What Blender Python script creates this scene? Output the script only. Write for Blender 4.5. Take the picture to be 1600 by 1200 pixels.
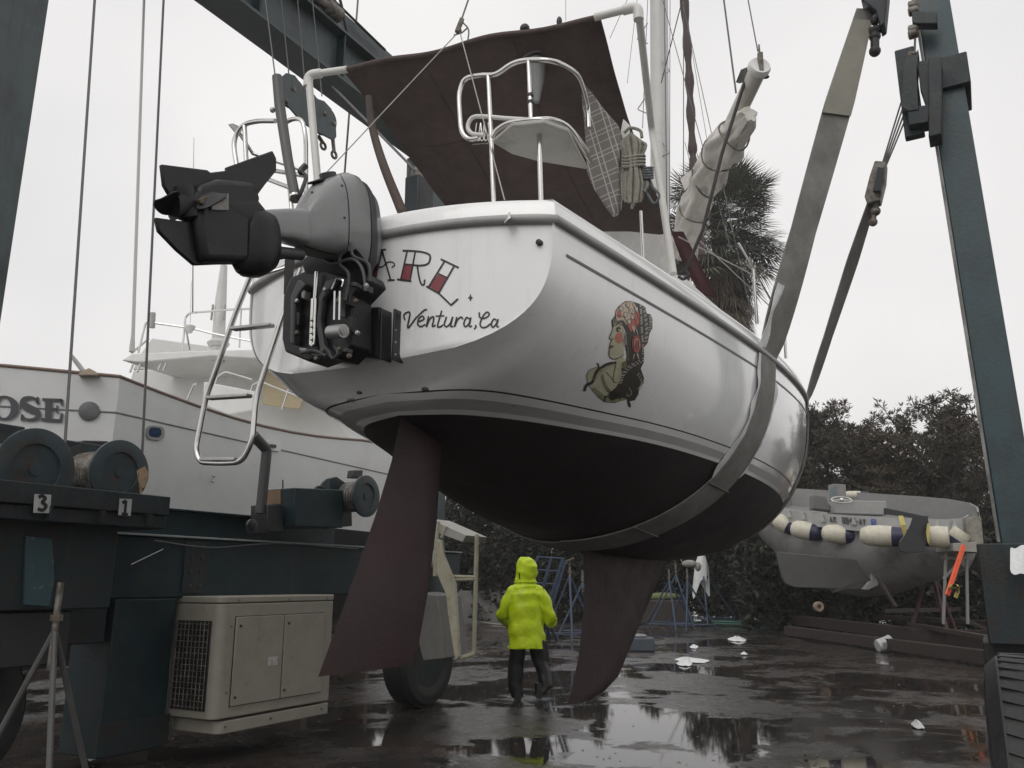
import bpy, bmesh, math, random
from mathutils import Vector, Matrix
from mathutils.bvhtree import BVHTree
R = math.radians
random.seed(7)
for o in list(bpy.data.objects): bpy.data.objects.remove(o)
scene = bpy.context.scene
# ---------------------------------------------------------------- camera
H_EYE = 1.55; PITCH = R(13.47); FPX = 1294.0
cam_d = bpy.data.cameras.new('Camera'); cam = bpy.data.objects.new('Camera', cam_d)
scene.collection.objects.link(cam); scene.camera = cam
cam.location = (0, 0, H_EYE); cam.rotation_euler = (R(90) + PITCH, 0, 0)
cam_d.sensor_width = 36; cam_d.lens = FPX / 1600 * 36; cam_d.clip_start = .05; cam_d.clip_end = 2000
# ---------------------------------------------------------------- sky
SUN_EL, SUN_ROT = R(48), R(205)
world = bpy.data.worlds.new("World"); scene.world = world; world.use_nodes = True
nt = world.node_tree; N = nt.nodes; L = nt.links; N.clear()
out = N.new('ShaderNodeOutputWorld'); bg = N.new('ShaderNodeBackground'); bg.inputs[1].default_value = .1
sky = N.new('ShaderNodeTexSky'); sky.sky_type = 'NISHITA'; sky.sun_disc = False
sky.sun_elevation = SUN_EL; sky.sun_rotation = SUN_ROT; sky.dust_density = 6; sky.air_density = 1.5
hs = N.new('ShaderNodeHueSaturation'); hs.inputs['Saturation'].default_value = .12
mx = N.new('ShaderNodeMix'); mx.data_type = 'RGBA'; mx.inputs[0].default_value = .86
tcw = N.new('ShaderNodeTexCoord'); nzw = N.new('ShaderNodeTexNoise'); nzw.inputs['Scale'].default_value = 2.2; nzw.inputs['Detail'].default_value = 3
rmp = N.new('ShaderNodeValToRGB'); rmp.color_ramp.elements[0].position = .3; rmp.color_ramp.elements[1].position = .72
rmp.color_ramp.elements[0].color = (8.2, 8.12, 8.15, 1); rmp.color_ramp.elements[1].color = (10.3, 10.1, 10.0, 1)
L.new(tcw.outputs['Generated'], nzw.inputs['Vector']); L.new(nzw.outputs['Fac'], rmp.inputs['Fac'])
L.new(sky.outputs[0], hs.inputs['Color']); L.new(hs.outputs[0], mx.inputs[6]); L.new(rmp.outputs[0], mx.inputs[7])
L.new(mx.outputs[2], bg.inputs[0]); L.new(bg.outputs[0], out.inputs[0])
sd = bpy.data.lights.new('Sun', 'SUN'); sd.energy = .6; sd.angle = R(40); sd.color = (1, .97, .93)
sun = bpy.data.objects.new('Sun', sd); scene.collection.objects.link(sun)
sv = Vector((math.sin(SUN_ROT) * math.cos(SUN_EL), math.cos(SUN_ROT) * math.cos(SUN_EL), math.sin(SUN_EL)))
sun.rotation_euler = sv.to_track_quat('Z', 'Y').to_euler(); sun.location = (0, 0, 30)
scene.view_settings.view_transform = 'Standard'; scene.view_settings.look = 'None'
scene.view_settings.exposure = .07; scene.view_settings.gamma = 1
scene.render.engine = 'CYCLES'

# ---------------------------------------------------------------- frames of reference
TH = R(29.4); ST, CT = math.sin(TH), math.cos(TH)
CP, SP = math.cos(PITCH), math.sin(PITCH)
def W(a, p, z): return Vector((a * ST + p * CT, a * CT - p * ST, z))     # a: along the boat's heading, p: to its starboard
AV = Vector((ST, CT, 0)); PV = Vector((CT, -ST, 0)); ZV = Vector((0, 0, 1)); EYE = Vector((0, 0, H_EYE))
def ray(x, y):
    r = (x - 800) / FPX; u = (600 - y) / FPX
    return Vector((r, CP - u * SP, SP + u * CP))
def on_a(x, y, a): d = ray(x, y); return EYE + d * (a / d.dot(AV))
def on_p(x, y, p): d = ray(x, y); return EYE + d * (p / d.dot(PV))
def on_z(x, y, z): d = ray(x, y); return EYE + d * ((z - H_EYE) / d.z)
def on_y(x, y, Y): d = ray(x, y); return EYE + d * (Y / d.y)
def lerp(a, b, t): return a + (b - a) * t
def interp(tab, x):
    # Catmull-Rom through (x, y) pairs
    n = len(tab)
    if x <= tab[0][0]: return tab[0][1]
    if x >= tab[-1][0]: return tab[-1][1]
    for i in range(n - 1):
        if tab[i][0] <= x <= tab[i + 1][0]:
            x0, y0 = tab[i]; x1, y1 = tab[i + 1]; h = x1 - x0; t = (x - x0) / h
            m0 = (y1 - tab[i - 1][1]) / (x1 - tab[i - 1][0]) if i > 0 else (y1 - y0) / h
            m1 = (tab[i + 2][1] - y0) / (tab[i + 2][0] - x0) if i < n - 2 else (y1 - y0) / h
            return (2*t**3 - 3*t*t + 1) * y0 + (t**3 - 2*t*t + t) * h * m0 + (-2*t**3 + 3*t*t) * y1 + (t**3 - t*t) * h * m1
# ---------------------------------------------------------------- materials
MATS = {}
def mat(name, col, rough=.5, metal=0, noise=.12, nscale=6, bump=.0, bscale=40, coat=0, col2=None, c2amt=.5, c2scale=3, spec=.5, trans=0, alpha=1, stretch=None, rvar=.1, c2w=.08, streak=0):
    if name in MATS: return MATS[name]
    m = bpy.data.materials.new(name); m.use_nodes = True; MATS[name] = m
    t = m.node_tree; n = t.nodes; l = t.links
    b = n['Principled BSDF']; b.inputs['Metallic'].default_value = metal
    b.inputs['Specular IOR Level'].default_value = spec
    b.inputs['Coat Weight'].default_value = coat; b.inputs['Coat Roughness'].default_value = .08
    b.inputs['Transmission Weight'].default_value = trans; b.inputs['Alpha'].default_value = alpha
    tc = n.new('ShaderNodeTexCoord'); mp = n.new('ShaderNodeMapping'); l.new(tc.outputs['Object'], mp.inputs[0])
    if stretch: mp.inputs['Scale'].default_value = stretch
    nz = n.new('ShaderNodeTexNoise'); nz.inputs['Scale'].default_value = nscale; nz.inputs['Detail'].default_value = 6; nz.inputs['Roughness'].default_value = .65
    l.new(mp.outputs[0], nz.inputs['Vector'])
    mr = n.new('ShaderNodeMapRange'); mr.inputs[1].default_value = .3; mr.inputs[2].default_value = .7
    mr.inputs[3].default_value = 1 - noise; mr.inputs[4].default_value = 1 + noise; l.new(nz.outputs['Fac'], mr.inputs[0])
    mul = n.new('ShaderNodeVectorMath'); mul.operation = 'SCALE'; l.new(mr.outputs[0], mul.inputs['Scale'])
    if col2:
        n2 = n.new('ShaderNodeTexNoise'); n2.inputs['Scale'].default_value = c2scale; n2.inputs['Detail'].default_value = 8; n2.inputs['Roughness'].default_value = .7
        l.new(mp.outputs[0], n2.inputs['Vector'])
        r2 = n.new('ShaderNodeMapRange'); r2.inputs[1].default_value = 1 - c2amt - c2w; r2.inputs[2].default_value = 1 - c2amt + c2w; l.new(n2.outputs['Fac'], r2.inputs[0])
        mc = n.new('ShaderNodeMix'); mc.data_type = 'RGBA'; mc.inputs[6].default_value = (*col, 1); mc.inputs[7].default_value = (*col2, 1)
        l.new(r2.outputs[0], mc.inputs[0]); l.new(mc.outputs[2], mul.inputs[0])
    else: mul.inputs[0].default_value = col
    last = mul.outputs[0]
    if streak:
        m2 = n.new('ShaderNodeMapping'); m2.inputs['Scale'].default_value = (9, 9, .7); l.new(tc.outputs['Object'], m2.inputs[0])
        ns = n.new('ShaderNodeTexNoise'); ns.inputs['Scale'].default_value = 1.6; ns.inputs['Detail'].default_value = 7; ns.inputs['Roughness'].default_value = .75; l.new(m2.outputs[0], ns.inputs['Vector'])
        r3 = n.new('ShaderNodeMapRange'); r3.inputs[1].default_value = .52; r3.inputs[2].default_value = .72; r3.inputs[3].default_value = 0; r3.inputs[4].default_value = streak; l.new(ns.outputs['Fac'], r3.inputs[0])
        m3 = n.new('ShaderNodeMix'); m3.data_type = 'RGBA'; l.new(r3.outputs[0], m3.inputs[0]); l.new(last, m3.inputs[6]); m3.inputs[7].default_value = (.045, .032, .022, 1); last = m3.outputs[2]
    l.new(last, b.inputs['Base Color'])
    mrr = n.new('ShaderNodeMapRange'); mrr.inputs[1].default_value = .3; mrr.inputs[2].default_value = .7
    mrr.inputs[3].default_value = max(.02, rough - rvar); mrr.inputs[4].default_value = min(1, rough + rvar); l.new(nz.outputs['Fac'], mrr.inputs[0]); l.new(mrr.outputs[0], b.inputs['Roughness'])
    if bump:
        nb = n.new('ShaderNodeTexNoise'); nb.inputs['Scale'].default_value = bscale; nb.inputs['Detail'].default_value = 4; l.new(mp.outputs[0], nb.inputs['Vector'])
        bp = n.new('ShaderNodeBump'); bp.inputs['Strength'].default_value = bump; bp.inputs['Distance'].default_value = .02
        l.new(nb.outputs['Fac'], bp.inputs['Height']); l.new(bp.outputs[0], b.inputs['Normal'])
    return m
M_gel = mat('gelcoat', (.84, .845, .84), .2, coat=1, noise=.035, nscale=2, rvar=.06, streak=.10)
M_gel2 = mat('deck_gelcoat', (.72, .72, .70), .4, noise=.08, nscale=5)
M_boot = mat('boot_grey', (.42, .42, .415), .35, noise=.08)
M_bottom = mat('antifouling', (.018, .015, .015), .6, noise=.25, nscale=3, bump=.15, bscale=60, col2=(.028, .024, .022), c2amt=.4, streak=.3)
M_rudder = mat('rudder_paint', (.032, .010, .011), .55, noise=.2, nscale=4, bump=.15, bscale=50, col2=(.024, .011, .011), c2amt=.5, c2scale=2)
M_black = mat('black_paint', (.018, .018, .02), .4)
M_red = mat('maroon_paint', (.20, .035, .045), .4)
M_ink = mat('ink', (.03, .025, .025), .45)
M_rubber = mat('rub_rail_grey', (.34, .34, .33), .45, noise=.15)
M_steel = mat('stainless', (.62, .61, .59), .18, metal=1, noise=.08, rvar=.08)
M_alu = mat('cast_aluminium', (.42, .42, .41), .42, metal=.7, noise=.2)
M_pvc = mat('white_pipe', (.68, .67, .64), .4, noise=.06, col2=(.55, .52, .46), c2amt=.35)
M_canvas = mat('brown_canvas', (.112, .086, .084), .85, noise=.2, nscale=5, bump=.5, bscale=5, spec=.2, streak=.35)
M_teal = mat('lift_paint', (.012, .027, .033), .42, noise=.22, nscale=3, bump=.1, bscale=30, col2=(.02, .036, .042), c2amt=.45, c2scale=2.5, spec=.3, streak=.8)
M_teal_glare = mat('lift_paint_glare', (.055, .075, .080), .5, noise=.2, nscale=3, bump=.1, bscale=30, col2=(.04, .052, .056), c2amt=.45, c2scale=2.5, streak=.8)  # pale lens glare over the upper steel is put into this paint colour
M_teald = mat('lift_paint_worn', (.011, .021, .025), .55, noise=.3, nscale=4, bump=.2, bscale=30, col2=(.022, .016, .013), c2amt=.44, c2scale=5, streak=.9)
M_rope = mat('rope_white', (.48, .46, .42), .8, noise=.2, nscale=30, bump=.4, bscale=120)
M_wire = mat('wire_rope', (.12, .12, .12), .5, metal=.5, noise=.2)
M_sail = mat('sail_cloth', (.60, .58, .54), .8, noise=.12, nscale=8, bump=.5, bscale=12, col2=(.45, .42, .38), c2amt=.4)
M_sling = mat('sling_webbing', (.22, .215, .20), .75, noise=.2, nscale=5, bump=.3, bscale=150, col2=(.17, .165, .15), c2amt=.5)
M_cloth = mat('white_sleeve', (.66, .67, .67), .6, noise=.1, bump=.6, bscale=14)
M_motor = mat('motor_grey', (.21, .215, .215), .35, noise=.12, coat=.25, col2=(.15, .15, .15), c2amt=.4)
M_motord = mat('motor_dark', (.045, .047, .05), .45, noise=.25)
M_motorb = mat('motor_black', (.009, .009, .010), .42, noise=.3, nscale=12, bump=.12, bscale=30, spec=.35)
M_worn = mat('worn_metal', (.20, .19, .17), .5, metal=.3, noise=.4, nscale=14, col2=(.09, .07, .05), c2amt=.5, c2scale=12)
M_glassd = mat('dark_glass', (.02, .025, .03), .06, noise=.02, rvar=.02)
M_tyre = mat('tyre_rubber', (.014, .014, .014), .55, noise=.25, bump=.2, bscale=40)
M_wood = mat('dark_wood', (.085, .062, .052), .6, noise=.3, stretch=(1, 1, .1))
# ---------------------------------------------------------------- objects
def tag(o, label=None, cat=None, group=None, kind=None):
    if label: o['label'] = label
    if cat: o['category'] = cat
    if group: o['group'] = group
    if kind: o['kind'] = kind
    return o
def thing(name, label, cat, loc=(0, 0, 0), group=None):
    o = bpy.data.objects.new(name, None); scene.collection.objects.link(o); o.location = loc
    o.empty_display_size = .2; o['origin'] = list(loc)
    return tag(o, label, cat, group)
def root_loc(o):
    while o.parent: o = o.parent
    return o.location.copy()
def shade(me, ang=40):
    for p in me.polygons: p.use_smooth = True
    bm = bmesh.new(); bm.from_mesh(me)
    lim = R(ang)
    for e in bm.edges:
        e.smooth = not (len(e.link_faces) != 2 or e.calc_face_angle(0) > lim)
    bm.to_mesh(me); bm.free()
class MB:
    def __init__(s): s.v = []; s.f = []; s.mi = []
    def add(s, vs, fs, mi=0):
        b = len(s.v); s.v += [Vector(v) for v in vs]; s.f += [tuple(b + i for i in f) for f in fs]; s.mi += [mi] * len(fs); return s
    def box(s, c, hx, hy, hz, ax=None, mi=0):
        X, Y, Z = ax or (Vector((1, 0, 0)), Vector((0, 1, 0)), ZV); c = Vector(c)
        vs = [c + X * hx * i + Y * hy * j + Z * hz * k for i in (-1, 1) for j in (-1, 1) for k in (-1, 1)]
        return s.add(vs, [(0, 1, 3, 2), (4, 6, 7, 5), (0, 4, 5, 1), (2, 3, 7, 6), (0, 2, 6, 4), (1, 5, 7, 3)], mi)
    def abox(s, a0, a1, p0, p1, z0, z1, mi=0):      # box aligned with the boat lift
        return s.box(W((a0 + a1) / 2, (p0 + p1) / 2, (z0 + z1) / 2), abs(a1 - a0) / 2, abs(p1 - p0) / 2, abs(z1 - z0) / 2, (AV, PV, ZV), mi)
    def beam(s, a, b, w, h, up=ZV, mi=0):
        a = Vector(a); b = Vector(b); d = (b - a); ln = d.length; d.normalize()
        sd = d.cross(up)
        if sd.length < 1e-4: sd = d.cross(Vector((0, 1, 0)))
        sd.normalize(); u = sd.cross(d).normalized()
        return s.box((a + b) / 2, ln / 2, w / 2, h / 2, (d, sd, u), mi)
    def tube(s, pts, r, n=8, cap=True, mi=0, closed=False):
        pts = [Vector(p) for p in pts]; m = len(pts); rs = r if isinstance(r, (list, tuple)) else [r] * m
        b = len(s.v); prev = None
        for i, p in enumerate(pts):
            if closed: d = pts[(i + 1) % m] - pts[i - 1]
            else: d = pts[min(i + 1, m - 1)] - pts[max(i - 1, 0)]
            if d.length < 1e-9: d = Vector((0, 0, 1))
            d.normalize()
            if prev is None:
                u = d.cross(Vector((0, 0, 1)) if abs(d.z) < .9 else Vector((1, 0, 0))).normalized()
            else:
                u = prev - d * prev.dot(d)
                u = u.normalized() if u.length > 1e-6 else d.cross(Vector((1, 0, 0))).normalized()
            prev = u; w = d.cross(u)
            for k in range(n):
                t = 2 * math.pi * k / n; s.v.append(p + (u * math.cos(t) + w * math.sin(t)) * rs[i])
        rng = m if closed else m - 1
        for i in range(rng):
            j = (i + 1) % m
            for k in range(n):
                s.f.append((b + i * n + k, b + i * n + (k + 1) % n, b + j * n + (k + 1) % n, b + j * n + k)); s.mi.append(mi)
        if cap and not closed:
            s.f.append(tuple(b + k for k in reversed(range(n)))); s.mi.append(mi)
            s.f.append(tuple(b + (m - 1) * n + k for k in range(n))); s.mi.append(mi)
        return s
    def lathe(s, c, axis, prof, n=24, mi=0, up=None):     # prof: (distance along axis, radius)
        c = Vector(c); d = Vector(axis).normalized()
        u = d.cross(up or (ZV if abs(d.z) < .9 else Vector((1, 0, 0)))).normalized(); w = d.cross(u); b = len(s.v); m = len(prof)
        for (h, r) in prof:
            for k in range(n):
                t = 2 * math.pi * k / n; s.v.append(c + d * h + (u * math.cos(t) + w * math.sin(t)) * max(r, 1e-4))
        for i in range(m - 1):
            for k in range(n):
                s.f.append((b + i * n + k, b + i * n + (k + 1) % n, b + (i + 1) * n + (k + 1) % n, b + (i + 1) * n + k)); s.mi.append(mi)
        s.f.append(tuple(b + k for k in reversed(range(n)))); s.mi.append(mi)
        s.f.append(tuple(b + (m - 1) * n + k for k in range(n))); s.mi.append(mi)
        return s
    def prism(s, poly, d, mi=0):                 # poly: list of 3-D points, d: extrusion vector (centred)
        n = len(poly); d = Vector(d) / 2
        vs = [Vector(p) - d for p in poly] + [Vector(p) + d for p in poly]
        fs = [tuple(reversed(range(n))), tuple(range(n, 2 * n))] + [(i, (i + 1) % n, n + (i + 1) % n, n + i) for i in range(n)]
        return s.add(vs, fs, mi)
    def loft(s, secs, n=20, mi=0, cap=True):   # secs: (centre, side vec, up vec, rs, ru, exponent)
        b = len(s.v); m = len(secs)
        for (c, sv_, uv, rs, ru, ex) in secs:
            c = Vector(c)
            for k in range(n):
                t = 2 * math.pi * k / n; ct, st_ = math.cos(t), math.sin(t)
                s.v.append(c + sv_ * rs * math.copysign(abs(ct) ** ex, ct) + uv * ru * math.copysign(abs(st_) ** ex, st_))
        for i in range(m - 1):
            for k in range(n):
                s.f.append((b + i * n + k, b + i * n + (k + 1) % n, b + (i + 1) * n + (k + 1) % n, b + (i + 1) * n + k)); s.mi.append(mi)
        if cap:
            s.f.append(tuple(b + k for k in reversed(range(n)))); s.mi.append(mi)
            s.f.append(tuple(b + (m - 1) * n + k for k in range(n))); s.mi.append(mi)
        return s
    def grid(s, rows, mi=0, flip=False):
        b = len(s.v); m = len(rows[0])
        for r in rows: s.v += [Vector(p) for p in r]
        for i in range(len(rows) - 1):
            for j in range(m - 1):
                q = (b + i * m + j, b + i * m + j + 1, b + (i + 1) * m + j + 1, b + (i + 1) * m + j)
                s.f.append(tuple(reversed(q)) if flip else q); s.mi.append(mi)
        return s
    def ball(s, c, r, n=10, sc=(1, 1, 1), mi=0):
        c = Vector(c); rows = []
        for i in range(n + 1):
            t = math.pi * i / n
            rows.append([c + Vector((r * sc[0] * math.sin(t) * math.cos(2 * math.pi * k / (2 * n)), r * sc[1] * math.sin(t) * math.sin(2 * math.pi * k / (2 * n)), r * sc[2] * math.cos(t))) for k in range(2 * n + 1)])
        return s.grid(rows, mi, True)
    def build(s, name, mats, parent=None, bevel=0, smooth=40, thick=0, subsurf=0, merge=True, label=None, seg=2):
        off = root_loc(parent) if parent else Vector((0, 0, 0))
        me = bpy.data.meshes.new(name); me.from_pydata([tuple(v - off) for v in s.v], [], s.f)
        if not isinstance(mats, (list, tuple)): mats = [mats]
        for m in mats: me.materials.append(m)
        if len(mats) > 1: me.polygons.foreach_set('material_index', s.mi)
        if merge:
            bm = bmesh.new(); bm.from_mesh(me); bmesh.ops.remove_doubles(bm, verts=bm.verts, dist=1e-5)
            if not thick: bmesh.ops.recalc_face_normals(bm, faces=bm.faces)
            bm.to_mesh(me); bm.free()
        if smooth: shade(me, smooth)
        o = bpy.data.objects.new(name, me); scene.collection.objects.link(o)
        if parent: o.parent = parent
        if thick: md = o.modifiers.new('thick', 'SOLIDIFY'); md.thickness = thick; md.offset = 0
        if bevel: md = o.modifiers.new('bevel', 'BEVEL'); md.width = bevel; md.segments = seg; md.limit_method = 'ANGLE'; md.angle_limit = R(35)
        if subsurf: md = o.modifiers.new('sub', 'SUBSURF'); md.levels = subsurf; md.render_levels = subsurf
        if label: o['label'] = label
        return o
def smooth_path(pts, k=6, closed=False):
    pts = [Vector(p) for p in pts]; n = len(pts); o = []
    rng = n if closed else n - 1
    for i in range(rng):
        if closed: p0, p1, p2, p3 = pts[i - 1], pts[i], pts[(i + 1) % n], pts[(i + 2) % n]
        else: p1, p2 = pts[i], pts[i + 1]; p0 = pts[i - 1] if i else p1 * 2 - p2; p3 = pts[i + 2] if i < n - 2 else p2 * 2 - p1
        for j in range(k):
            t = j / k
            o.append(.5 * ((2 * p1) + (p2 - p0) * t + (2 * p0 - 5 * p1 + 4 * p2 - p3) * t * t + (3 * p1 - p0 - 3 * p2 + p3) * t ** 3))
    if not closed: o.append(pts[-1])
    return o
def fillet(pts, r=.06, k=5):
    pts = [Vector(p) for p in pts]; o = [pts[0]]
    for i in range(1, len(pts) - 1):
        p = pts[i]; a = pts[i - 1] - p; b = pts[i + 1] - p; rr = min(r, a.length * .45, b.length * .45)
        s0 = p + a.normalized() * rr; s1 = p + b.normalized() * rr
        for j in range(k + 1):
            t = j / k; o.append(s0 * (1 - t) ** 2 + p * 2 * t * (1 - t) + s1 * t * t)
    o.append(pts[-1]); return o
def copy_tree(o, parent=None):
    c = o.copy(); scene.collection.objects.link(c); c.parent = parent
    for ch in list(o.children): copy_tree(ch, c)
    return c
# ================================================================ ground
def ground_material():
    m = bpy.data.materials.new('wet_asphalt'); m.use_nodes = True; t = m.node_tree; n = t.nodes; l = t.links; b = n['Principled BSDF']
    tc = n.new('ShaderNodeTexCoord')
    def noise(sc, det=6, ro=.6, vec=None, dist=0):
        z = n.new('ShaderNodeTexNoise'); z.inputs['Scale'].default_value = sc; z.inputs['Detail'].default_value = det; z.inputs['Roughness'].default_value = ro
        z.inputs['Distortion'].default_value = dist; l.new(vec or tc.outputs['Object'], z.inputs['Vector']); return z.outputs['Fac']
    def rng(src, a, b_, c, d):
        r = n.new('ShaderNodeMapRange'); r.inputs[1].default_value = a; r.inputs[2].default_value = b_; r.inputs[3].default_value = c; r.inputs[4].default_value = d; l.new(src, r.inputs[0]); return r.outputs[0]
    pud = rng(noise(.55, 8, .62, dist=.4), .47, .535, 0, 1)        # puddles
    acc = pud
    for (px, py, rx, ry) in ((1080, 1140, 1.15, 1.3), (830, 1165, .7, .6), (1000, 1185, 1.0, .45), (960, 1110, .8, .8), (330, 1180, .9, .4)):
        c = on_z(px, py, 0); mp = n.new('ShaderNodeMapping'); mp.vector_type = 'POINT'; mp.inputs['Location'].default_value = (-c.x / rx, -c.y / ry, 0); mp.inputs['Scale'].default_value = (1 / rx, 1 / ry, 0); l.new(tc.outputs['Object'], mp.inputs[0])
        ln = n.new('ShaderNodeVectorMath'); ln.operation = 'LENGTH'; l.new(mp.outputs[0], ln.inputs[0])
        ad = n.new('ShaderNodeMath'); ad.operation = 'MULTIPLY_ADD'; l.new(noise(1.7, 8, .65), ad.inputs[0]); ad.inputs[1].default_value = 2.2; l.new(ln.outputs['Value'], ad.inputs[2])
        p2 = rng(ad.outputs[0], 1.95, 2.12, 1, 0); mm = n.new('ShaderNodeMath'); mm.operation = 'MAXIMUM'; l.new(acc, mm.inputs[0]); l.new(p2, mm.inputs[1]); acc = mm.outputs[0]
    pud = acc
    film = rng(noise(2.4, 8, .7, dist=.8), .38, .62, 0, 1)
    ramp = n.new('ShaderNodeValToRGB'); l.new(noise(1.1, 9, .72, dist=.6), ramp.inputs[0])
    e = ramp.color_ramp.elements; e[0].position = .32; e[0].color = (.020, .018, .017, 1); e[1].position = .7; e[1].color = (.062, .050, .044, 1)
    x = e.new(.5); x.color = (.036, .031, .028, 1)
    speck = rng(noise(55, 2, .5), .69, .74, 0, 1)
    mc = n.new('ShaderNodeMix'); mc.data_type = 'RGBA'; l.new(speck, mc.inputs[0]); l.new(ramp.outputs[0], mc.inputs[6]); mc.inputs[7].default_value = (.14, .13, .12, 1)
    rust = rng(noise(.8, 6, .7), .56, .66, 0, .6)
    mc2 = n.new('ShaderNodeMix'); mc2.data_type = 'RGBA'; l.new(rust, mc2.inputs[0]); l.new(mc.outputs[2], mc2.inputs[6]); mc2.inputs[7].default_value = (.070, .036, .026, 1)
    l.new(mc2.outputs[2], b.inputs['Base Color'])
    # roughness
    r1 = rng(film, 0, 1, .16, .44)
    mr = n.new('ShaderNodeMix'); mr.data_type = 'FLOAT'; l.new(pud, mr.inputs[0]); l.new(r1, mr.inputs[2]); mr.inputs[3].default_value = .035
    l.new(mr.outputs[0], b.inputs['Roughness'])
    b.inputs['Specular IOR Level'].default_value = .5; b.inputs['IOR'].default_value = 1.36
    inv = n.new('ShaderNodeMath'); inv.operation = 'SUBTRACT'; inv.inputs[0].default_value = 1; l.new(pud, inv.inputs[1])
    hsum = n.new('ShaderNodeMath'); hsum.operation = 'MULTIPLY_ADD'; l.new(noise(38, 5, .7), hsum.inputs[0]); hsum.inputs[1].default_value = .35; l.new(noise(5, 6, .6), hsum.inputs[2])
    bp = n.new('ShaderNodeBump'); bp.inputs['Distance'].default_value = .012; l.new(hsum.outputs[0], bp.inputs['Height'])
    st = n.new('ShaderNodeMath'); st.operation = 'MULTIPLY_ADD'; l.new(inv.outputs[0], st.inputs[0]); st.inputs[1].default_value = .55; st.inputs[2].default_value = .012; l.new(st.outputs[0], bp.inputs['Strength'])
    l.new(bp.outputs[0], b.inputs['Normal'])
    return m
g = MB(); g.grid([[(x, y, 0) for x in (-400, -60, -20, 0, 20, 60, 400)] for y in (-60, -10, 5, 20, 60, 500)])
go = g.build('ground', ground_material(), smooth=0); tag(go, 'wet dark asphalt boatyard with puddles', None, None, 'structure')
# ================================================================ the sailboat
A0 = 3.5; PC = -2.8; LOA = 9.2
B_T = [(0, 1.065), (1, 1.22), (2, 1.35), (3, 1.43), (4, 1.44), (5, 1.37), (6, 1.21), (7, .97), (8, .63), (8.7, .31), (9.2, .03)]
ZS_T = [(0, 3.355), (1, 3.33), (2, 3.315), (3, 3.32), (4, 3.34), (5, 3.39), (6, 3.47), (7, 3.57), (8, 3.69), (9.2, 3.86)]
ZK_T = [(0, 2.675), (.085, 2.605), (.23, 2.485), (.5, 2.375), (1, 2.21), (1.5, 2.03), (2, 1.90), (3, 1.77), (4, 1.74), (5, 1.79), (6, 1.92), (7, 2.12), (8, 2.45), (8.7, 2.95), (9.2, 3.95)]
WL = 2.465; WLS = -.024
def hb(s, z):      # half breadth
    B = interp(B_T, s); zs = interp(ZS_T, s); zk = interp(ZK_T, s)
    q = max(0, min(1, (z - zk) / (zs - zk)))
    return B * (1 - (1 - q) ** (2.5 + .9 * math.exp(-2 * s))) ** (.36 + .26 * (1 - math.exp(-s / .35)) - .07 * min(1, max(0, (s - 1) / 3)))
def hp(s, z, sg=1, out=0):
    y = hb(s, z); B = interp(B_T, s)
    sh = .16 * (1 - (y / B) ** 2) * max(0, 1 - s / 1.2) ** 2
    return W(A0 + s - sh, PC + sg * (y + out), z)
SS = [0, .015, .03, .045, .06, .08, .1, .12, .14, .16, .18, .2, .22, .24, .27, .3, .33, .36, .4, .5, .6, .7, .8, .9, 1] + [1 + .2 * i for i in range(1, 41)] + [9.1, 9.17, 9.2]
def zone(lo, hi, n, sg):
    rows = []
    for s in SS:
        zk = interp(ZK_T, s); zs = interp(ZS_T, s)
        a = zs if lo is None else lo(s); b = zk if hi is None else hi(s)
        a = max(zk, min(zs, a)); b = max(zk, min(zs, b))
        r = []
        for i in range(n + 1):
            t = i / n
            if hi is None: t = 1 - (1 - t) ** 2          # denser by the keel
            r.append(hp(s, a + (b - a) * t, sg))
        rows.append(r)
    return rows
wl = lambda d: (lambda s: WL + d * (.088 + .012 * s) + WLS * s)
boat = thing('sailboat', 'white sailboat with dark bottom hanging in slings, stern towards the viewer', 'sailboat', W(A0 + 4, PC, .67))
HULLS = []
def hull_part(name, m, lo, hi, n):
    g = MB()
    for sg in (1, -1): g.grid(zone(lo, hi, n, sg), flip=sg < 0)
    o = g.build(name, m, boat, smooth=50); HULLS.append(o); return o
hull_part('hull', M_gel, None, wl(1), 22)
hull_part('pinstripe', M_ink, wl(1), wl(.93), 1)
hull_part('waterline_band', M_gel, wl(.93), wl(.60), 2)
hull_part('boot_stripe', M_boot, wl(.60), wl(.19), 2)
hull_part('lower_band', M_gel, wl(.19), wl(0), 1)
hull_part('bottom_paint', M_bottom, wl(0), None, 26)
# transom
rows = []; nz = 18
for i in range(nz + 1):
    z = 2.675 + (3.355 - 2.675) * i / nz; y = hb(0, z); r = []
    for j in range(25):
        q = -1 + 2 * j / 24; yy = y * q
        camb = .055 * (1 - q * q) * (i / nz) ** 2
        r.append(W(A0 - .16 * (1 - yy * yy), PC + yy, z + camb))
    rows.append(r)
g = MB(); g.grid(rows); transom = g.build('transom', M_gel, boat, smooth=50); HULLS.append(transom)
# deck edge path round stern: starboard bow -> stern -> port bow
def edge(off=0, dz=0):
    pts = []
    for s in reversed([x for x in SS if x <= 9.1 and x > .01]): pts.append(W(A0 + s, PC + interp(B_T, s) + off, interp(ZS_T, s) + dz))
    for j in range(0, 25):
        q = 1 - 2 * j / 24; yy = 1.065 * q
        pts.append(W(A0 - .16 * (1 - yy * yy) - off * (1 if abs(q) < .99 else .5), PC + yy * (1 + off), 3.355 + .055 * (1 - q * q) + dz))
    for s in [x for x in SS if .01 < x <= 9.1]: pts.append(W(A0 + s, PC - interp(B_T, s) - off, interp(ZS_T, s) + dz))
    return pts
def ring(profile):      # sweep a profile of (out, dz) along the deck edge
    cols = [edge(o_, dz) for o_, dz in profile]
    return [list(r) for r in zip(*cols)]
g = MB(); g.grid(ring([(.0, -.030), (.022, -.029), (.032, -.014), (.032, .004), (.022, .016), (0, .019)])); g.build('rub_rail', M_rubber, boat, smooth=60)
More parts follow.
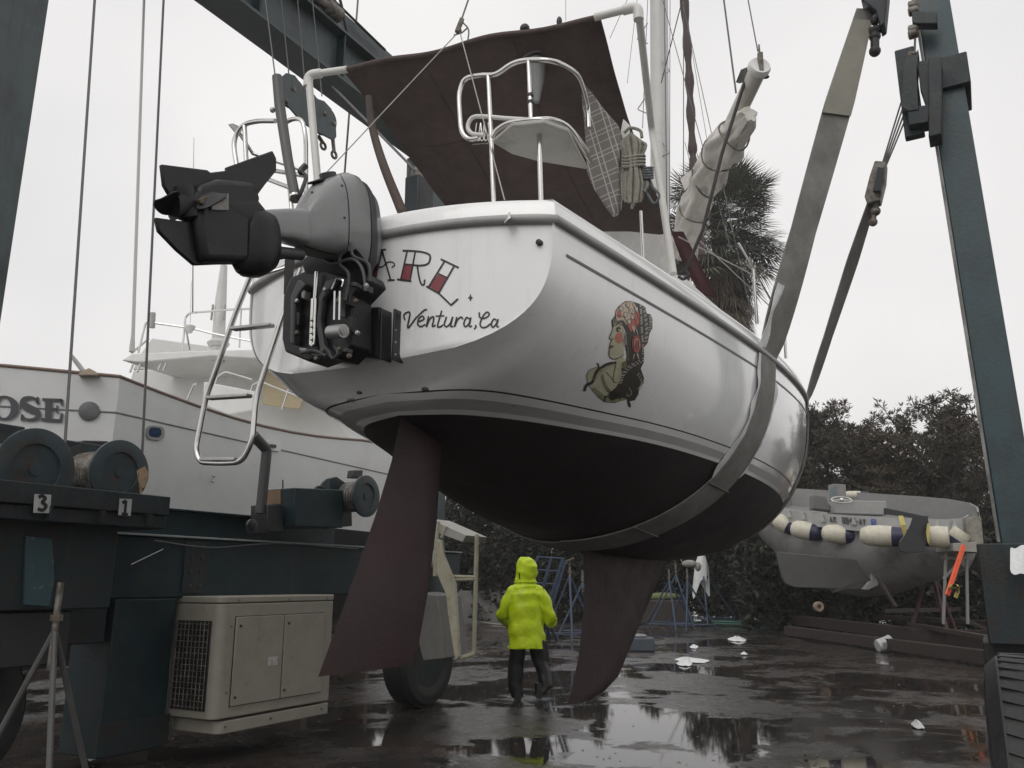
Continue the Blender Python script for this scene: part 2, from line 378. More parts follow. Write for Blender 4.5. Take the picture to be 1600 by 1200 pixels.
g = MB(); g.grid(ring([(.008, .016), (.003, .092), (-.010, .112), (-.05, .118), (-.06, .06)])); g.build('toe_rail', M_gel, boat, smooth=45)
# cove stripe below the deck edge
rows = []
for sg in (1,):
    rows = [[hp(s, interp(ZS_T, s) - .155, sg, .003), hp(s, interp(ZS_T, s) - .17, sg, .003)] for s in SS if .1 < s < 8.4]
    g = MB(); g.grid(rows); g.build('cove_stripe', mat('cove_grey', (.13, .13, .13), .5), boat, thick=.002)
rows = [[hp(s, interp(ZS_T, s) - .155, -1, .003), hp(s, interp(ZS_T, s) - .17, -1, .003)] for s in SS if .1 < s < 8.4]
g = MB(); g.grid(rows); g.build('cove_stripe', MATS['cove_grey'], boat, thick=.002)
# deck, cabin
rows = []
for s in [x for x in SS if x <= 9.1]:
    B = interp(B_T, s) - .055; zs = interp(ZS_T, s) + .06
    rows.append([W(A0 + s - .14 * (1 - q * q) * max(0, 1 - s) ** 2 + .03, PC + B * q, zs + .05 * (1 - q * q)) for q in [-1 + 2 * j / 12 for j in range(13)]])
g = MB(); g.grid(rows); g.build('deck', M_gel2, boat)
g = MB()
secs = []
for a_, hw, z1 in [(5.9, .95, 3.86), (6.0, 1.0, 3.95), (7.2, 1.02, 3.98), (9.0, .85, 3.98), (9.9, .6, 3.9), (10.1, .5, 3.8)]:
    secs.append((W(a_, PC, (3.45 + z1) / 2), PV, ZV, hw, (z1 - 3.45) / 2, .35))
g.loft(secs, 24); cab = g.build('cabin', M_gel2, boat, bevel=.01)
for k in range(3): MB().abox(6.5 + k * .95, 7.1 + k * .95, PC + .985, PC + 1.03, 3.68, 3.82).build('cabin_window', M_glassd, cab, bevel=.02)
for sg in (-1, 1): MB().abox(4.05, 5.9, PC + .7 * sg, PC + .79 * sg, 3.38, 3.62).build('cockpit_coaming', M_gel2, boat, bevel=.03)
# keel
def foil(levels, m, name):     # levels: (z, a_te, a_le, thickness)
    rows = []
    for (z, te, le, th) in levels:
        r = []
        for k in range(29):
            t = 2 * math.pi * k / 28; x = .5 + .5 * math.cos(t)   # 1=te 0=le
            y = math.sin(t) * .5 * th * (1 - x ** 1.6 * .93)
            a_ = lerp(le, te, x); r.append(W(a_, PC + y, z))
        rows.append(r)
    g = MB(); g.grid(rows); g.add(rows[-1][:-1], [tuple(range(28))]); g.add(rows[0][:-1], [tuple(range(28))])
    return g.build(name, m, boat, smooth=45)
foil([(2.0, 6.1, 8.6, .42), (1.85, 6.1, 8.3, .36), (1.7, 6.12, 8.0, .30), (1.5, 6.13, 7.7, .22), (1.25, 6.08, 7.34, .20), (1.0, 6.0, 7.0, .19), (.80, 5.88, 6.72, .18), (.72, 5.82, 6.45, .15), (.68, 5.80, 6.2, .08)], mat('keel_paint', (.024, .007, .007), .6, noise=.3, bump=.2, bscale=40, col2=(.010, .007, .007), c2amt=.4), 'keel')
foil([(2.56, 3.72, 4.10, .10), (2.2, 3.62, 4.08, .105), (1.9, 3.50, 4.06, .105), (1.5, 3.31, 3.99, .10), (1.2, 3.16, 3.91, .085), (1.12, 3.12, 3.86, .06)], M_rudder, 'rudder')
# small fittings
bpy.context.view_layer.update()
def hull_bvh(objs):
    vs = []; fs = []
    for o in objs:
        off = root_loc(o); b = len(vs); vs += [v.co + off for v in o.data.vertices]; fs += [tuple(b + i for i in p.vertices) for p in o.data.polygons]
    return BVHTree.FromPolygons(vs, fs)
BV = hull_bvh(HULLS)
def cast(x, y, bv, lift=.002):
    d = ray(x, y).normalized(); h = bv.ray_cast(EYE, d)
    if h[0] is None: return None
    n = h[1]
    if n.dot(d) > 0: n = -n
    return h[0] + n * lift
def stroke(g, bv, pts, w, lift=.003, step=3, smooth=False, taper=None, mi=0):
    P = [Vector((x, y, 0)) for x, y in pts]
    if smooth: P = smooth_path(P, 6)
    o = []
    for i in range(len(P) - 1):
        d = P[i + 1] - P[i]; k = max(1, int(d.length / step))
        for j in range(k): o.append(P[i] + d * (j / k))
    o.append(P[-1]); rows = []
    for i, p in enumerate(o):
        d = o[min(i + 1, len(o) - 1)] - o[max(i - 1, 0)]
        if d.length < 1e-6: continue
        d.normalize(); nn = Vector((-d.y, d.x, 0)); ww = w
        if taper: t = i / (len(o) - 1); ww = w * (taper[0] + (taper[1] - taper[0]) * t) if len(taper) == 2 else w * (.25 + .75 * math.sin(math.pi * min(1, max(0, t))) )
        A = cast(p.x + nn.x * ww / 2, p.y + nn.y * ww / 2, bv, lift); B = cast(p.x - nn.x * ww / 2, p.y - nn.y * ww / 2, bv, lift)
        if A is None or B is None or (rows and (A - rows[-1][0]).length > .15):
            if len(rows) > 1: g.grid(rows, mi)
            rows = []; continue
        rows.append([A, B])
    if len(rows) > 1: g.grid(rows, mi)
def patch(g, bv, poly, lift=.002, cell=6, mi=0):
    bm = bmesh.new(); f = bm.faces.new([bm.verts.new((x, y, 0)) for x, y in poly])
    bmesh.ops.triangulate(bm, faces=[f])
    for _ in range(4):
        es = [e for e in bm.edges if e.calc_length() > cell]
        if not es: break
        bmesh.ops.subdivide_edges(bm, edges=es, cuts=1); bmesh.ops.triangulate(bm, faces=bm.faces[:])
    bm.verts.index_update(); co = [cast(v.co.x, v.co.y, bv, lift) for v in bm.verts]
    fs = [tuple(v.index for v in f.verts) for f in bm.faces if all(co[v.index] is not None for v in f.verts)]
    co = [c or Vector((0, 0, 0)) for c in co]; bm.free(); g.add(co, fs, mi)
# ---------------------------------------------------------------- lettering and mural on the hull
TB = hull_bvh([transom]); HB = hull_bvh(HULLS)
def Z2(x, y): return (380 + x / 4, 300 + y / 4)       # measured on an enlargement of the transom
def zs(pts): return [Z2(*p) for p in pts]
M_lred = mat('letter_red', (.24, .05, .06), .4)
class Glyph:
    def add(s_, *a): s_.m.add(*a)
    def grid(s_, *a): s_.m.grid(*a)
inkg, redg = Glyph(), Glyph(); inkg.m = MB(); redg.m = MB()
def endglyph(nm='letter'):
    lt = inkg.m.build(nm, M_ink, transom, smooth=0, merge=False)
    if redg.m.v: redg.m.build('red_fill', M_lred, lt, smooth=0, merge=False)
    inkg.m = MB(); redg.m = MB()
def S(pts, w=2.6, sm=False, g=inkg, lift=.003): stroke(g, TB, zs(pts), w, lift, 2, sm)
# A
patch(redg, TB, zs([(822, 452), (850, 452), (832, 556), (800, 560)])); S([(868, 362), (798, 566)], 2.4); S([(852, 372), (822, 456)], 1.6)
S([(868, 362), (924, 552)], 2.6); S([(846, 366), (894, 360)], 2.6); S([(780, 568), (848, 560)], 2.6); S([(904, 552), (948, 550)], 2.6)
S([(822, 454), (866, 470), (904, 440), (935, 440), (948, 456), (930, 472)], 1.8, True); S([(870, 380), (850, 452), (826, 556)], 1.4)
endglyph()
# R
patch(redg, TB, zs([(1008, 452), (1060, 456), (1048, 548), (990, 544)]))
S([(998, 368), (1040, 368), (1110, 374), (1158, 388), (1170, 408), (1158, 446), (1110, 460), (1008, 452)], 2.8, True)
S([(1026, 372), (986, 548)], 2.4); S([(1076, 376), (1044, 552)], 2.4); S([(964, 546), (1052, 558)], 2.8)
S([(1090, 462), (1098, 520), (1112, 572), (1130, 580), (1136, 548)], 2.6, True)
endglyph()
# L
patch(redg, TB, zs([(1222, 510), (1276, 536), (1222, 628), (1166, 592)]))
S([(1236, 420), (1348, 474)], 2.8); S([(1258, 436), (1160, 594)], 2.6); S([(1318, 466), (1222, 634)], 2.6); S([(1222, 510), (1276, 536)], 2)
S([(1146, 590), (1226, 636), (1300, 708), (1344, 668)], 2.8)
endglyph()
patch(inkg, TB, zs([(1421, 636), (1428, 656), (1438, 662), (1428, 668), (1421, 686), (1414, 668), (1404, 662), (1414, 656)]))
endglyph('star_mark')
# Ventura, Ca
V = [[(1012, 800), (1006, 770), (1028, 752), (1044, 762), (1030, 850), (1080, 790), (1130, 742), (1150, 734)],
     [(1094, 812), (1130, 796), (1122, 776), (1100, 792), (1092, 824), (1110, 842), (1140, 828)],
     [(1160, 776), (1146, 844), (1166, 796), (1190, 780), (1190, 808), (1184, 840), (1204, 832)],
     [(1242, 742), (1216, 836), (1234, 842), (1250, 830)], [(1204, 776), (1258, 774)],
     [(1272, 780), (1258, 826), (1272, 842), (1296, 820), (1310, 780), (1298, 838), (1314, 840)],
     [(1336, 782), (1322, 842), (1340, 800), (1364, 782), (1374, 796)],
     [(1418, 796), (1396, 786), (1380, 822), (1390, 842), (1412, 822), (1424, 784), (1414, 838), (1432, 838)],
     [(1452, 832), (1456, 842), (1444, 858)],
     [(1476, 752), (1480, 784), (1506, 790), (1532, 776), (1538, 760), (1522, 752), (1500, 776), (1482, 822), (1492, 846), (1520, 844), (1548, 822)],
     [(1584, 800), (1566, 796), (1552, 824), (1560, 846), (1580, 828), (1594, 796), (1586, 838), (1600, 844)]]
for k, v in enumerate(V):
    S(v, 2.4 if len(v) > 2 else 2, True)
    if k != 3: endglyph()
# the part of the other name that shows left of the engine
S([(322, 644), (330, 680), (316, 708), (294, 712), (290, 690), (306, 660)], 2.4, True); endglyph(); S([(256, 768), (330, 822)], 2.6); S([(300, 736), (276, 776)], 1.6)
endglyph()
# mural: profile of a woman with head scarf, pearls and a rose
def Mz(x, y): return (900 + x / 5.456, 440 + y / 5.456)
def mz(p): return [Mz(*q) for q in p]
MC = [mat('mural_line', (.055, .048, .040), .45), mat('mural_skin', (.52, .50, .36), .4), mat('mural_scarf', (.62, .48, .36), .4), mat('mural_red', (.48, .12, .09), .4),
      mat('mural_pearl', (.55, .54, .46), .4), mat('mural_rose', (.30, .09, .08), .4), mat('mural_blush', (.55, .20, .14), .4), mat('mural_braid', (.48, .46, .37), .4), mat('mural_olive', (.27, .28, .17), .45)]
mg = MB()
def mp(p, i, l=.0015): patch(mg, HB, mz(p), l, 6, i)
def ms(p, w, i=0, l=.0035, sm=True, taper=None): stroke(mg, HB, mz(p), w, l, 2.2, sm, taper, i)
mp([(88, 800), (110, 755), (170, 728), (215, 735), (330, 690), (340, 640), (400, 640), (440, 700), (400, 850), (440, 940), (430, 1000), (340, 1030), (250, 1020), (190, 985), (130, 910), (95, 850)], 1, .0012)
mp([(190, 985), (250, 1020), (340, 1030), (430, 1005), (410, 960), (330, 990), (240, 970), (160, 900), (130, 910)], 8, .0018)
hair = [(330, 290), (300, 330), (305, 390), (330, 400), (380, 350), (420, 420), (400, 500), (420, 560), (430, 640), (420, 700), (385, 740), (390, 800), (360, 860), (340, 900), (280, 950), (275, 990), (300, 1015), (340, 1000), (400, 990), (430, 1000), (440, 1060), (462, 1078), (468, 1050), (455, 1020), (500, 1010), (530, 960), (540, 900), (575, 860), (578, 820), (550, 740), (575, 690), (580, 600), (575, 565), (610, 520), (625, 440), (648, 400), (650, 320), (635, 280), (600, 270), (590, 220), (540, 190), (470, 165), (420, 165), (360, 210), (335, 250)]
mp(hair, 0, .002)
mp([(310, 400), (330, 360), (380, 350), (405, 400), (395, 470), (412, 560), (405, 620), (370, 645), (320, 658), (285, 640), (275, 600), (290, 560), (284, 540), (300, 500), (280, 480), (300, 430)], 1, .003)
mp([(340, 330), (335, 260), (370, 205), (430, 170), (480, 170), (525, 230), (530, 320), (500, 380), (460, 380), (430, 370), (400, 330)], 2, .003)
mp([(440, 380), (430, 330), (470, 300), (500, 250), (535, 270), (535, 350), (500, 400), (460, 430)], 3, .0035); mp([(345, 300), (345, 255), (365, 245), (385, 275), (375, 310)], 3, .0035)
mp([(330, 470), (345, 440), (385, 430), (395, 480), (385, 525), (350, 525), (330, 500)], 6, .0035)
mp([(284, 545), (300, 540), (322, 548), (300, 570), (284, 568)], 5, .004)
for c in [(380, 230), (435, 200), (418, 280), (462, 252), (448, 340), (508, 235), (480, 300)]:
    mp([(c[0] + 17 * math.cos(t), c[1] + 21 * math.sin(t)) for t in [i * .785 for i in range(8)]], 4, .0045); ms([(c[0] + 17 * math.cos(t), c[1] + 21 * math.sin(t)) for t in [i * .785 for i in range(9)]], .6, 0, .005)
ms([(420, 190), (470, 270), (500, 330), (510, 380)], .7, 0, .005); ms([(345, 290), (400, 300), (440, 370)], .7, 0, .005); ms([(470, 180), (510, 260), (530, 330)], .7, 0, .005)
def braid(p, n, w, i=7):
    P = smooth_path([Vector((x, y, 0)) for x, y in p], 8)
    for k in range(n):
        q = P[int((k + .5) / n * (len(P) - 1))]; d = (P[min(len(P) - 1, int((k + .5) / n * (len(P) - 1)) + 1)] - q).normalized(); nn = Vector((-d.y, d.x, 0))
        a = q + nn * w / 2 + d * w * .25; b_ = q - nn * w / 2 - d * w * .25
        ms([(a.x, a.y), (q.x, q.y), (b_.x, b_.y)], 1.15, i, .0045, False)
braid([(545, 200), (552, 300), (556, 420), (566, 540), (568, 690)], 26, 18, 4); braid([(575, 220), (590, 320), (598, 420), (590, 520)], 16, 26); braid([(625, 290), (632, 340), (622, 420)], 9, 22)
braid([(540, 680), (450, 730), (390, 800), (370, 870)], 15, 34); braid([(520, 780), (560, 860), (530, 920)], 8, 26); braid([(330, 700), (240, 740), (180, 790), (150, 840)], 12, 24); braid([(440, 560), (435, 620), (440, 680)], 6, 14, 8)
for k in range(5): ms([(318 + 12 * k, 310 + 4 * k), (312 + 10 * k, 350), (322 + 8 * k, 375)], .7, 7, .0045)
for k in range(4): ms([(395 + 9 * k, 400 + 10 * k), (392 + 10 * k, 470), (402 + 9 * k, 540)], .8, 7, .0045)
ms([(340, 690), (270, 700), (215, 730), (170, 770), (140, 850), (90, 880), (68, 930)], 4.2, 0, .003); ms([(180, 692), (190, 720), (180, 760)], 2.4, 0, .003)
braid([(330, 700), (240, 740), (180, 790), (150, 840)], 12, 20)
ms([(88, 800), (110, 755), (170, 728)], .9); ms([(88, 800), (100, 860), (140, 925), (200, 990), (250, 1022), (340, 1030)], .8); ms([(340, 690), (320, 790), (318, 850), (350, 858)], .9); ms([(255, 770), (300, 820), (330, 860)], .8)
ms([(310, 400), (300, 430), (280, 478), (300, 497), (286, 530), (280, 590), (284, 640), (320, 658), (370, 645), (405, 620)], 1, 0, .0045)
ms([(330, 375), (355, 355), (385, 375)], 1.1, 0, .005); mp([(338, 395), (360, 380), (378, 400), (365, 425), (342, 428)], 0, .005); mp([(352, 405), (366, 402), (366, 416), (352, 418)], 4, .006)
ms([(284, 545), (322, 548)], .8, 0, .005); ms([(288, 490), (310, 488), (308, 475)], .7, 0, .005)
for k in range(14):
    t = k / 13; x = 222 + 130 * t ** 1.5; y = 800 + 165 * math.sin(t * 1.6); ms([(x + 10 * math.cos(u), y + 12 * math.sin(u)) for u in [i * .785 for i in range(9)]], .7, 0, .004)
mp([(510 + 40 * math.cos(t), 530 + 74 * math.sin(t)) for t in [i * .524 for i in range(12)]], 3, .005); mp([(508 + 28 * math.cos(t), 545 + 45 * math.sin(t)) for t in [i * .524 for i in range(12)]], 5, .006)
for rr in (18, 28, 40): ms([(512 + rr * .8 * math.cos(t + rr), 528 + rr * 1.5 * math.sin(t + rr)) for t in [i * .5 for i in range(9)]], .7, 4 if rr == 28 else 0, .007)
for q in ([(470, 390), (490, 440), (500, 400), (480, 370)], [(500, 380), (520, 430), (525, 460), (508, 420)], [(478, 680), (490, 640), (500, 610), (486, 620)], [(510, 620), (535, 670), (530, 630), (520, 600)]): mp(q, 7, .005)
mp([(408 + 22 * math.cos(t), 708 + 32 * math.sin(t)) for t in [i * .785 for i in range(8)]], 8, .005); ms([(408 + 12 * math.cos(t), 708 + 20 * math.sin(t)) for t in [i * .785 for i in range(9)]], .8, 0, .006)
ms([(270, 960), (300, 985), (345, 960), (380, 960), (370, 1010)], 1.2); ms([(232, 1020), (250, 980), (268, 975)], 2.4, 0)
ms([(450, 900), (470, 950), (440, 975), (430, 950)], 1.6, 8, .004)
mg.build('painted_lady_mural', MC, boat, smooth=0, merge=False, label='painted profile of a woman with a head scarf, pearls and a rose')
# through-hull fittings
def on_hull(x, y, bv=None): return cast(x, y, bv or HB, 0)
g = MB(); g.lathe(on_hull(844, 380, TB) - AV * .008, -AV, [(-.01, .016), (.012, .016), (.015, .011)], 14); g.build('exhaust_fitting', M_black, transom)
for (x, y, r) in [(665, 608, .018), (562, 613, .014)]:
    c = on_hull(x, y); g = MB(); g.ball(c, r, 6, (1.3, 1, .8)); g.build('drain_fitting', mat('bronze_dull', (.10, .09, .07), .5, metal=.5), boat)
c = on_hull(550, 625); g = MB(); g.ball(c, .02, 6, (1.6, 1, .5)); g.build('drain_fitting', M_alu, boat)
# cleat ring port corner
c = on_p(415, 434, PC - .99); g = MB(); g.lathe(c, PV * .3 - AV, [(-.01, .045), (0, .045), (.006, .036), (.012, .02), (.02, .015)], 20); g.build('stern_light', M_alu, boat)
# ---------------------------------------------------------------- stainless stern rail
DZ = 3.36 + .11
def tube_part(name, pts, r, m=M_steel, parent=boat, n=10, cap=True, fil=None):
    g = MB(); g.tube(fillet(pts, fil) if fil else pts, r, n, cap); return g.build(name, m, parent, smooth=60)
AR = 3.95       # rail plane along the boat
def ra(x, y, a=AR): return on_a(x, y, a)
tube_part('stern_rail', smooth_path([ra(*p) for p in [(748, 216), (733, 217), (722, 205), (719, 180), (718, 145), (727, 124), (750, 118), (775, 116), (800, 100), (825, 94), (860, 95)]] + [ra(885, 104, 4.1), ra(905, 122, 4.3), ra(918, 165, 4.6), ra(920, 200, 4.6)], 4), .0165)
tube_part('stern_rail_post', [ra(763, 118), ra(768, 222), ra(772, 326)], .0155)
tube_part('stern_rail_post', [ra(826, 96), ra(830, 190), ra(832, 192)], .0155)
tube_part('stern_rail_post', [ra(842, 194), ra(845, 300), ra(846, 328)], .0155)
tube_part('stern_rail', smooth_path([ra(*p) for p in [(824, 187), (790, 185), (755, 182), (738, 184), (731, 198), (738, 209), (757, 211)]] , 5), .014, M_pvc)
tube_part('stern_rail', smooth_path([ra(768, 216), ra(778, 202), ra(800, 191), ra(845, 187), ra(885, 196, 4.1), ra(915, 240, 4.4), ra(925, 256, 4.6)], 5), .0165)
tube_part('stern_rail', smooth_path([ra(838, 186), ra(865, 187, 4.0), ra(890, 200, 4.2), ra(918, 236, 4.6)], 5), .015, M_pvc)
for y in (149, 160): tube_part('tape_band', [ra(828, y - 2), ra(829, y + 2)], .019, M_black)
# stern seat under the rail
seat_px = [(772, 216), (784, 200), (805, 192), (850, 189), (885, 199), (910, 236), (922, 262), (880, 256), (845, 250), (800, 240)]
g = MB(); top = []
sc = on_a(845, 222, 4.05); zS = sc.z
pl = [on_z(x, y, zS) for x, y in [(770, 220), (800, 194), (850, 189), (888, 203), (918, 262), (840, 249), (800, 238)]]
g.prism(pl, (0, 0, .03)); g.build('stern_seat', mat('seat_board', (.42, .41, .38), .5, noise=.15, col2=(.25, .24, .22), c2amt=.4), boat, bevel=.008)
# cup holder and clip basket
g = MB()
for dx in (0, 6, 12): g.tube(smooth_path([ra(745 + dx, 192), ra(743 + dx, 210), ra(747 + dx, 220), ra(752 + dx, 210), ra(751 + dx, 192)], 3), .004, 5)
g.tube([ra(738, 226), ra(762, 224)], .004, 5); g.build('wire_basket', M_steel, boat)
# backstay and split bridle
jn = on_a(718, 48, 4.0)
tube_part('backstay', [on_a(722, 28, 4.02) + (on_a(735, -10, 4.15) - on_a(722, 28, 4.02)) * 26, on_a(722, 28, 4.02), jn], .006, M_wire); tube_part('backstay', [jn, on_a(505, 275, 3.6)], .0038, M_rope, n=6); tube_part('backstay', [jn, on_a(791, 322, 3.72)], .0038, M_rope, n=6)
g = MB(); g.beam(on_a(722, 30, 4.0), on_a(714, 50, 3.98), .03, .03); g.tube(smooth_path([on_a(722, 34, 4.0), on_a(732, 46, 4.0), on_a(731, 64, 4.0)], 4), .006, 6); g.tube([on_a(709, 55, 4.0), on_a(722, 51, 4.0), on_a(730, 44, 4.0)], .006, 6); g.ball(jn, .016, 6); g.build('bridle_block', M_worn, boat, bevel=.003)
g = MB(); g.beam(on_a(788, 314, 3.69), on_a(793, 344, 3.37), .045, .006, AV); g.build('chainplate', M_steel, boat, bevel=.003)
# ---------------------------------------------------------------- bimini
def bil(c, u, v): return c[0] * (1 - u) * (1 - v) + c[1] * u * (1 - v) + c[3] * (1 - u) * v + c[2] * u * v
BL, BR = on_z(535, 110, 5.2), on_z(938, 25, 5.2); FR = on_a(1052, 362, 6.5); FL = on_a(690, 325, 5.6); FL = BL + (FL - BL) * 1.55
rows = []
for i in range(29):
    v = i / 28; r = []
    for j in range(41):
        u = j / 40; p = bil([BL, BR, FR, FL], u, v)
        sag = -.13 * math.sin(math.pi * u) * math.sin(math.pi * v) + .022 * math.sin(u * 13 - v * 8) * math.exp(-v * 2.5) * math.sin(math.pi * u) + .02 * math.sin((u + v) * 11) * (v * (1 - v)) ** .5 * (1 - u) + .008 * math.sin(u * 40 + v * 9) * math.sin(math.pi * v) + .005 * math.sin(v * 31 + u * 5)
        side = .05 * math.sin(math.pi * v)
        r.append(p + Vector((0, 0, sag)) + PV * side * (u - .5) * -2 * (1 if u > .9 or u < .1 else 0))
    rows.append(r)
bim = thing('x', None, None); bpy.data.objects.remove(bim)
g = MB(); g.grid(rows); canopy = g.build('bimini_canopy', M_canvas, boat, thick=.006)
for ju in (13, 27): g = MB(); g.tube([rows[i][ju] - ZV * .006 for i in range(29)], .005, 5); g.build('canvas_seam', M_canvas, canopy)
for iv in (9,): g = MB(); g.tube([rows[iv][j] - ZV * .006 for j in range(41)], .006, 5); g.build('canvas_seam', M_canvas, canopy)
g = MB(); g.grid([[p + Vector((0, 0, .018 * math.cos(t))) + (AV * -.018 * math.sin(t)) for p in rows[0]] for t in [k * .7 for k in range(10)]]); g.build('canopy_hem', M_canvas, canopy)
EL, ER = on_z(482, 117, 5.2), on_z(997, 10, 5.2)
PR = .027
tube_part('bimini_pole', fillet([BL + (BR - BL) * .02, EL, on_a(497, 290, 4.0), W(4.0, PC - 1.02, 3.4)], .07), PR, M_pvc)
tube_part('bimini_pole', fillet([BR - (BR - BL) * .02, ER, on_a(1018, 200, 5.6), on_a(1052, 428, 5.35)], .07), PR, M_pvc)
for (e, d) in ((EL, BL), (ER, BR)):
    g = MB(); u = (d - e).normalized(); g.tube(fillet([e + u * .1, e, e - ZV * .1], .07), .034, 12); g.build('pipe_elbow', M_pvc, boat)
# lantern hanging under the canopy hem
lp = lambda x, y: on_a(x, y, 4.55)
lan = MB(); lan.loft([(lp(838, 58), PV, AV, .075, .07, .6), (lp(838, 66), PV, AV, .095, .09, .6), (lp(838, 74), PV, AV, .09, .08, .7), (lp(837, 92), PV, AV, .085, .075, .7)], 16); lan = lan.build('hanging_lantern', M_motor, boat)
g = MB(); g.loft([(lp(834, 68), PV, AV, .055, .055, .6), (lp(834, 90), PV, AV, .055, .055, .6)], 14)
for k in range(5): g.lathe(lp(835, 69 + 5 * k), ZV, [(-.003, .094), (.003, .094)], 16)
g.build('lantern_grille', M_black, lan)
g = MB(); g.lathe(lp(838, 96), -ZV, [(0, .07), (.15, .055), (.32, .02)], 14); g.build('lantern_body', M_motor, lan)
g = MB(); g.ball(on_z(820, 45, 5.24), .035, 8); g.build('hem_ball', M_black, canopy)
g = MB(); g.ball(on_z(874, 34, 5.23), .02, 6, (1, 1, 2)); g.build('hem_ball', M_black, canopy)
# tiller oar leaning aft, engine hoist pole
g = MB(); P_ = smooth_path([on_a(576, 150, 3.75), on_a(582, 200, 3.8), on_a(600, 260, 3.85), on_a(628, 330, 3.95)], 5); g.tube(P_, [lerp(.022, .034, i / (len(P_) - 1)) for i in range(len(P_))], 10); g.build('tiller', M_wood, boat)
pole = MB(); P_ = [on_a(433, 120, 3.3), on_a(437, 165, 3.3), on_a(450, 250, 3.25), on_a(462, 312, 3.2)]; pole.tube(P_, [.032, .033, .030, .030], 12)
pole = pole.build('hoist_pole', mat('pole_grey', (.075, .075, .075), .45), boat)
g = MB(); g.ball(on_a(426, 172, 3.3), .018, 6); g.build('pole_bolt', M_alu, pole)
g = MB(); g.lathe(on_a(461, 309, 3.2), P_[-1] - P_[-2], [(-.008, .036), (.008, .036)], 18); g.build('pole_clamp', M_steel, pole)
g = MB(); g.tube(smooth_path([on_a(478, 258, 3.3), on_a(470, 268, 3.28), on_a(478, 276, 3.28), on_a(472, 296, 3.2), on_a(466, 312, 3.2)], 4), [.02] * 6 + [.012] * 11, 8); g.build('lashing', M_black, pole)
# port stern rail seen behind the engine
tube_part('stern_rail', [on_a(386, 395, 3.42)] + smooth_path([on_a(370, 260, 3.42), on_a(366, 222, 3.42), on_a(378, 198, 3.42), on_a(400, 190, 3.42), on_a(430, 189, 3.42)], 5), .016)
tube_part('stern_rail_post', [on_a(382, 196, 3.42), on_a(392, 400, 3.46)], .0155)
tube_part('stern_rail', fillet([on_a(456, 330, 3.62), on_a(443, 190, 3.62), on_a(472, 183, 3.62), on_a(478, 215, 3.62), on_a(478, 345, 3.7)], .08), .015)
tube_part('stern_rail', [on_a(372, 205, 3.42), on_a(395, 240, 3.6), on_a(478, 268, 3.7)], .012)
tube_part('stern_rail', [on_a(400, 262, 3.62), on_a(478, 275, 3.6)], .015)
tube_part('stern_rail', [on_a(405, 275, 3.62), on_a(470, 300, 3.6)], .015)
g = MB(); g.prism([on_a(357, 194, 3.42), on_a(362, 193, 3.42), on_a(376, 199, 3.42), on_a(368, 207, 3.42)], PV * .02); g.build('rail_cap', M_alu, boat, bevel=.004)
# boarding ladder
LA = 3.28
la = lambda x, y: on_a(x, y, LA)
lad = MB(); lad.tube(fillet([la(392, 430), la(366, 495), la(335, 585), la(322, 620), la(306, 700), la(312, 722), la(345, 724), la(378, 722), la(394, 690), la(400, 620), (on_a(440, 500, LA + .02)), on_a(470, 420, LA + .05)], .07), .0165, 10)
lad = lad.build('boarding_ladder', M_steel, boat)
for (a_, b_) in [((364, 514), (425, 508)), ((326, 622), (390, 618)), ((316, 718), (370, 718))]:
    g = MB(); g.beam(la(*a_), la(*b_), .05, .022); g.build('ladder_rung', M_alu, lad, bevel=.006)
tube_part('ladder_brace', [la(402, 432), on_a(455, 416, 3.4)], .012)
g = MB(); g.prism([on_a(446, 405, 3.3), on_a(460, 405, 3.3), on_a(454, 462, 3.3), on_a(444, 460, 3.3)], PV * .01); g.build('ladder_strap', M_black, boat)
# ---------------------------------------------------------------- mast, boom, rigging
AM = 8.15; mx_ = lambda x, y: on_a(x, y, AM)
g = MB(); secs = []
for y in (500, 200, -120, -700):
    secs.append((mx_(1031 + (0 if y > 0 else -2), y), PV, AV, .095, .13, .8))
g.loft(secs, 20); mast = g.build('mast', mat('mast_white', (.62, .62, .60), .35, noise=.06), boat)
for (x, y, sg) in [(1030, 100, 1), (1030, 228, 1), (1002, 50, -1), (1003, 160, -1), (1030, 355, 1)]:
    a0 = on_a(x + (0 if sg > 0 else 10), y - 14 * 1, AM - .1); b0 = on_a(x + sg * 17 + (0 if sg > 0 else 10), y + 11, AM - .1); c0 = on_a(x + (0 if sg > 0 else 10), y + 18, AM - .1)
    g = MB(); g.tube(fillet([a0, b0, c0], .02), .007, 6); g.build('mast_step', M_alu, mast)
def wire(x0, y0, a0, x1, y1, a1, r=.004, m=M_wire, name='shroud'):
    A_, B_ = on_a(x0, y0, a0), on_a(x1, y1, a1)
    if y0 < 25 and name != 'lifeline': A_ = B_ + (A_ - B_) * min(9, 1 + 6.5 / max(.3, A_.z - B_.z))
    return tube_part(name, [A_, B_], r, m, n=6)
wire(1038, 0, 7.9, 1042, 330, 6.5, .006); wire(1047, -5, 7.9, 1046, 350, 6.6, .004)
wire(1036, 2, 8.0, 1142, 390, 6.9, .004); wire(1064, -8, 8, 1176, 500, 7.5, .004); wire(1066, 0, 7.5, 1033, 130, 7.9, .006)
wire(1068, 0, 8.2, 1068, 300, 8.0, .005); wire(1070, 222, 8.0, 1090, 300, 8.2, .003); wire(1078, 60, 8.5, 1110, 250, 8.4, .003)
wire(980, 0, 7.5, 953, 60, 7.5, .003); wire(993, 20, 7.6, 980, 130, 7.6, .003); wire(884, 0, 7.0, 884, 32, 7.0, .003)
wire(1131, 0, 6.6, 1150, 145, 6.3, .008, M_wire, 'topping_lift'); wire(1168, -5, 6.2, 1184, 80, 6.05, .005, M_wire, 'topping_lift')
wire(1012, 0, 7.9, 1004, 200, 7.0, .004)
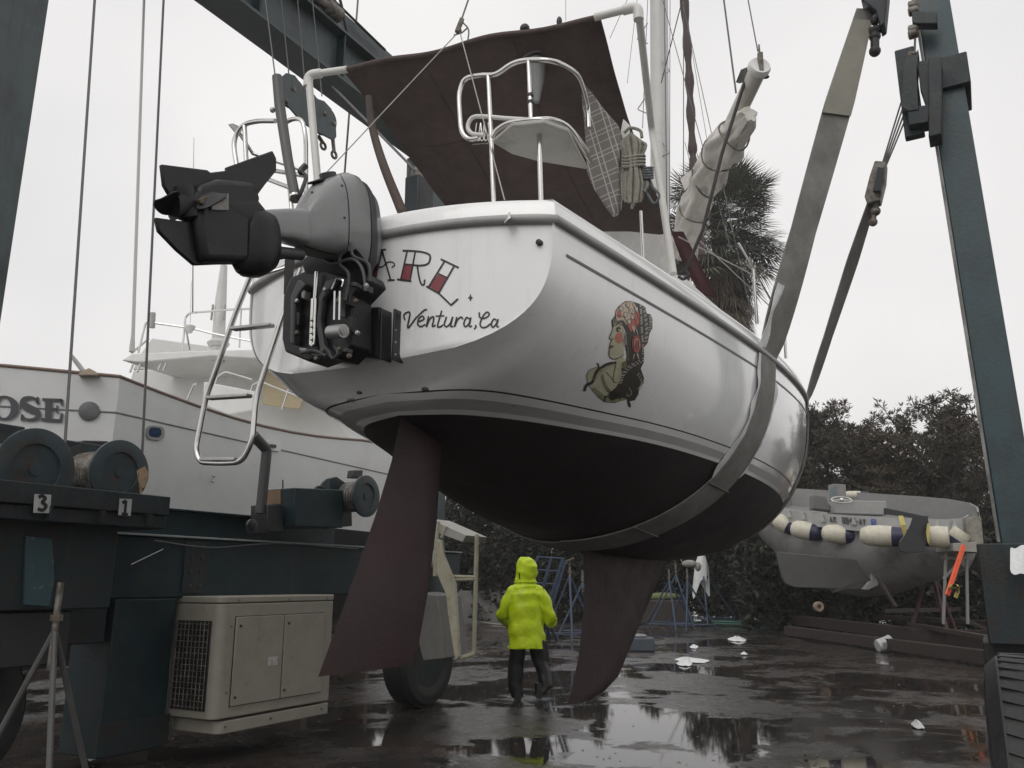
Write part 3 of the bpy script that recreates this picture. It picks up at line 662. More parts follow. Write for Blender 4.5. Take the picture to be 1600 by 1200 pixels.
# furled headsail / sail-cover tube seen past the mast
g = MB(); g.tube(smooth_path([on_a(1056, -240, 9.5), on_a(1068, -20, 9.5), on_a(1073, 60, 9.5), on_a(1077, 120, 9.5), on_a(1079, 170, 9.5), on_a(1082, 230, 9.5), on_a(1084, 262, 9.5), on_a(1095, 400, 9.5)], 5), [.05 + .012 * math.sin(i * 1.3) for i in range(36)], 10); g.build('furled_headsail', mat('headsail_cover', (.10, .075, .075), .8, noise=.2, bump=.3), boat)
# boom
BE = on_a(1186, 106, 6.0); BI = on_a(1050, 395, 8.0); bd = (BE - BI).normalized()
g = MB(); g.loft([(BI, bd.cross(ZV).normalized(), bd.cross(ZV).cross(bd).normalized(), .06, .085, .8), (BE, bd.cross(ZV).normalized(), bd.cross(ZV).cross(bd).normalized(), .06, .085, .8)], 18)
boom = g.build('boom', mat('boom_paint', (.52, .50, .45), .4, noise=.1), boat)
g = MB(); g.lathe(BE, bd, [(-.02, .09), (.01, .092), (.03, .08)], 20); g.build('boom_end_cap', M_gel2, boom)
g = MB(); g.beam(BE + bd * .03 - ZV * .06, BE + bd * .04 + ZV * .1, .035, .03); g.tube([BE + bd * .03 + ZV * .1, BE + bd * .03 + ZV * .18], .008, 6); g.build('boom_shackle', M_worn, boom)
g = MB(); g.prism([on_a(1152, 128, 6.1), on_a(1160, 108, 6.1), on_a(1170, 104, 6.1), on_a(1172, 118, 6.1), on_a(1158, 130, 6.1)], PV * .03); g.build('reef_block', M_black, boom, bevel=.004)
g = MB(); g.ball(on_a(1196, 120, 6.05), .02, 6, (1.6, 1, .8)); g.build('reef_shackle', M_black, boom)
# sail flaked along the boom
su = ZV; rs_ = []
ctr = smooth_path([on_a(*p) for p in [(1172, 178, 6.15), (1150, 205, 6.4), (1128, 235, 6.7), (1112, 265, 7.0), (1095, 305, 7.3), (1080, 345, 7.6), (1070, 385, 7.9)]], 8)
g = MB(); rng = random.Random(3); n = 40
for i, c in enumerate(ctr):
    t = i / (len(ctr) - 1); env = (.065 + .088 * min(1, t * 4)) * (1 + .13 * math.sin(t * 26)) ; b0 = len(g.v)
    sd_ = bd.cross(ZV).normalized(); up_ = sd_.cross(bd).normalized()
    for k in range(n):
        an = 2 * math.pi * k / n; rr = env * (1 + .16 * math.sin(an * 5 + t * 7) + .09 * math.sin(an * 9 - t * 16) + .05 * math.sin(t * 50 + an * 3))
        g.v.append(c + sd_ * rr * .85 * math.cos(an) + up_ * rr * 1.1 * math.sin(an))
for i in range(len(ctr) - 1):
    for k in range(n): g.f.append((i * n + k, i * n + (k + 1) % n, (i + 1) * n + (k + 1) % n, (i + 1) * n + k)); g.mi.append(0)
g.f.append(tuple(range(n))); g.mi.append(0); g.f.append(tuple((len(ctr) - 1) * n + k for k in range(n))); g.mi.append(0)
sail = g.build('furled_mainsail', M_sail, boom, smooth=60)
for q in (9, 18, 27, 36):
    c = ctr[q]; t = q / (len(ctr) - 1); rr = (.155) * (1.12 if q > 9 else .95); g = MB()
    g.tube([c + sd_ * rr * .9 * math.cos(u) + up_ * rr * 1.16 * math.sin(u) + bd * .03 * math.sin(2 * u + q) for u in [2 * math.pi * k / 18 for k in range(18)]], .008, 6, closed=True); g.build('sail_tie', M_worn, sail)
g = MB(); g.prism([on_a(1063, 280, 7.3), on_a(1085, 262, 7.3), on_a(1092, 272, 7.3), on_a(1070, 298, 7.3)], AV * .01); g.build('sail_flap', M_sail, boom)
tube_part('mainsheet', [on_a(1163, 130, 6.1), on_a(1128, 240, 6.0), on_a(1098, 360, 5.9), on_a(1068, 430, 5.9)], .014, mat('dark_rope', (.05, .045, .045), .8, bump=.4, bscale=90))
# brown sail cover end hanging by the mainsheet, lifelines
g = MB(); g.prism([on_a(1050, 362, 6.6), on_a(1066, 362, 6.6), on_a(1118, 464, 6.6), on_a(1098, 462, 6.6), on_a(1075, 425, 6.6), on_a(1064, 400, 6.6)], PV * .02); g.build('sail_cover_edge', mat('maroon_canvas', (.10, .045, .05), .8), boat)
g = MB(); g.tube(smooth_path([on_a(1062, 428, 5.8), on_a(1070, 424, 5.8), on_a(1076, 430, 5.8), on_a(1068, 436, 5.8), on_a(1060, 432, 5.8)], 5), .012, 7); g.build('sheet_coil', MATS['dark_rope'], boat)
def stn(x0, y0, x1, y1, a0): return tube_part('stanchion', [on_a(x0, y0, a0), on_a(x1, y1, a0)], .013)
stn(1177, 420, 1183, 506, 6.6); stn(1001, 330, 1005, 408, 5.3); stn(1225, 500, 1228, 560, 7.8)
wire(1060, 370, 5.9, 1178, 430, 6.6, .005, M_rope, 'lifeline'); wire(1092, 375, 5.9, 1226, 500, 7.8, .005, M_rope, 'lifeline'); wire(1154, 380, 6.4, 1178, 420, 6.6, .011, M_steel, 'lifeline')
wire(1177, 420, 6.6, 1205, 470, 6.9, .009, M_steel, 'lifeline')
# dodger windows between cabin and bimini
g = MB(); g.grid([[on_a(935, 362, 5.9), on_a(985, 362, 5.9), on_a(1040, 368, 5.9)], [on_a(935, 400, 5.9), on_a(985, 420, 5.9), on_a(1045, 450, 5.9)]]); g.build('dodger_window', mat('clear_vinyl', (.55, .54, .52), .25, noise=.15, bump=.2, bscale=6), boat, thick=.004)

# ================================================================ things hung on the sailboat
# plaid horseshoe cushion
pm = bpy.data.materials.new('plaid_cloth'); pm.use_nodes = True; t = pm.node_tree; n_ = t.nodes; l = t.links; b = n_['Principled BSDF']; b.inputs['Roughness'].default_value = .8
tc = n_.new('ShaderNodeTexCoord'); acc = None
mpn = n_.new('ShaderNodeMapping'); l.new(tc.outputs['Object'], mpn.inputs[0]); mpn.inputs['Rotation'].default_value = (0, R(12), 0)
sep = n_.new('ShaderNodeSeparateXYZ'); l.new(mpn.outputs[0], sep.inputs[0])
def band(src, per, off, w):
    a = n_.new('ShaderNodeMath'); a.operation = 'MULTIPLY_ADD'; a.inputs[1].default_value = 1 / per; a.inputs[2].default_value = off; l.new(src, a.inputs[0])
    f = n_.new('ShaderNodeMath'); f.operation = 'FRACT'; l.new(a.outputs[0], f.inputs[0]); c = n_.new('ShaderNodeMath'); c.operation = 'LESS_THAN'; c.inputs[1].default_value = w; l.new(f.outputs[0], c.inputs[0]); return c.outputs[0]
outs = [band(sep.outputs[0], .10, 0, .07), band(sep.outputs[0], .10, .3, .07), band(sep.outputs[2], .16, 0, .04), band(sep.outputs[2], .16, .2, .04), band(sep.outputs[2], .16, .55, .03)]
for o_ in outs:
    if acc is None: acc = o_
    else: q = n_.new('ShaderNodeMath'); q.operation = 'MAXIMUM'; l.new(acc, q.inputs[0]); l.new(o_, q.inputs[1]); acc = q.outputs[0]
mc = n_.new('ShaderNodeMix'); mc.data_type = 'RGBA'; l.new(acc, mc.inputs[0]); mc.inputs[6].default_value = (.15, .135, .125, 1); mc.inputs[7].default_value = (.36, .35, .33, 1); l.new(mc.outputs[2], b.inputs['Base Color'])
cu = lambda x, y: on_a(x, y, 4.75)
cuo = MB(); cuo.prism([cu(*p) for p in [(907, 124), (925, 145), (945, 172), (966, 196), (972, 215), (968, 260), (970, 300), (966, 335), (958, 340), (945, 322), (928, 295), (918, 270), (917, 240), (913, 190)]], AV * .045)
tag(cuo.build('plaid_cushion', pm, bevel=.018, seg=3), 'grey plaid seat cushion hung flat from the stern rail beside the rope coil', 'cushion')
# coil of rope
g = MB(); rng = random.Random(5); rc = lambda x, y, d=0: on_a(x, y, 4.75 + d)
for k in range(15):
    t = (k - 7) / 7; x0 = 989 + t * 17; w_ = 5 + 2 * rng.random(); d = -.05 * math.cos(t * 1.4) + rng.uniform(-.015, .015); b2 = 326 - abs(t) * 22 + rng.uniform(-6, 6)
    g.tube(smooth_path([rc(x0 - 3, 208 + abs(t) * 14, d), rc(989 + t * 20, 228, d), rc(990 + t * 12, 252, d), rc(992 + t * 20, 285, d), rc(990 + t * 17, b2, d)], 5), .0105, 7)
for k in range(4): g.tube([rc(990 + 17 * math.cos(u), 244 + k * 5 + 1.5 * math.sin(u * 2), .065 * math.sin(u)) for u in [2 * math.pi * j / 16 for j in range(16)]], .0105, 7, closed=True)
g.tube(smooth_path([rc(975, 208), rc(985, 200), rc(1000, 204), rc(1003, 215)], 4), .011, 7)
tag(g.build('rope_coil', mat('old_rope', (.27, .26, .22), .85, noise=.25, nscale=40, bump=.5, bscale=140), smooth=60), 'thick coil of weathered rope hung beside the plaid cushion', 'rope')
g = MB(); g.prism([rc(968, 215, .05), rc(974, 186, .05), (rc(984, 196, .05)), rc(984, 215, .05), rc(970, 330, .05)], AV * .012)
g.build('rope_hanger_plate', M_pvc, boat, bevel=.004)
g = MB()
for k in range(5): g.tube([rc(1012 + 8 * math.cos(u), 262 + k * 4, .04 * math.sin(u)) for u in [2 * math.pi * j / 12 for j in range(12)]], .008, 6, closed=True)
g.tube(smooth_path([rc(1008, 270), rc(1018, 290), rc(1030, 305), rc(1022, 318), rc(1010, 300)], 5), .009, 6)
tag(g.build('rope_lashing', mat('blue_grey_rope', (.12, .13, .14), .8, bump=.4, bscale=120), smooth=60), 'small dark rope lashed around the white bimini pole', 'rope')
# ---------------------------------------------------------------- outboard engine
ob = thing('outboard_engine', 'grey outboard engine tilted up level on the stern bracket', 'outboard engine', on_p(530, 480, PC - .05))
PO = PC + .02
op = lambda x, y, p=0: on_p(x, y, PO + p)
ax = (op(330, 360) - op(540, 350)).normalized(); upv = PV.cross(ax).normalized()
if upv.z < 0: upv = -upv
def sec(xt, yt, xb, yb, half, ex=.7, p=0):       # section from its upper and lower outline points
    a_, b_ = op(xt, yt, p), op(xb, yb, p); c = (a_ + b_) / 2; return (c, PV, (a_ - b_).normalized(), half, (a_ - b_).length / 2, ex)
g = MB(); g.loft([sec(467, 330, 469, 385, .06, .6), sec(474, 318, 473, 388, .075, .6), sec(488, 296, 480, 392, .10, .62), sec(505, 280, 492, 398, .13, .64), sec(526, 272, 520, 404, .14, .62), sec(540, 276, 541, 420, .14, .66), sec(547, 283, 550, 432, .135, .7)], 32)
cowl = g.build('cowling', M_motor, ob, smooth=50, bevel=0)
g = MB(); g.loft([sec(547, 282, 551, 434, .14, .7), sec(552, 285, 557, 438, .142, .7), sec(556, 290, 562, 439, .136, .7)], 32); g.build('cowling_seam', M_motord, cowl, smooth=50)
g = MB(); g.loft([sec(556, 290, 562, 434, .13, .7), sec(566, 302, 571, 425, .12, .72), sec(575, 330, 577, 402, .09, .75), sec(579, 352, 579, 385, .05, .8)], 32); g.build('cowling_cap', M_motor, cowl, smooth=50)
g = MB(); g.lathe(op(512, 273), upv, [(-.02, .045), (.006, .045), (.01, .038)], 20); g.build('flush_cap', M_motord, cowl)
g = MB(); c = cast(497, 285, hull_bvh([cowl]), .004); g.box(c, .035, .045, .006, (ax, PV, upv)); g.build('cowling_vent', M_motorb, cowl, bevel=.01)
for (x, y) in [(488, 301), (534, 290), (538, 340), (556, 390)]:
    c = cast(x, y, hull_bvh([cowl]), .001)
    if c: g = MB(); g.ball(c, .007, 5); g.build('cowling_screw', M_motord, cowl)
g = MB(); stroke(g, hull_bvh([cowl]), [(532, 273), (541, 295), (545, 330), (545, 370), (541, 402)], 1.3, .002, 3, True); stroke(g, hull_bvh([cowl]), [(476, 384), (500, 392), (524, 397)], 1.6, .002, 3, True); g.build('seam_line', M_motorb, cowl, smooth=0, merge=False)
# model plate on the cap
CBV = hull_bvh([o for o in cowl.children if o.name.startswith('cowling_cap')])
g = MB(); patch(g, CBV, [(562, 298), (570, 300), (585, 338), (582, 336)], .002, 3); stroke(g, CBV, [(566, 296), (580, 318), (588, 345)], 1.6, .003, 2)
g.build('cowling_decal', M_motorb, cowl, smooth=0, merge=False)
# mid section
g = MB(); g.loft([sec(403, 330, 403, 372, .05, .5), sec(415, 329, 416, 374, .06, .45), sec(440, 328, 441, 376, .065, .4), sec(466, 328, 469, 384, .07, .45)], 24)
mid = g.build('leg_housing', M_motor, ob, smooth=50)
g = MB(); g.prism([op(421, 358, .075), op(434, 358, .075), op(434, 384, .075), op(424, 405, .075), op(421, 400, .075)], PV * .02); g.build('pilot_tube', M_motord, mid, bevel=.004)
g = MB(); g.tube([op(432, 394), op(470, 398)], .03, 12); g.tube([op(380, 398), op(440, 400)], .018, 10); g.build('shift_rod_cover', M_motord, ob)
# gear case, cavitation plates, skeg, propeller
blk = M_motorb
g = MB(); g.prism([op(*q) for q in [(250, 257), (322, 266), (327, 270), (353, 267), (352, 262), (424, 236), (430, 248), (430, 268), (412, 290), (390, 320), (370, 335), (300, 320), (262, 304), (254, 290)]], PV * .02)
g.build('upper_fin', blk, ob, bevel=.006, seg=2)
g = MB(); g.prism([op(*q) for q in [(241, 340), (276, 345), (330, 350), (370, 345), (385, 380), (372, 412), (302, 415), (275, 392), (246, 362)]], PV * .02)
g.build('lower_fin', blk, ob, bevel=.006, seg=2)
g = MB(); g.prism([op(*q) for q in [(300, 292), (330, 282), (385, 286), (398, 315), (382, 345), (380, 412), (306, 412), (296, 350)]], PV * .11); g.build('anti_vent_body', blk, ob, bevel=.03, seg=3)
g = MB(); g.loft([sec(270, 300, 272, 345, .04, .9), sec(285, 298, 287, 338, .05, .95), sec(330, 300, 332, 342, .055, .95), (sec(385, 300, 388, 372, .06, .8)), sec(402, 325, 404, 372, .06, .7)], 24); g.build('gear_case', blk, ob, smooth=60)
g = MB(); g.loft([sec(372, 335, 372, 424, .03, .8), sec(384, 325, 386, 432, .085, .8), sec(400, 327, 404, 434, .10, .8), sec(415, 334, 420, 425, .09, .8), sec(422, 345, 424, 400, .05, .8)], 28); g.build('exhaust_bell', blk, ob, smooth=60)
g = MB(); g.loft([sec(358, 375, 360, 405, .02, .9), sec(370, 360, 376, 428, .05, .9), sec(388, 345, 390, 430, .06, .9)], 20); g.build('bell_lobe', blk, ob, smooth=60)
hub = op(290, 318); g = MB(); g.lathe(hub, upv, [(-.075, .02), (-.06, .045), (.05, .05), (.07, .045)], 20); prop = g.build('propeller_hub', blk, ob)
for k in range(3):
    t0 = math.pi * 2 * k / 3 + .12; rd = ax * math.cos(t0) + PV * math.sin(t0); tg = upv.cross(rd)
    g = MB(); rows = []
    for i in range(9):
        r = .035 + .135 * i / 8; w_ = .058 * math.sin(math.pi * (.2 + .72 * i / 8)); tw = R(55 - 30 * i / 8)
        rows.append([hub + rd * r + (tg * math.cos(tw) + upv * math.sin(tw)) * w_ * q + upv * .008 * (1 - q * q) for q in (-1, -.5, 0, .5, 1)])
    g.grid(rows); g.build('propeller_blade', blk, prop, thick=.005)
g = MB(); g.prism([op(329, 303, .06), op(356, 303, .06), op(356, 329, .06), op(329, 329, .06)], PV * .015); g.build('zinc_anode', mat('zinc', (.22, .21, .20), .5, metal=.3, noise=.4, nscale=25), ob, bevel=.003)
g = MB(); g.prism([op(308, 312, .065), op(325, 305, .065), op(352, 304, .065), op(350, 314, .065), op(330, 322, .065), (op(312, 318, .065))], PV * .02); g.build('barnacle_crust', mat('scale_crust', (.16, .14, .10), .9, noise=.5, nscale=60, bump=1, bscale=90), ob)
# clamp bracket, tilt rams, mount
A2 = 3.15
oa = lambda x, y, a=A2: on_a(x, y, a)
g = MB(); g.prism([oa(*q) for q in [(470, 440), (505, 425), (560, 440), (585, 432), (590, 445), (566, 470), (566, 545), (545, 566), (520, 562), (498, 570), (462, 555), (457, 535), (459, 470)]], AV * .16); br = g.build('clamp_bracket', M_motorb, ob, bevel=.01)
g = MB(); g.prism([oa(*q, 3.05) for q in [(512, 440), (528, 436), (520, 452), (508, 470), (504, 500), (510, 540), (525, 556), (516, 562), (503, 548), (498, 510), (502, 465)]], AV * .04); g.build('bracket_arm', M_motord, br, bevel=.008)
g = MB(); g.prism([oa(*q, 3.04) for q in [(471, 438), (483, 446), (474, 458), (466, 472), (464, 540), (458, 538), (459, 465)]], AV * .05); g.build('bracket_arm', M_motord, br, bevel=.008)
g = MB(); g.tube([oa(495, 425, 3.04), oa(492, 470, 3.04)], .012, 10); g.tube([oa(492, 468, 3.04), oa(489, 540, 3.04)], .022, 12)
for k in range(5): g.ball(oa(487, 500 + 10 * k, 3.01), .009, 5)
g.build('tilt_ram', M_steel, br)
rq = random.Random(44)
for (x0, y0, w_, h_) in [(478, 462, 7, 14), (470, 500, 6, 22), (547, 470, 10, 18), (552, 508, 8, 26), (540, 548, 14, 8), (500, 556, 18, 6), (478, 548, 12, 7), (556, 446, 12, 8), (534, 480, 4, 30), (575, 452, 8, 10)]:
    g = MB(); g.prism([oa(x0 - w_ / 2, y0 - h_ / 2, 3.05), oa(x0 + w_ / 2, y0 - h_ / 2 + 1, 3.05), oa(x0 + w_ / 2 - 1, y0 + h_ / 2, 3.05), oa(x0 - w_ / 2 + 1, y0 + h_ / 2 - 1, 3.05)], AV * .05); g.build('casting_rib', rq.choice([M_motord, M_motor, M_motorb]), br, bevel=.005)
for (x0, y0) in [(464, 470), (464, 520), (508, 452), (504, 548), (556, 470), (558, 520), (545, 556), (528, 470), (530, 545), (494, 560), (572, 446)]:
    g = MB(); g.lathe(oa(x0, y0, 3.02), -AV, [(-.01, .012), (.006, .012), (.009, .008)], 6); g.build('bracket_bolt', M_alu if rq.random() < .5 else M_worn, br)
g = MB(); g.tube([oa(516, 519, 3.0), oa(537, 517, 2.98)], .034, 16); g.tube([oa(534, 517, 2.98), oa(538, 517, 2.98)], .024, 14); g.build('tilt_pin', M_alu, br)
g = MB()
for dx in (0, 8): g.tube([oa(523 + dx, 455, 3.0), oa(522 + dx, 500, 3.0)], .005, 6)
g.tube(smooth_path([oa(518, 452, 3.0), oa(526, 436, 3.0), oa(536, 438, 3.0), oa(534, 448, 3.0)], 4), .006, 6); g.build('tilt_lever', M_steel, br)
for pts in ([(548, 380), (552, 400), (575, 412), (578, 440)], [(538, 385), (530, 410), (545, 430), (540, 470)], [(500, 400), (520, 412), (550, 405), (566, 420), (572, 455)], [(470, 552), (490, 548), (510, 556)], [(523, 540), (528, 552), (520, 560), (514, 548)]):
    g = MB(); g.tube(smooth_path([oa(*q, 3.02) for q in pts], 6), .009, 7); g.build('hose', M_motord, br)
g = MB(); g.loft([(oa(500, 405, 3.05), PV, ZV, .12, .04, .7), (oa(512, 425, 3.1), PV, ZV, .15, .05, .7), (oa(520, 445, 3.12), PV, ZV, .14, .04, .7)], 20); g.loft([(oa(548, 405, 3.05), PV, ZV, .06, .05, .8), (oa(560, 425, 3.05), PV, ZV, .07, .06, .8)], 14); g.build('swivel_casting', M_motorb, ob, smooth=40)
g = MB(); g.prism([on_a(560, 485, 3.3), on_a(602, 483, 3.36), on_a(602, 563, 3.36), on_a(562, 556, 3.3)], AV * .1); mnt = g.build('mounting_board', M_motorb, ob, bevel=.006)
g = MB(); g.beam(on_a(603, 485, 3.3), on_a(602, 564, 3.3), .012, .09, AV); g.beam(on_a(624, 486, 3.34), on_a(621, 565, 3.34), .012, .09, AV); g.beam(on_a(613, 486, 3.38), on_a(611, 564, 3.38), .075, .01, AV); g.build('bracket_channel', M_black, mnt, bevel=.003)
for k in range(4): g = MB(); g.ball(on_a(618, 497 + 19 * k, 3.31), .006, 5); g.build('bracket_bolt', M_alu, mnt)
g = MB(); g.beam(on_a(560, 474, 3.25), on_a(580, 471, 3.25), .02, .03); g.beam(on_a(575, 473, 3.25), on_a(566, 500, 3.25), .02, .03); g.build('clamp_handle', M_black, mnt, bevel=.004)
# ================================================================ travel lift
lift = thing('travel_lift', 'teal steel mobile boat hoist straddling the white sailboat, winch drums on its near side beam', 'boat lift', W(6.2, -6.85, 0))
PL = -6.6; PRt = .17       # faces of the two side frames
def lb(name, boxes, m=M_teal, parent=lift, bev=.012, label=None):
    g = MB()
    for b_ in boxes: g.abox(*b_)
    return g.build(name, m, parent, bevel=bev, label=label)
# legs
lb('leg', [(2.9, 3.47, -7.15, PL, 1.2, 7.9)], M_teal_glare); lb('leg', [(9.3, 9.8, -7.1, PL, 1.2, 7.9)], M_teal_glare)
def leanbox(a0, a1, p0, p1, z0, z1, sl_=-.020, zr=5.0):
    f_ = lambda z: (zr - z) * -sl_
    vs = [W(a, p + f_(z), z) for a in (a0, a1) for p in (p0, p1) for z in (z0, z1)]
    return MB().add(vs, [(0, 1, 3, 2), (4, 6, 7, 5), (0, 4, 5, 1), (2, 3, 7, 6), (0, 2, 6, 4), (1, 5, 7, 3)])
lr = leanbox(8.68, 9.16, PRt - .12, PRt + .19, 1.2, 8.2).build('leg', mat('lift_paint_bright', (.030, .058, .068), .45, noise=.2, nscale=3, bump=.1, bscale=30, col2=(.024, .044, .05), c2amt=.45, c2scale=2.5, streak=.7), lift, bevel=.012)
leanbox(8.66, 8.70, PRt - .15, PRt - .125, 1.9, 8.0).build('leg_flange', mat('flange_edge', (.30, .30, .28), .6, noise=.3, col2=(.12, .12, .11), c2amt=.5), lr)
lb('leg_collar', [(8.62, 9.22, PRt - .20, PRt + .22, 6.4, 6.75)], M_teald, lr)
lb('leg_plate', [(8.5, 8.6, PRt - .42, PRt - .24, 5.9, 6.9)], M_teald, lr)
# upper beams of the left frame
ub = lb('top_beam', [(2.0, 10.0, -7.05, PL, 7.9, 7.94), (2.0, 10.0, -6.9, -6.75, 7.94, 8.6), (2.0, 10.0, -7.05, PL, 8.6, 8.64)], M_teal_glare, bev=0)
lb('hoist_beam', [(2.0, 10.0, -7.6, -7.3, 9.1, 9.65)], M_teal_glare)
for k in range(5): lb('web_stiffener', [(2.9 + 1.45 * k, 2.93 + 1.45 * k, -6.75, -6.62, 7.945, 8.595)], M_teal, ub, 0)
for (pts, r) in [([(4.6, -6.95, 8.3), (5.6, -6.85, 8.22), (6.6, -6.7, 8.28), (7.6, -6.8, 8.25), (9.2, -6.9, 8.3)], .05), ([(4.6, -7.1, 8.5), (6.0, -7.0, 8.4), (8, -7.1, 8.42), (9.5, -7.1, 8.5)], .035), ([(5.2, -7.2, 9.05), (6.4, -7.1, 8.85), (7.2, -7.2, 9.1), (8.8, -7.2, 9.02)], .02), ([(6.9, -7.25, 9.02), (7.3, -7.2, 9.35), (7.7, -7.2, 9.25), (8.0, -7.2, 8.7), (8.6, -7.2, 8.5)], .022)]:
    g = MB(); g.tube(smooth_path([W(p[0], p[1], p[2] + .5) for p in pts], 8), r, 8); g.build('hydraulic_hose', M_black, lift)
for a_ in (5.4, 6.9): g = MB(); g.lathe(W(a_, -6.72, 8.85), PV, [(-.1, .2), (-.08, .23), (-.03, .17), (.03, .17), (.08, .23), (.1, .2)], 24); g.build('sheave', M_teald, lift)
g = MB(); g.tube([W(6.0, -6.65, 8.74), W(6.9, -6.6, 8.76)], .06, 12); g.tube([W(6.85, -6.6, 8.76), W(7.1, -6.6, 8.76)], .1, 12); g.build('winch_motor', M_worn, lift)
# right frame: tall bracket and roller guide
rf = lambda x, y, a=8.5: on_a(x, y, a)
g = MB(); g.prism([rf(*q) for q in [(1413, 108), (1416, 94), (1432, 94), (1436, 84), (1434, 120), (1437, 180), (1420, 182), (1410, 176)]], AV * .22); gd = g.build('sheave_block', M_teald, lift, bevel=.01)
g = MB(); g.prism([rf(*q) for q in [(1432, 101), (1462, 97), (1462, 150), (1450, 175), (1438, 140), (1436, 120)]], AV * .12); g.build('gusset', M_teald, gd, bevel=.005)
g = MB(); g.prism([rf(*q) for q in [(1420, 176), (1455, 170), (1452, 198), (1421, 203)]], AV * .2); g.build('gusset', M_teald, gd, bevel=.01)
g = MB(); g.prism([rf(*q) for q in [(1452, 100), (1472, 98), (1472, 218), (1452, 223)]], AV * .25); g.build('guide_plate', M_teald, gd, bevel=.01)
g = MB(); g.tube([rf(1430, 88), rf(1424, 86), rf(1422, 94)], .05, 8); g.build('pin', M_worn, gd)
g = MB(); g.prism([rf(*q) for q in [(1425, 22), (1465, 24), (1465, 42), (1430, 42), (1426, 40)]], AV * .12); bk2 = g.build('guide_bracket', M_teald, lift, bevel=.01)
for yy in (8, 17, 46, 53):
    g = MB(); g.lathe(rf(1427, yy), PV, [(-.05, .03), (-.04, .05), (.03, .05), (.05, .03)], 12); g.build('guide_roller', M_worn, bk2)
# side beams
sb = lb('side_beam', [(2.2, 10.2, -7.1, PL, 1.41, 1.955)], M_teal, bev=.015); lb('side_beam', [(8.2, 10.6, PRt - .25, PRt + .35, 1.05, 1.87)], M_teald)
lb('beam_cap', [(2.2, 10.2, -7.14, PL + .04, 1.957, 1.975)], mat('cap_edge', (.22, .25, .25), .5, noise=.3), sb, .003)
lb('beam_rail', [(4.75, 8.0, -7.1, -7.04, 2.0, 2.24), (4.75, 8.0, -7.1, -6.95, 2.245, 2.26)], M_teal, sb, .003)
lb('axle_column', [(4.75, 5.38, -7.15, PL, .12, 1.408)], M_teal); lb('axle_column', [(9.0, 9.6, -7.15, PL - .28, .5, 1.408)], M_teald)
lb('axle_column', [(8.5, 9.6, PRt - .3, PRt + .4, .62, 1.048)], M_teald)
lb('cross_plate', [(2.4, 4.7, -7.0, PL - .02, 1.05, 1.405)], M_teald); lb('drive_box', [(2.3, 4.35, -6.58, -6.1, 1.35, 2.0)], M_teald); lb('drive_box', [(2.35, 4.1, -6.6, -6.2, .95, 1.34)], M_black)
g = MB(); g.prism([on_p(*q, -6.08) for q in [(40, 838), (80, 842), (84, 905), (76, 948), (36, 945)]], PV * .03); g.build('patched_plate', mat('flaked_paint', (.035, .07, .08), .5, col2=(.13, .15, .15), c2amt=.38, c2scale=9, c2w=.02), lift, bevel=.004)
# winch platform with drums
wp = lb('winch_platform', [(2.2, 4.66, -6.9, -5.9, 2.09, 2.245), (2.2, 4.66, -6.85, -5.93, 1.98, 2.085)], M_teald, bev=.008)
def drum(a_, p_, z_, R_, wd, parent=lift, rope=M_worn):
    g = MB(); g.lathe(W(a_, p_, z_), PV, [(-wd, R_ * .70), (wd, R_ * .70)], 32); d = g.build('winch_drum', M_drum, parent)
    for sg in (-1, 1):
        g = MB(); g.lathe(W(a_, p_ + sg * wd, z_), PV * sg, [(-.012, R_ * .72), (-.012, R_), (.012, R_), (.016, R_ * .96), (.016, R_ * .62), (-.045, R_ * .56), (-.045, R_ * .2), (.01, R_ * .17), (.012, .01)], 48); g.build('drum_flange', M_drum, d)
    g = MB(); n = 13
    for k in range(n): g.lathe(W(a_, p_ - wd * .88 + 2 * wd * .88 * k / (n - 1), z_), PV, [(-.012, R_ * .70), (0, R_ * .735), (.012, R_ * .70)], 32)
    g.build('wound_cable', M_worn, d); return d
M_drum = mat('drum_paint', (.028, .045, .052), .45, noise=.3, col2=(.05, .035, .025), c2amt=.42, c2scale=7)
c1 = on_p(187, 738, -6.05); c2 = on_p(55, 733, -6.0); A1 = (c1.dot(AV), c1.z); A2_ = (c2.dot(AV), c2.z)
d1 = drum(A1[0], -6.28, A1[1], .262, .23); d2 = drum(A2_[0], -6.23, A2_[1], .30, .23)
g = MB(); patch(g, hull_bvh([o for o in d1.children if 'flange' in o.name]), [(214, 735), (226, 728), (234, 742), (233, 758), (226, 775), (219, 779), (222, 762), (216, 752)], .002, 5); g.build('bare_rust_patch', mat('bare_rust', (.36, .25, .15), .6, noise=.3, nscale=30, col2=(.12, .08, .05), c2amt=.35, c2scale=30), [o for o in d1.children if 'flange' in o.name][0], smooth=0, merge=False)
lb('drum_bearing', [(A1[0] - .2, A1[0] + .2, -6.62, -6.54, 2.3, 2.7)], M_teald); lb('drum_bearing', [(A2_[0] - .2, A2_[0] + .2, -6.62, -6.54, 2.3, 2.75)], M_teald)
g = MB(); g.prism([on_p(*q, -6.75) for q in [(118, 692), (122, 689), (160, 690), (167, 694), (167, 712), (118, 712)]], PV * .15); g.build('junction_box', M_black, lift, bevel=.01)
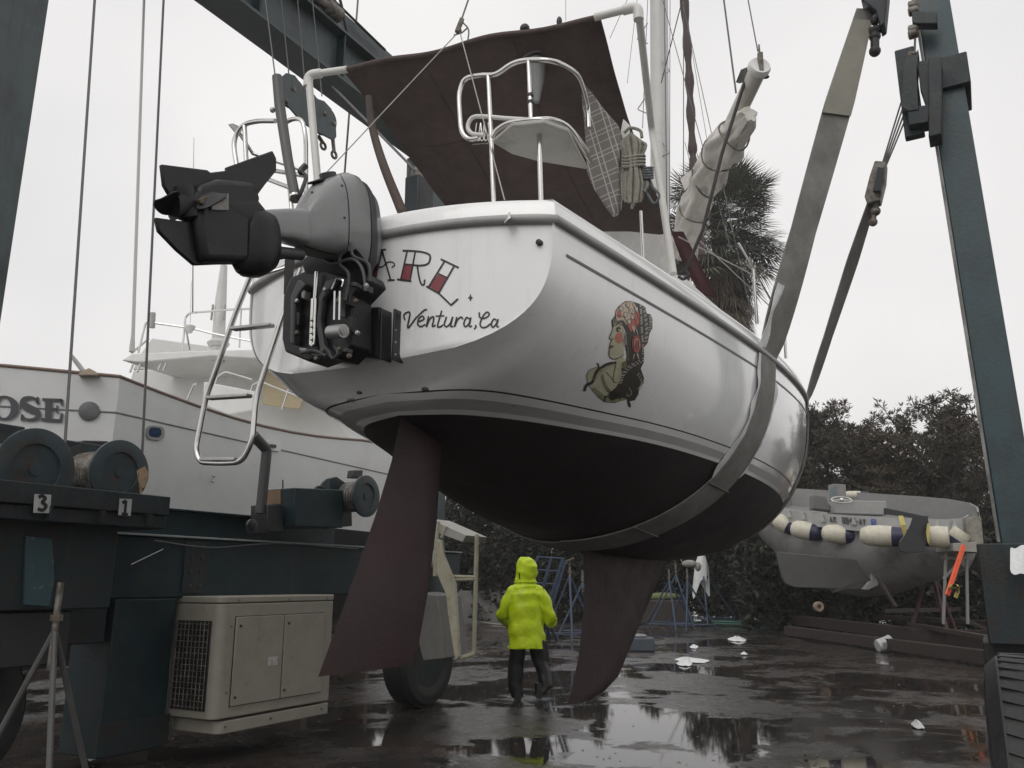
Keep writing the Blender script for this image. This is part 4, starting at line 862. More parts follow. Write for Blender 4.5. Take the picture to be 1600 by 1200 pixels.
def glyph_board(px0, py0, px1, py1, strokes, name):
    pc = -5.885; P = lambda x, y: on_p(x, y, pc)
    g = MB(); g.prism([P(px0, py0), P(px1, py0 + 1), P(px1 - 2, py1 + 1), P(px0 - 2, py1)], PV * .004); b_ = g.build(name, mat('stencil_white', (.40, .41, .40), .6, noise=.2, col2=(.04, .045, .05), c2amt=.36, c2scale=40, c2w=.02), wp, smooth=0)
    g = MB()
    for s_ in strokes:
        pts = smooth_path([on_p(x, y, pc + .004) for x, y in s_], 5) if len(s_) > 2 else [on_p(x, y, pc + .004) for x, y in s_]
        rows = []
        for i, p in enumerate(pts):
            d = (pts[min(i + 1, len(pts) - 1)] - pts[max(i - 1, 0)]).normalized(); nn = d.cross(PV).normalized() * .0125; rows.append([p - nn, p + nn])
        g.grid(rows)
    g.build('stencilled_number', M_black, b_, smooth=0, merge=False)
glyph_board(54, 772, 80, 801, [[(60, 777), (66, 775), (71, 779), (66, 785), (72, 790), (67, 797), (59, 795)]], 'number_plate')
glyph_board(187, 779, 206, 805, [[(197, 782), (195, 803)], [(197, 782), (191, 786)], [(190, 803), (200, 804)]], 'number_plate')
# far winch, bent tube, cabinet
fp = lambda x, y, p=-6.6: on_p(x, y, p)
g = MB(); g.prism([fp(*q) for q in [(434, 764), (510, 767), (510, 826), (434, 824)]], PV * .5); cb = g.build('control_cabinet', M_teal, lift, bevel=.012)
g = MB(); g.prism([fp(*q, -6.7) for q in [(422, 766), (432, 765), (432, 788), (422, 788)]], PV * .3); g.build('plywood_panel', mat('plywood', (.22, .15, .09), .7), cb)
g = MB(); g.prism([fp(*q, -6.5) for q in [(512, 748), (524, 745), (546, 760), (548, 822), (506, 826), (504, 812), (512, 790)]], PV * .05); g.build('winch_side_plate', M_teal, lift, bevel=.008)
cf = fp(560, 776, -6.3); drum(cf.dot(AV), -6.45, cf.z, .24, .26)
g = MB(); g.prism([fp(*q, -6.7) for q in [(548, 735), (563, 735), (561, 748), (546, 747)]], PV * .1); g.build('sheave_guard', M_black, lift, bevel=.01)
g = MB(); g.tube(fillet([fp(396, 680, -6.55), fp(417, 703, -6.55), fp(407, 802, -6.55)], .04), .055, 12); g.build('exhaust_pipe', mat('pipe_dark', (.05, .05, .05), .55), lift)
g = MB(); g.prism([fp(*q, -6.58) for q in [(405, 789), (430, 790), (430, 832), (404, 832)]], PV * .25); g.build('pipe_base', M_black, lift, bevel=.01)
g = MB(); g.lathe(fp(392, 822, -6.5), PV, [(0, .07), (.03, .07), (.04, .03), (.05, .03)], 20); g.build('rail_roller', M_black, lift)
g = MB(); g.tube(smooth_path([fp(490, 767, -6.6), fp(497, 761, -6.6), (fp(508, 764, -6.6)), fp(512, 776, -6.6)], 5), .018, 8); g.tube([fp(442, 764, -6.6), fp(442, 750, -6.6)], .008, 6); g.build('hydraulic_hose', M_black, lift)
# engine enclosure slung below the beam
ga0, ga1, gp0, gp1, gz0, gz1 = 5.45, 6.95, -6.75, -6.08, .24, 1.36
g = MB(); r_ = .09; pl_ = []
for (a_, p_, t0) in [(ga0 + r_, gp0 + r_, 180), (ga0 + r_, gp1 - r_, 90), (ga1 - .01, gp1 - .01, 0), (ga1 - .01, gp0 + .01, 270)]:
    rr = r_ if a_ < ga1 - .02 else .01
    for k in range(7):
        t = R(t0 + 90 - 15 * k) if True else 0; pl_.append((a_ + rr * math.cos(t), p_ + rr * math.sin(t)))
M_cream = mat('cream_enamel', (.30, .28, .235), .45, noise=.1, col2=(.20, .175, .14), c2amt=.33, c2scale=4)
seen = []; 
for q in pl_:
    if not seen or (abs(q[0] - seen[-1][0]) + abs(q[1] - seen[-1][1])) > 1e-4: seen.append(q)
ca, cp_ = sum(q[0] for q in seen) / len(seen), sum(q[1] for q in seen) / len(seen)
seen.sort(key=lambda q: math.atan2((q[1] - cp_) / .3, (q[0] - ca) / .8))
g = MB(); g.prism([W(q[0], q[1], (gz0 + .13 + gz1) / 2) for q in seen], (0, 0, gz1 - gz0 - .13)); gen = g.build('engine_enclosure', M_cream, lift, bevel=.01)
g = MB(); g.prism([W(ca + (q[0] - ca) * 1.006, cp_ + (q[1] - cp_) * 1.01, gz1 + .035) for q in seen], (0, 0, .06)); g.build('enclosure_lid', M_cream, gen, bevel=.02)
g = MB(); g.prism([W(ca + .04 + (q[0] - ca) * .95, cp_ + (q[1] - cp_) * .98, gz0 + .055) for q in seen], (0, 0, .11)); g.build('enclosure_skid', M_cream, gen, bevel=.01)
for (a0, a1) in ((ga0 + .18, ga0 + .78), (ga0 + .795, ga0 + 1.36)):
    g = MB(); g.abox(a0, a1, gp1 + .002, gp1 + .018, gz0 + .23, gz1 - .12); dd = g.build('enclosure_door', M_cream, gen, bevel=.004)
    g = MB(); g.abox(a0 - .008, a1 + .008, gp1 - .002, gp1 + .004, gz0 + .222, gz1 - .112); g.build('door_gap', M_black, dd)
    for (aa, zz) in ((a0 + .05, gz1 - .2), (a0 + .04, gz0 + .3)): g = MB(); g.lathe(W(aa, gp1 + .018, zz), PV, [(0, .014), (.008, .012)], 12); g.build('door_latch', M_black, dd)
g = MB(); g.abox(ga0 + .6, ga0 + .72, gp1 + .0185, gp1 + .021, .78, .86); g.build('warning_sticker', mat('sticker', (.45, .45, .42), .5, noise=.3, nscale=30), gen)
for (aa, zz) in [(ga0 + .2, gz1 + .03), (ga0 + .85, gz1 + .03), (ga0 + 1.4, gz1 + .03), (ga0 + .13, gz1 - .2), (ga0 + .13, gz0 + .35), (ga0 + .15, gz0 + .06), (ga0 + .7, gz0 + .06), (ga0 + 1.4, gz0 + .06)]:
    g = MB(); g.lathe(W(aa, gp1 - .004, zz), PV, [(0, .011), (.012, .009)], 10); g.build('rusty_bolt', M_worn, gen)
g = MB(); g.abox(ga0 - .012, ga0 - .002, gp0 + .12, gp1 - .1, gz0 + .2, gz1 - .15); gr = g.build('grille_opening', M_black, gen, bevel=.003)
g = MB()
for k in range(9): pp = lerp(gp0 + .14, gp1 - .12, k / 8); g.tube([W(ga0 - .022, pp, gz0 + .21), W(ga0 - .022, pp, gz1 - .16)], .005, 5)
for k in range(15): zz = lerp(gz0 + .23, gz1 - .18, k / 14); g.tube([W(ga0 - .024, gp0 + .13, zz), W(ga0 - .024, gp1 - .11, zz)], .005, 5)
g.build('grille', M_worn, gr)
for a_ in (5.65, 6.6): lb('hanger', [(a_, a_ + .06, -6.68, -6.62, gz1 + .06, 1.405)], M_teald, gen, 0)
# wheels
def wheel(a_, p_, Rr, wd, zc=None):
    zc = zc or Rr; w_ = wd
    g = MB(); g.lathe(W(a_, p_, zc), PV, [(-w_ * .8, Rr * .56), (-w_ * .98, Rr * .66), (-w_, Rr * .8), (-w_ * .94, Rr * .92), (-w_ * .72, Rr * .985), (-w_ * .3, Rr), (w_ * .3, Rr), (w_ * .72, Rr * .985), (w_ * .94, Rr * .92), (w_, Rr * .8), (w_ * .98, Rr * .66), (w_ * .8, Rr * .56)], 64)
    for k in range(56):
        for sg in (-1, 1):
            t = 2 * math.pi * (k + (.5 if sg > 0 else 0)) / 56; u = AV * math.cos(t) + ZV * math.sin(t); tg = AV * -math.sin(t) + ZV * math.cos(t)
            g.box(W(a_, p_, zc) + u * Rr * .994 + PV * sg * w_ * .36, Rr * .011, Rr * .034, w_ * .30, (u, (tg * .9 + PV * .3 * sg).normalized(), (PV - tg * .3 * sg).normalized()))
    ty = g.build('tyre', M_tyre, lift, smooth=35)
    g = MB(); g.lathe(W(a_, p_, zc), PV, [(-w_ * .82, Rr * .57), (-w_ * .5, Rr * .5), (-w_ * .4, Rr * .2), (w_ * .4, Rr * .2), (w_ * .5, Rr * .5), (w_ * .82, Rr * .57)], 40)
    for k in range(8): t = k * math.pi / 4; g.ball(W(a_, p_, zc) + (AV * math.cos(t) + ZV * math.sin(t)) * Rr * .3 + PV * w_ * .45, .018, 4)
    g.build('rim', M_teald, ty)
wheel(4.15, .12, .63, .20); wheel(9.25, -6.6, .56, .2); wheel(3.6, -6.95, .6, .22); wheel(9.05, .45, .6, .2)
lb('wheel_fork', [(4.0, 4.3, .36, .44, .5, 1.7), (4.0, 4.3, .33, .44, 1.7, 1.95)], M_teald)
# operator's platform by the far wheel
cs = lambda x, y, a=8.6: on_a(x, y, a)
M_crm2 = mat('cream_paint_worn', (.42, .40, .30), .5, noise=.15, col2=(.20, .17, .12), c2amt=.36, c2scale=10)
g = MB(); g.prism([cs(*q) for q in [(665, 925), (702, 930), (716, 1026), (680, 1030), (662, 960)]], AV * .5); opb = g.build('operator_stand', mat('grey_panel', (.16, .155, .145), .5, noise=.2), lift, bevel=.01)
g = MB(); g.prism([cs(*q, 8.33) for q in [(684, 843), (690, 844), (694, 868), (712, 912), (719, 1026), (713, 1032), (702, 960), (699, 930), (684, 895)]], AV * .06); g.build('edge_panel', M_crm2, opb, bevel=.008)
g = MB(); g.tube(fillet([cs(745, 835, 8.7), cs(743, 930, 8.7), cs(740, 1022, 8.7), cs(714, 1030, 8.4)], .05), .028, 8); g.build('stand_post', M_crm2, opb)
for (q0, q1) in (((708, 901), (744, 902)), ((708, 906), (744, 905))): g = MB(); g.tube([cs(*q0, 8.5), cs(*q1, 8.7)], .022, 8); g.build('stand_rail', M_crm2, opb)
g = MB(); g.prism([cs(*q, 8.75) for q in [(686, 812), (745, 838), (740, 848), (686, 828)]], AV * .5); g.build('stand_roof', mat('roof_panel', (.35, .34, .31), .6), opb)
g = MB(); g.tube([cs(684, 815, 8.5), cs(680, 900, 8.5)], .03, 8); g.tube([cs(690, 840, 8.5), cs(698, 822, 8.5)], .02, 6); g.build('stand_post', M_crm2, opb)
g = MB(); g.ball(cs(672, 872, 8.6), .09, 8, (.8, 1, 1.3)); g.build('plastic_bag', M_cloth, opb)
# ---------------------------------------------------------------- winch cables
def cable(p0, p1, r=.011, lab=None):
    g = MB(); g.tube([p0, p1], r, 6); return g.build('winch_cable', M_wire, lift, smooth=60)
t1 = W(A2_[0] + .05, -6.05, A2_[1] + .2); cable(on_p(101, 700, -6.1), on_p(150, -30, -6.5)); cable(on_p(222, 712, -6.15), on_p(257, -30, -6.5)); 
g = MB(); g.tube([on_p(206, 550, -7.6), on_p(208, 520, -7.6), on_p(226, -30, -7.6)], [.03, .018, .014], 6); g.build('guide_rod', M_pvc, lift)
for (x0, x1) in ((412, 434), (437, 455), (463, 478), (486, 503)): cable(on_p(x0, -20, -6.5), on_p(x1, 150, -6.1), .008)
cable(on_p(560, -10, -7.9), on_p(537, 290, -7.9), .016); cable(on_p(545, 190, -7.8), on_p(538, 278, -7.8), .014)
# ================================================================ hook blocks
bk = thing('cable_block', 'teal double plated pulley block with two eye hooks hanging above the engine', 'pulley block', on_p(478, 230, -6.1), 'pulley blocks of the boat lift')
bp = lambda x, y, p=-6.1: on_p(x, y, p)
for sg in (-1, 1):
    g = MB(); g.prism([bp(x, y, -6.1 + sg * .1) for x, y in [(440, 120), (447, 114), (460, 118), (480, 145), (497, 155), (506, 158), (517, 170), (524, 192), (525, 214), (521, 220), (492, 205), (470, 190), (444, 160)]], PV * .02); g.build('side_plate', M_teal_glare, bk, bevel=.006)
for (x, y) in ((455, 145), (478, 165), (505, 188)): g = MB(); g.lathe(bp(x, y), PV, [(-.08, .14), (-.06, .16), (0, .12), (.06, .16), (.08, .14)], 24); g.build('sheave', M_teald, bk)
for (x, y) in ((459, 139), (508, 178), (448, 158), (522, 193)): g = MB(); g.lathe(bp(x, y, -5.99), PV, [(0, .028), (.02, .024)], 10); g.build('bolt', M_worn, bk)
for (x0, y0, x1, y1) in ((497, 212, 505, 228), (520, 218, 522, 242)):
    g = MB(); g.tube([bp(x0, y0), bp(x1, y1 - 4)], .022, 8); c = bp(x1, y1); g.tube([c + (AV * math.cos(u) + ZV * math.sin(u)) * .04 for u in [2 * math.pi * k / 16 for k in range(16)]], .016, 7, closed=True); g.build('eye_hook', M_worn, bk)
bk2 = thing('cable_block', 'dark block half hidden behind the brown bimini', 'pulley block', W(7.0, -5.15, 5.7), 'pulley blocks of the boat lift')
g = MB(); g.abox(6.85, 7.15, -5.25, -5.05, 5.4, 6.0); g.build('side_plate', M_teald, bk2, bevel=.02)
g = MB(); g.tube([W(7, -5.15, 6.0), W(7, -5.2, 6.15)], .06, 12); g.build('swivel', M_worn, bk2)
for dx in (-.06, 0, .06): cable(W(7 + dx, -5.18, 6.1), W(7 + dx, -6.5, 7.6), .009)
for (x, y0, y1) in ((637, 262, 330), (642, 268, 330)): cable(on_p(x, y0, -6.4), on_p(x, y1, -6.4), .014)
bk3 = thing('cable_block', 'dark hoist head with two hanging shackles at the top of the wide grey sling', 'pulley block', on_a(1372, 30, 7.2), 'pulley blocks of the boat lift')
hp_ = lambda x, y, a=7.2: on_a(x, y, a)
g = MB(); g.prism([hp_(*q) for q in [(1344, -60), (1390, -60), (1389, -5), (1384, 45), (1377, 50), (1370, 25), (1347, 8)]], AV * .18); g.build('side_plate', M_teald, bk3, bevel=.01)
g = MB(); g.ball(hp_(1367, 33), .04, 8); g.ball(hp_(1367, 57), .05, 10); g.ball(hp_(1367, 80), .05, 10); g.tube([hp_(1367, 55), hp_(1367, 82)], .04, 8); g.tube([hp_(1358, 50), hp_(1378, 44)], .04, 8); g.build('shackle', M_teald, bk3)
bk4 = thing('cable_block', 'grey block at the top of the narrow sling, hung on four cables', 'pulley block', on_a(1368, 300, 8.6), 'pulley blocks of the boat lift')
q4 = lambda x, y, a=8.55: on_a(x, y, a)
g = MB(); g.prism([q4(*q) for q in [(1368, 256), (1386, 257), (1384, 285), (1376, 318), (1358, 322), (1352, 312), (1360, 280)]], AV * .16); g.build('side_plate', M_worn, bk4, bevel=.01)
g = MB(); g.prism([q4(*q, 8.42) for q in [(1372, 262), (1382, 264), (1376, 300), (1364, 300)]], AV * .05); g.build('cheek_plate', M_teald, bk4, bevel=.005)
g = MB(); g.ball(q4(1368, 330), .05, 8); g.ball(q4(1364, 347), .045, 8); g.tube([q4(1368, 318), q4(1364, 350)], .025, 6); g.build('shackle', M_worn, bk4)
for k in range(4): cable(q4(1378 + 2.3 * k, 258), q4(1408 + 3.4 * k, 160 + 6 * k), .0085)
cable(rf(1430, -10), rf(1427, 60)); cable(rf(1432, -10), rf(1429, 88))
# ================================================================ slings
def sling_girth(a_of, n=60, half=.20, out=.014, sg=1, lo=0.0, hi=1.0):
    rows = []
    for i in range(n + 1):
        t = lerp(lo, hi, i / n); a_ = a_of(t); r = []
        for q in (-1, -.33, .33, 1):
            s = a_ + q * half - A0; z0 = interp(ZK_T, s); z1 = interp(ZS_T, s); z = z0 + (z1 - z0) * (1 - math.cos(t * math.pi / 2)) ** 1.25 if False else z0 + (z1 - z0) * t ** 1.7
            y = hb(s, z); y2 = hb(s, z + .01); nn = Vector((1, (y - y2) / .01)).normalized() if t > .02 else Vector((.1, -1)).normalized()
            if t <= .02: nn = Vector((0, -1))
            r.append(W(a_ + q * half, PC + sg * (y + nn.x * out), z + nn.y * out))
        rows.append(r)
    return rows
def a_star(t): return 5.90 + .70 * t
def a_port(t): return 5.93 + 1.0 * t
TOP = hp_(1352, 14); 
def tail(rows, top, wv, half, n=24, sag=.0, tw=.6, hs=.2):
    last = rows[-1]; c0 = (last[0] + last[-1]) / 2; o = []
    w0 = (last[-1] - last[0]).normalized()
    for i in range(1, n + 1):
        t = i / n; c = c0.lerp(top, t); wd = w0.lerp(wv, t ** .5).normalized(); h = lerp(hs, half, min(1, t * 3)) * lerp(1, tw, max(0, t - .7) / .3); o.append([c + wd * h * q for q in (-1, -.33, .33, 1)])
    return rows + o
sl = thing('sling', 'wide grey lifting sling round the sailboat nearer its stern', 'sling', W(5.93, PC, 1.75), 'lifting slings under the sailboat')
rs1 = tail(sling_girth(a_star), TOP, (AV * .55 + PV * .85).normalized(), .135)
g = MB(); g.grid(rs1); g.build('webbing', M_sling, sl, thick=.012)
rs2 = tail(sling_girth(a_port, sg=-1), W(7, -5.15, 5.45), AV, .12); g = MB(); g.grid(rs2); g.build('webbing', M_sling, sl, thick=.012)
# double ply near the top of the sling
k0 = len(rs1) - 9; g = MB(); g.grid([[p - (AV * .85 - PV * .5) * .02 for p in r] for r in rs1[k0:-1]]); g.build('upper_ply', mat('webbing_faded', (.25, .24, .205), .8, noise=.15), sl, thick=.02)
for i in (14, 30):
    r = rs1[i]; pts = [p + (p - W(r[0].dot(AV), PC, 2.6)).normalized() * .014 for p in r]; g = MB(); g.tube([pts[0] - AV * .02] + pts + [pts[-1] + AV * .02], .006, 6); g.build('sleeve_tie', M_worn, sl)
# white sleeve wrapped round the sling where it bears on the hull
rng = random.Random(9)
def sleeve(sg_edge, t0, t1, n, wfun, name, extra=None):
    rows = []
    for i in range(n + 1):
        t = lerp(t0, t1, i / n); a_ = a_star(t); r = []
        for k in range(5):
            q = k / 4; s = a_ + sg_edge * (.15 + (wfun(i / n)) * q) - A0; z0 = interp(ZK_T, s); z1 = interp(ZS_T, s); z = z0 + (z1 - z0) * t ** 1.7; y = hb(s, z)
            w_ = .009 + .005 * math.sin(i * .7 + q * 3) * q + .006 * q * (1 + math.sin(i * .37 + 1)); r.append(W(A0 + s, PC + y + w_, z - .004))
        rows.append(r)
    if extra: rows += extra(rows[-1])
    g = MB(); g.grid(rows); return g.build(name, M_cloth, sl, thick=.003)
def up_ext(last):
    o = []; base = (rs1[60][0] + rs1[60][-1]) / 2; d = (TOP - base).normalized()
    for k in range(1, 9): o.append([p + d * .075 * k + AV * (.012 * math.sin(k * 1.1) + .015 * k * .3) + PV * .012 * math.sin(k + j) for j, p in enumerate(last)])
    return o
sleeve(-1, .50, 1.0, 46, lambda u: .12 * min(1, u * 8) + .03 * math.sin(u * 9) * (1 - u) + .012 * math.sin(u * 23), 'white_sleeve', up_ext)
sleeve(1, .52, .96, 40, lambda u: (.10 + .03 * math.sin(u * 7 + 2) + .01 * math.sin(u * 19)) * min(1, u * 6, (1.02 - u) * 8), 'white_sleeve')
g = MB(); g.tube([on_a(1200, 497, 6.68), on_a(1213, 508, 6.68), on_a(1222, 517, 6.75)], .014, 7); g.build('sleeve_tie', M_rope, sl)
# forward sling
s2 = thing('sling', 'narrow looking grey lifting sling meeting the far side of the sailboat hull by the bow', 'sling', W(9.4, PC, 1.9), 'lifting slings under the sailboat')
AF = 9.1
rf1 = sling_girth(lambda t: AF, sg=1, half=.14); tp = q4(1364, 310)
rf1 = tail(rf1, tp, (AV * .8 + PV * .6).normalized(), .085, hs=.14); g = MB(); g.grid(rf1); g.build('webbing', M_sling, s2, thick=.012)
rf2 = tail(sling_girth(lambda t: AF, sg=-1, half=.14), W(AF, -5.6, 6.6), AV, .12); g = MB(); g.grid(rf2); g.build('webbing', M_sling, s2, thick=.012)

# bolts, welds and stiffeners that break up the plain steel
bolt_m = mat('bolt_head', (.06, .055, .05), .5, metal=.4, noise=.3)
def bolts(pts, parent, ax=PV, r=.022):
    for p in pts: g = MB(); g.lathe(p, ax, [(0, r), (.015, r), (.018, r * .8)], 6); g.build('bolt', bolt_m, parent, smooth=0)
bolts([W(a, PL + .005, z) for a in (5.5, 5.62) for z in (1.52, 1.65, 1.78, 1.88)], sb)
bolts([W(a, PL + .005, z) for a in (8.3, 8.42) for z in (1.52, 1.65, 1.78, 1.88)], sb)
lb('splice_plate', [(5.42, 5.70, PL + .001, PL + .014, 1.45, 1.93)], M_teald, sb, .003)
lb('splice_plate', [(4.72, 5.42, PL + .001, PL + .012, .14, .4)], M_teald, bev=.003)
for k in range(4): lb('web_rib', [(3.2 + .42 * k, 3.22 + .42 * k, -5.925, -5.87, 2.0, 2.09)], M_teald, wp, 0)
g = MB(); g.tube(smooth_path([on_p(*q, -6.5) for q in [(240, 845), (330, 856), (430, 850), (560, 858)]], 6), .011, 6); g.build('hydraulic_hose', M_black, lift)
g = MB(); g.tube([on_p(205, 882, -6.585), on_p(255, 858, -6.585)], .005, 5); g.build('scratch_wire', M_alu, sb)
# ================================================================ white motor yacht beyond the lift
cz = [(-13.2, 7.3), (-5.98, 9.47), (-4.8, 9.83), (-2.2, 16.1), (-2.9, 17.6)]
yc = thing('motor_yacht', 'white motor yacht with dark name lettering, blocked up beyond the teal lift beam', 'motor yacht', (-5.2, 12, 1.0))
def yp(t, z, inn=0):     # t along plan outline: 0..4
    i = min(3, int(t)); f = t - i; x = lerp(cz[i][0], cz[i + 1][0], f); y = lerp(cz[i][1], cz[i + 1][1], f); return Vector((x - inn * .9, y + inn * .35, z))
yz = lambda t: 4.02 if t < 1 else (lerp(4.02, 3.98, t - 1) if t < 2 else (3.98 - .17 * math.sin(min(1, (t - 2) * 1.2) * math.pi) + .25 * (t - 2) ** 2 * .5))
ts = [i / 10 for i in range(0, 19)] + [1.85, 1.9, 1.95, 2.0, 2.02, 2.05] + [2.1 + .1 * i for i in range(20)]
def yrow(t, levels): return [yp(t, z if z is not None else yz(t), inn) for z, inn in levels]
g = MB(); g.grid([yrow(t, [(None, 0), (3.7, -.01), (3.2, 0), (2.9, .03), (2.45, .10)]) for t in ts]); g.build('hull', mat('yacht_white', (.64, .645, .64), .35, noise=.06, nscale=2, col2=(.58, .58, .56), c2amt=.4, c2scale=.8), yc, smooth=30)
g = MB(); g.grid([yrow(t, [(2.448, .10), (2.26, .14), (1.5, .35), (.9, .7), (.45, 1.9)]) for t in ts]); g.build('bottom_paint', M_black, yc, smooth=30)
g = MB(); g.tube([yp(t, yz(t) + .02, .0) for t in ts], .022, 8); g.build('cap_rail', mat('teak_cap', (.20, .14, .11), .5, noise=.2), yc)
g = MB(); g.tube([yp(t, 3.55, -.01) for t in ts], .012, 6); g.build('rub_strake', mat('strake_grey', (.22, .22, .22), .5), yc)
g = MB(); g.grid([[yp(t, yz(t) - .05, .02), yp(t, 3.7, 3.2)] for t in ts]); g.build('deck', M_gel2, yc)
tp_ = lambda x, y, off=0: Vector(on_plane(x, y, cz[1], cz[2], off)); sp_ = lambda x, y, off=0: Vector(on_plane(x, y, cz[2], cz[3], off))
def on_plane(x, y, A, B, off=0):
    d = ray(x, y); n = Vector((B[1] - A[1], A[0] - B[0], 0)).normalized(); a0 = Vector((A[0], A[1], 0)) + n * off; return EYE + d * ((a0 - Vector((0, 0, 0))).dot(n) / d.dot(n))
NT = Vector((cz[2][1] - cz[1][1], cz[1][0] - cz[2][0], 0)).normalized(); NS_ = Vector((cz[3][1] - cz[2][1], cz[2][0] - cz[3][0], 0)).normalized()
M_letter = mat('name_letters', (.055, .055, .062), .4, noise=.1); M_lsh = mat('letter_shadow', (.20, .20, .21), .4)
def seriffed(polys, name):
    for m_, dx, dy, off in ((M_lsh, 2.2, 1.5, .02), (M_letter, 0, 0, .028)):
        g = MB()
        for p in polys: g.prism([tp_(x + dx, y + dy, off) for x, y in p], NT * .004)
        g.build(name if m_ is M_letter else 'letter_shadow', m_, yc, smooth=0)
def ringp(cx, cy, rx, ry, tx, ty, a0=0, a1=360, n=24):
    out_ = [(cx + rx * math.cos(R(a)), cy + ry * math.sin(R(a))) for a in [a0 + (a1 - a0) * k / n for k in range(n + 1)]]
    inn = [(cx + (rx - tx) * math.cos(R(a)), cy + (ry - ty) * math.sin(R(a))) for a in [a0 + (a1 - a0) * k / n for k in range(n + 1)]]
    return [[out_[k], out_[k + 1], inn[k + 1], inn[k]] for k in range(n)]
seriffed(ringp(6, 637, 23, 19, 12, 3), 'letter')
Sp = smooth_path([Vector((x, y, 0)) for x, y in [(59, 630), (55, 623), (46, 621), (37, 624), (36, 632), (46, 638), (57, 643), (59, 650), (52, 655), (41, 655), (34, 650)]], 4); Sq = []
for i in range(len(Sp) - 1):
    t = i / (len(Sp) - 2); wd = 1.6 + 4.2 * math.exp(-((t - .5) / .22) ** 2); wd2 = 1.6 + 4.2 * math.exp(-(((i + 1) / (len(Sp) - 2) - .5) / .22) ** 2)
    def nn(k): d = (Sp[min(k + 1, len(Sp) - 1)] - Sp[max(k - 1, 0)]).normalized(); return Vector((-d.y, d.x, 0))
    a_, b_ = Sp[i], Sp[i + 1]; q = [a_ + nn(i) * wd, b_ + nn(i + 1) * wd2, b_ - nn(i + 1) * wd2, a_ - nn(i) * wd]; Sq.append([(v.x, v.y) for v in q])
Sq += [[(57, 620), (60, 620), (59, 632), (56, 630)], [(33, 646), (36, 648), (35, 657), (32, 657)]]
seriffed(Sq, 'letter')
seriffed([[(66, 622), (97, 623), (97, 627), (66, 626)], [(71, 626), (81, 626), (80, 654), (70, 653)], [(64, 653), (95, 655), (95, 659), (64, 657)], [(81, 637), (89, 637.5), (89, 641), (81, 640.5)], [(93, 623), (97, 623), (98, 634), (95, 633)], [(88, 633), (90, 633), (90, 645), (88, 645)], [(93, 655), (95, 659), (98, 645), (95, 646)]], 'letter')
g = MB(); c = tp_(139, 642, .03); g.lathe(c, NT, [(-.02, .115), (0, .115), (.008, .1)], 32); g.build('round_port_cover', mat('port_grey', (.12, .12, .125), .5, noise=.2), yc)
def rrect(fn, x0, y0, x1, y1, off, r, th, nrm, sk=0):
    pts = []
    for cx, cy, a0 in ((x1 - r, y0 + r, -90), (x1 - r, y1 - r, 0), (x0 + r, y1 - r, 90), (x0 + r, y0 + r, 180)):
        for k in range(6): t = R(a0 + 18 * k); pts.append(fn(cx + r * math.cos(t), cy + r * math.sin(t) + sk * (cx - x0), off))
    return MB().prism(pts, nrm * th)
hw = rrect(sp_, 229, 664, 256, 686, .02, 8, .03, NS_, .1).build('hull_window', mat('window_frame', (.30, .30, .29), .4, metal=.3), yc)
rrect(sp_, 233, 667, 252, 682, .04, 6, .01, NS_, .1).build('pane', mat('blue_glass', (.03, .05, .10), .08, noise=.3, nscale=12), hw)
rrect(sp_, 418, 688, 437, 703, .02, 3, .05, NS_, .15).build('vent_cover', M_gel2, yc)
rrect(sp_, 421, 694, 431, 699, .06, 1, .02, NS_, .1).build('vent_slot', M_black, yc)
for (x, y) in ((334, 744), (332, 752)): g = MB(); g.ball(sp_(x, y, .02), .022, 5); g.build('hull_outlet', M_alu, yc)
g = MB(); g.prism([tp_(125, 589, 0.02), tp_(132, 583, .02), tp_(142, 579, .02), tp_(152, 584, .02), tp_(157, 589, .02)], NT * .25); g.build('stern_locker', mat('tan_box', (.45, .36, .27), .6), yc)
g = MB(); g.tube([tp_(136, 588, -.1), tp_(118, 564, -.1), tp_(109, 551, -.1)], [.03, .028, .012], 8); g.build('fishing_rod_holder', M_alu, yc)
g = MB(); g.tube([tp_(36, 580, -.1), tp_(48, 578, -.1), tp_(56, 581, -.1)], .012, 6); g.tube([tp_(47, 578, -.1), tp_(48, 573, -.1)], .01, 6); g.build('deck_cleat', M_alu, yc)
# superstructure
yy = lambda x, y, Y: on_y(x, y, Y)
M_sup = mat('cabin_cream', (.60, .585, .54), .4, noise=.05); M_supw = mat('cabin_white', (.66, .66, .64), .4, noise=.05)
def ppr(name, px, Y, th, m, parent=yc, bev=.02):
    g = MB(); g.prism([yy(x, y, Y) for x, y in px], Vector((.35, 1, 0)).normalized() * th)
    for v_ in g.v: v_ += Vector((.35, 1, 0)).normalized() * th / 2
    return g.build(name, m, parent, bevel=bev)
ppr('cabin_house', [(203, 595), (208, 578), (395, 573), (415, 580), (480, 600), (520, 640), (540, 676), (560, 700), (330, 690), (250, 650)], 15, 2.4, M_supw)
ppr('cabin_side', [(318, 596), (402, 612), (402, 640), (356, 648), (316, 632)], 13.5, .05, M_supw)
fb = ppr('flybridge_roof', [(189, 563), (207, 552), (330, 547), (440, 545), (520, 556), (520, 566), (430, 562), (330, 556), (220, 566)], 13.8, 3.0, M_gel2)
ppr('flybridge_underside', [(207, 578), (214, 560), (330, 557), (430, 563), (520, 568), (520, 600), (400, 576)], 15.3, .2, M_sup)
ppr('saloon_window', [(412, 566), (482, 600), (468, 640), (410, 632)], 14.3, .04, mat('tan_curtain', (.50, .42, .27), .5, noise=.1), yc)
ppr('windscreen', [(219, 553), (237, 528), (330, 541), (332, 549)], 14.6, .1, M_supw)
ppr('cockpit_panel', [(400, 545), (470, 548), (500, 580), (408, 566)], 14.9, .1, mat('tan_canvas', (.46, .38, .26), .6), yc)
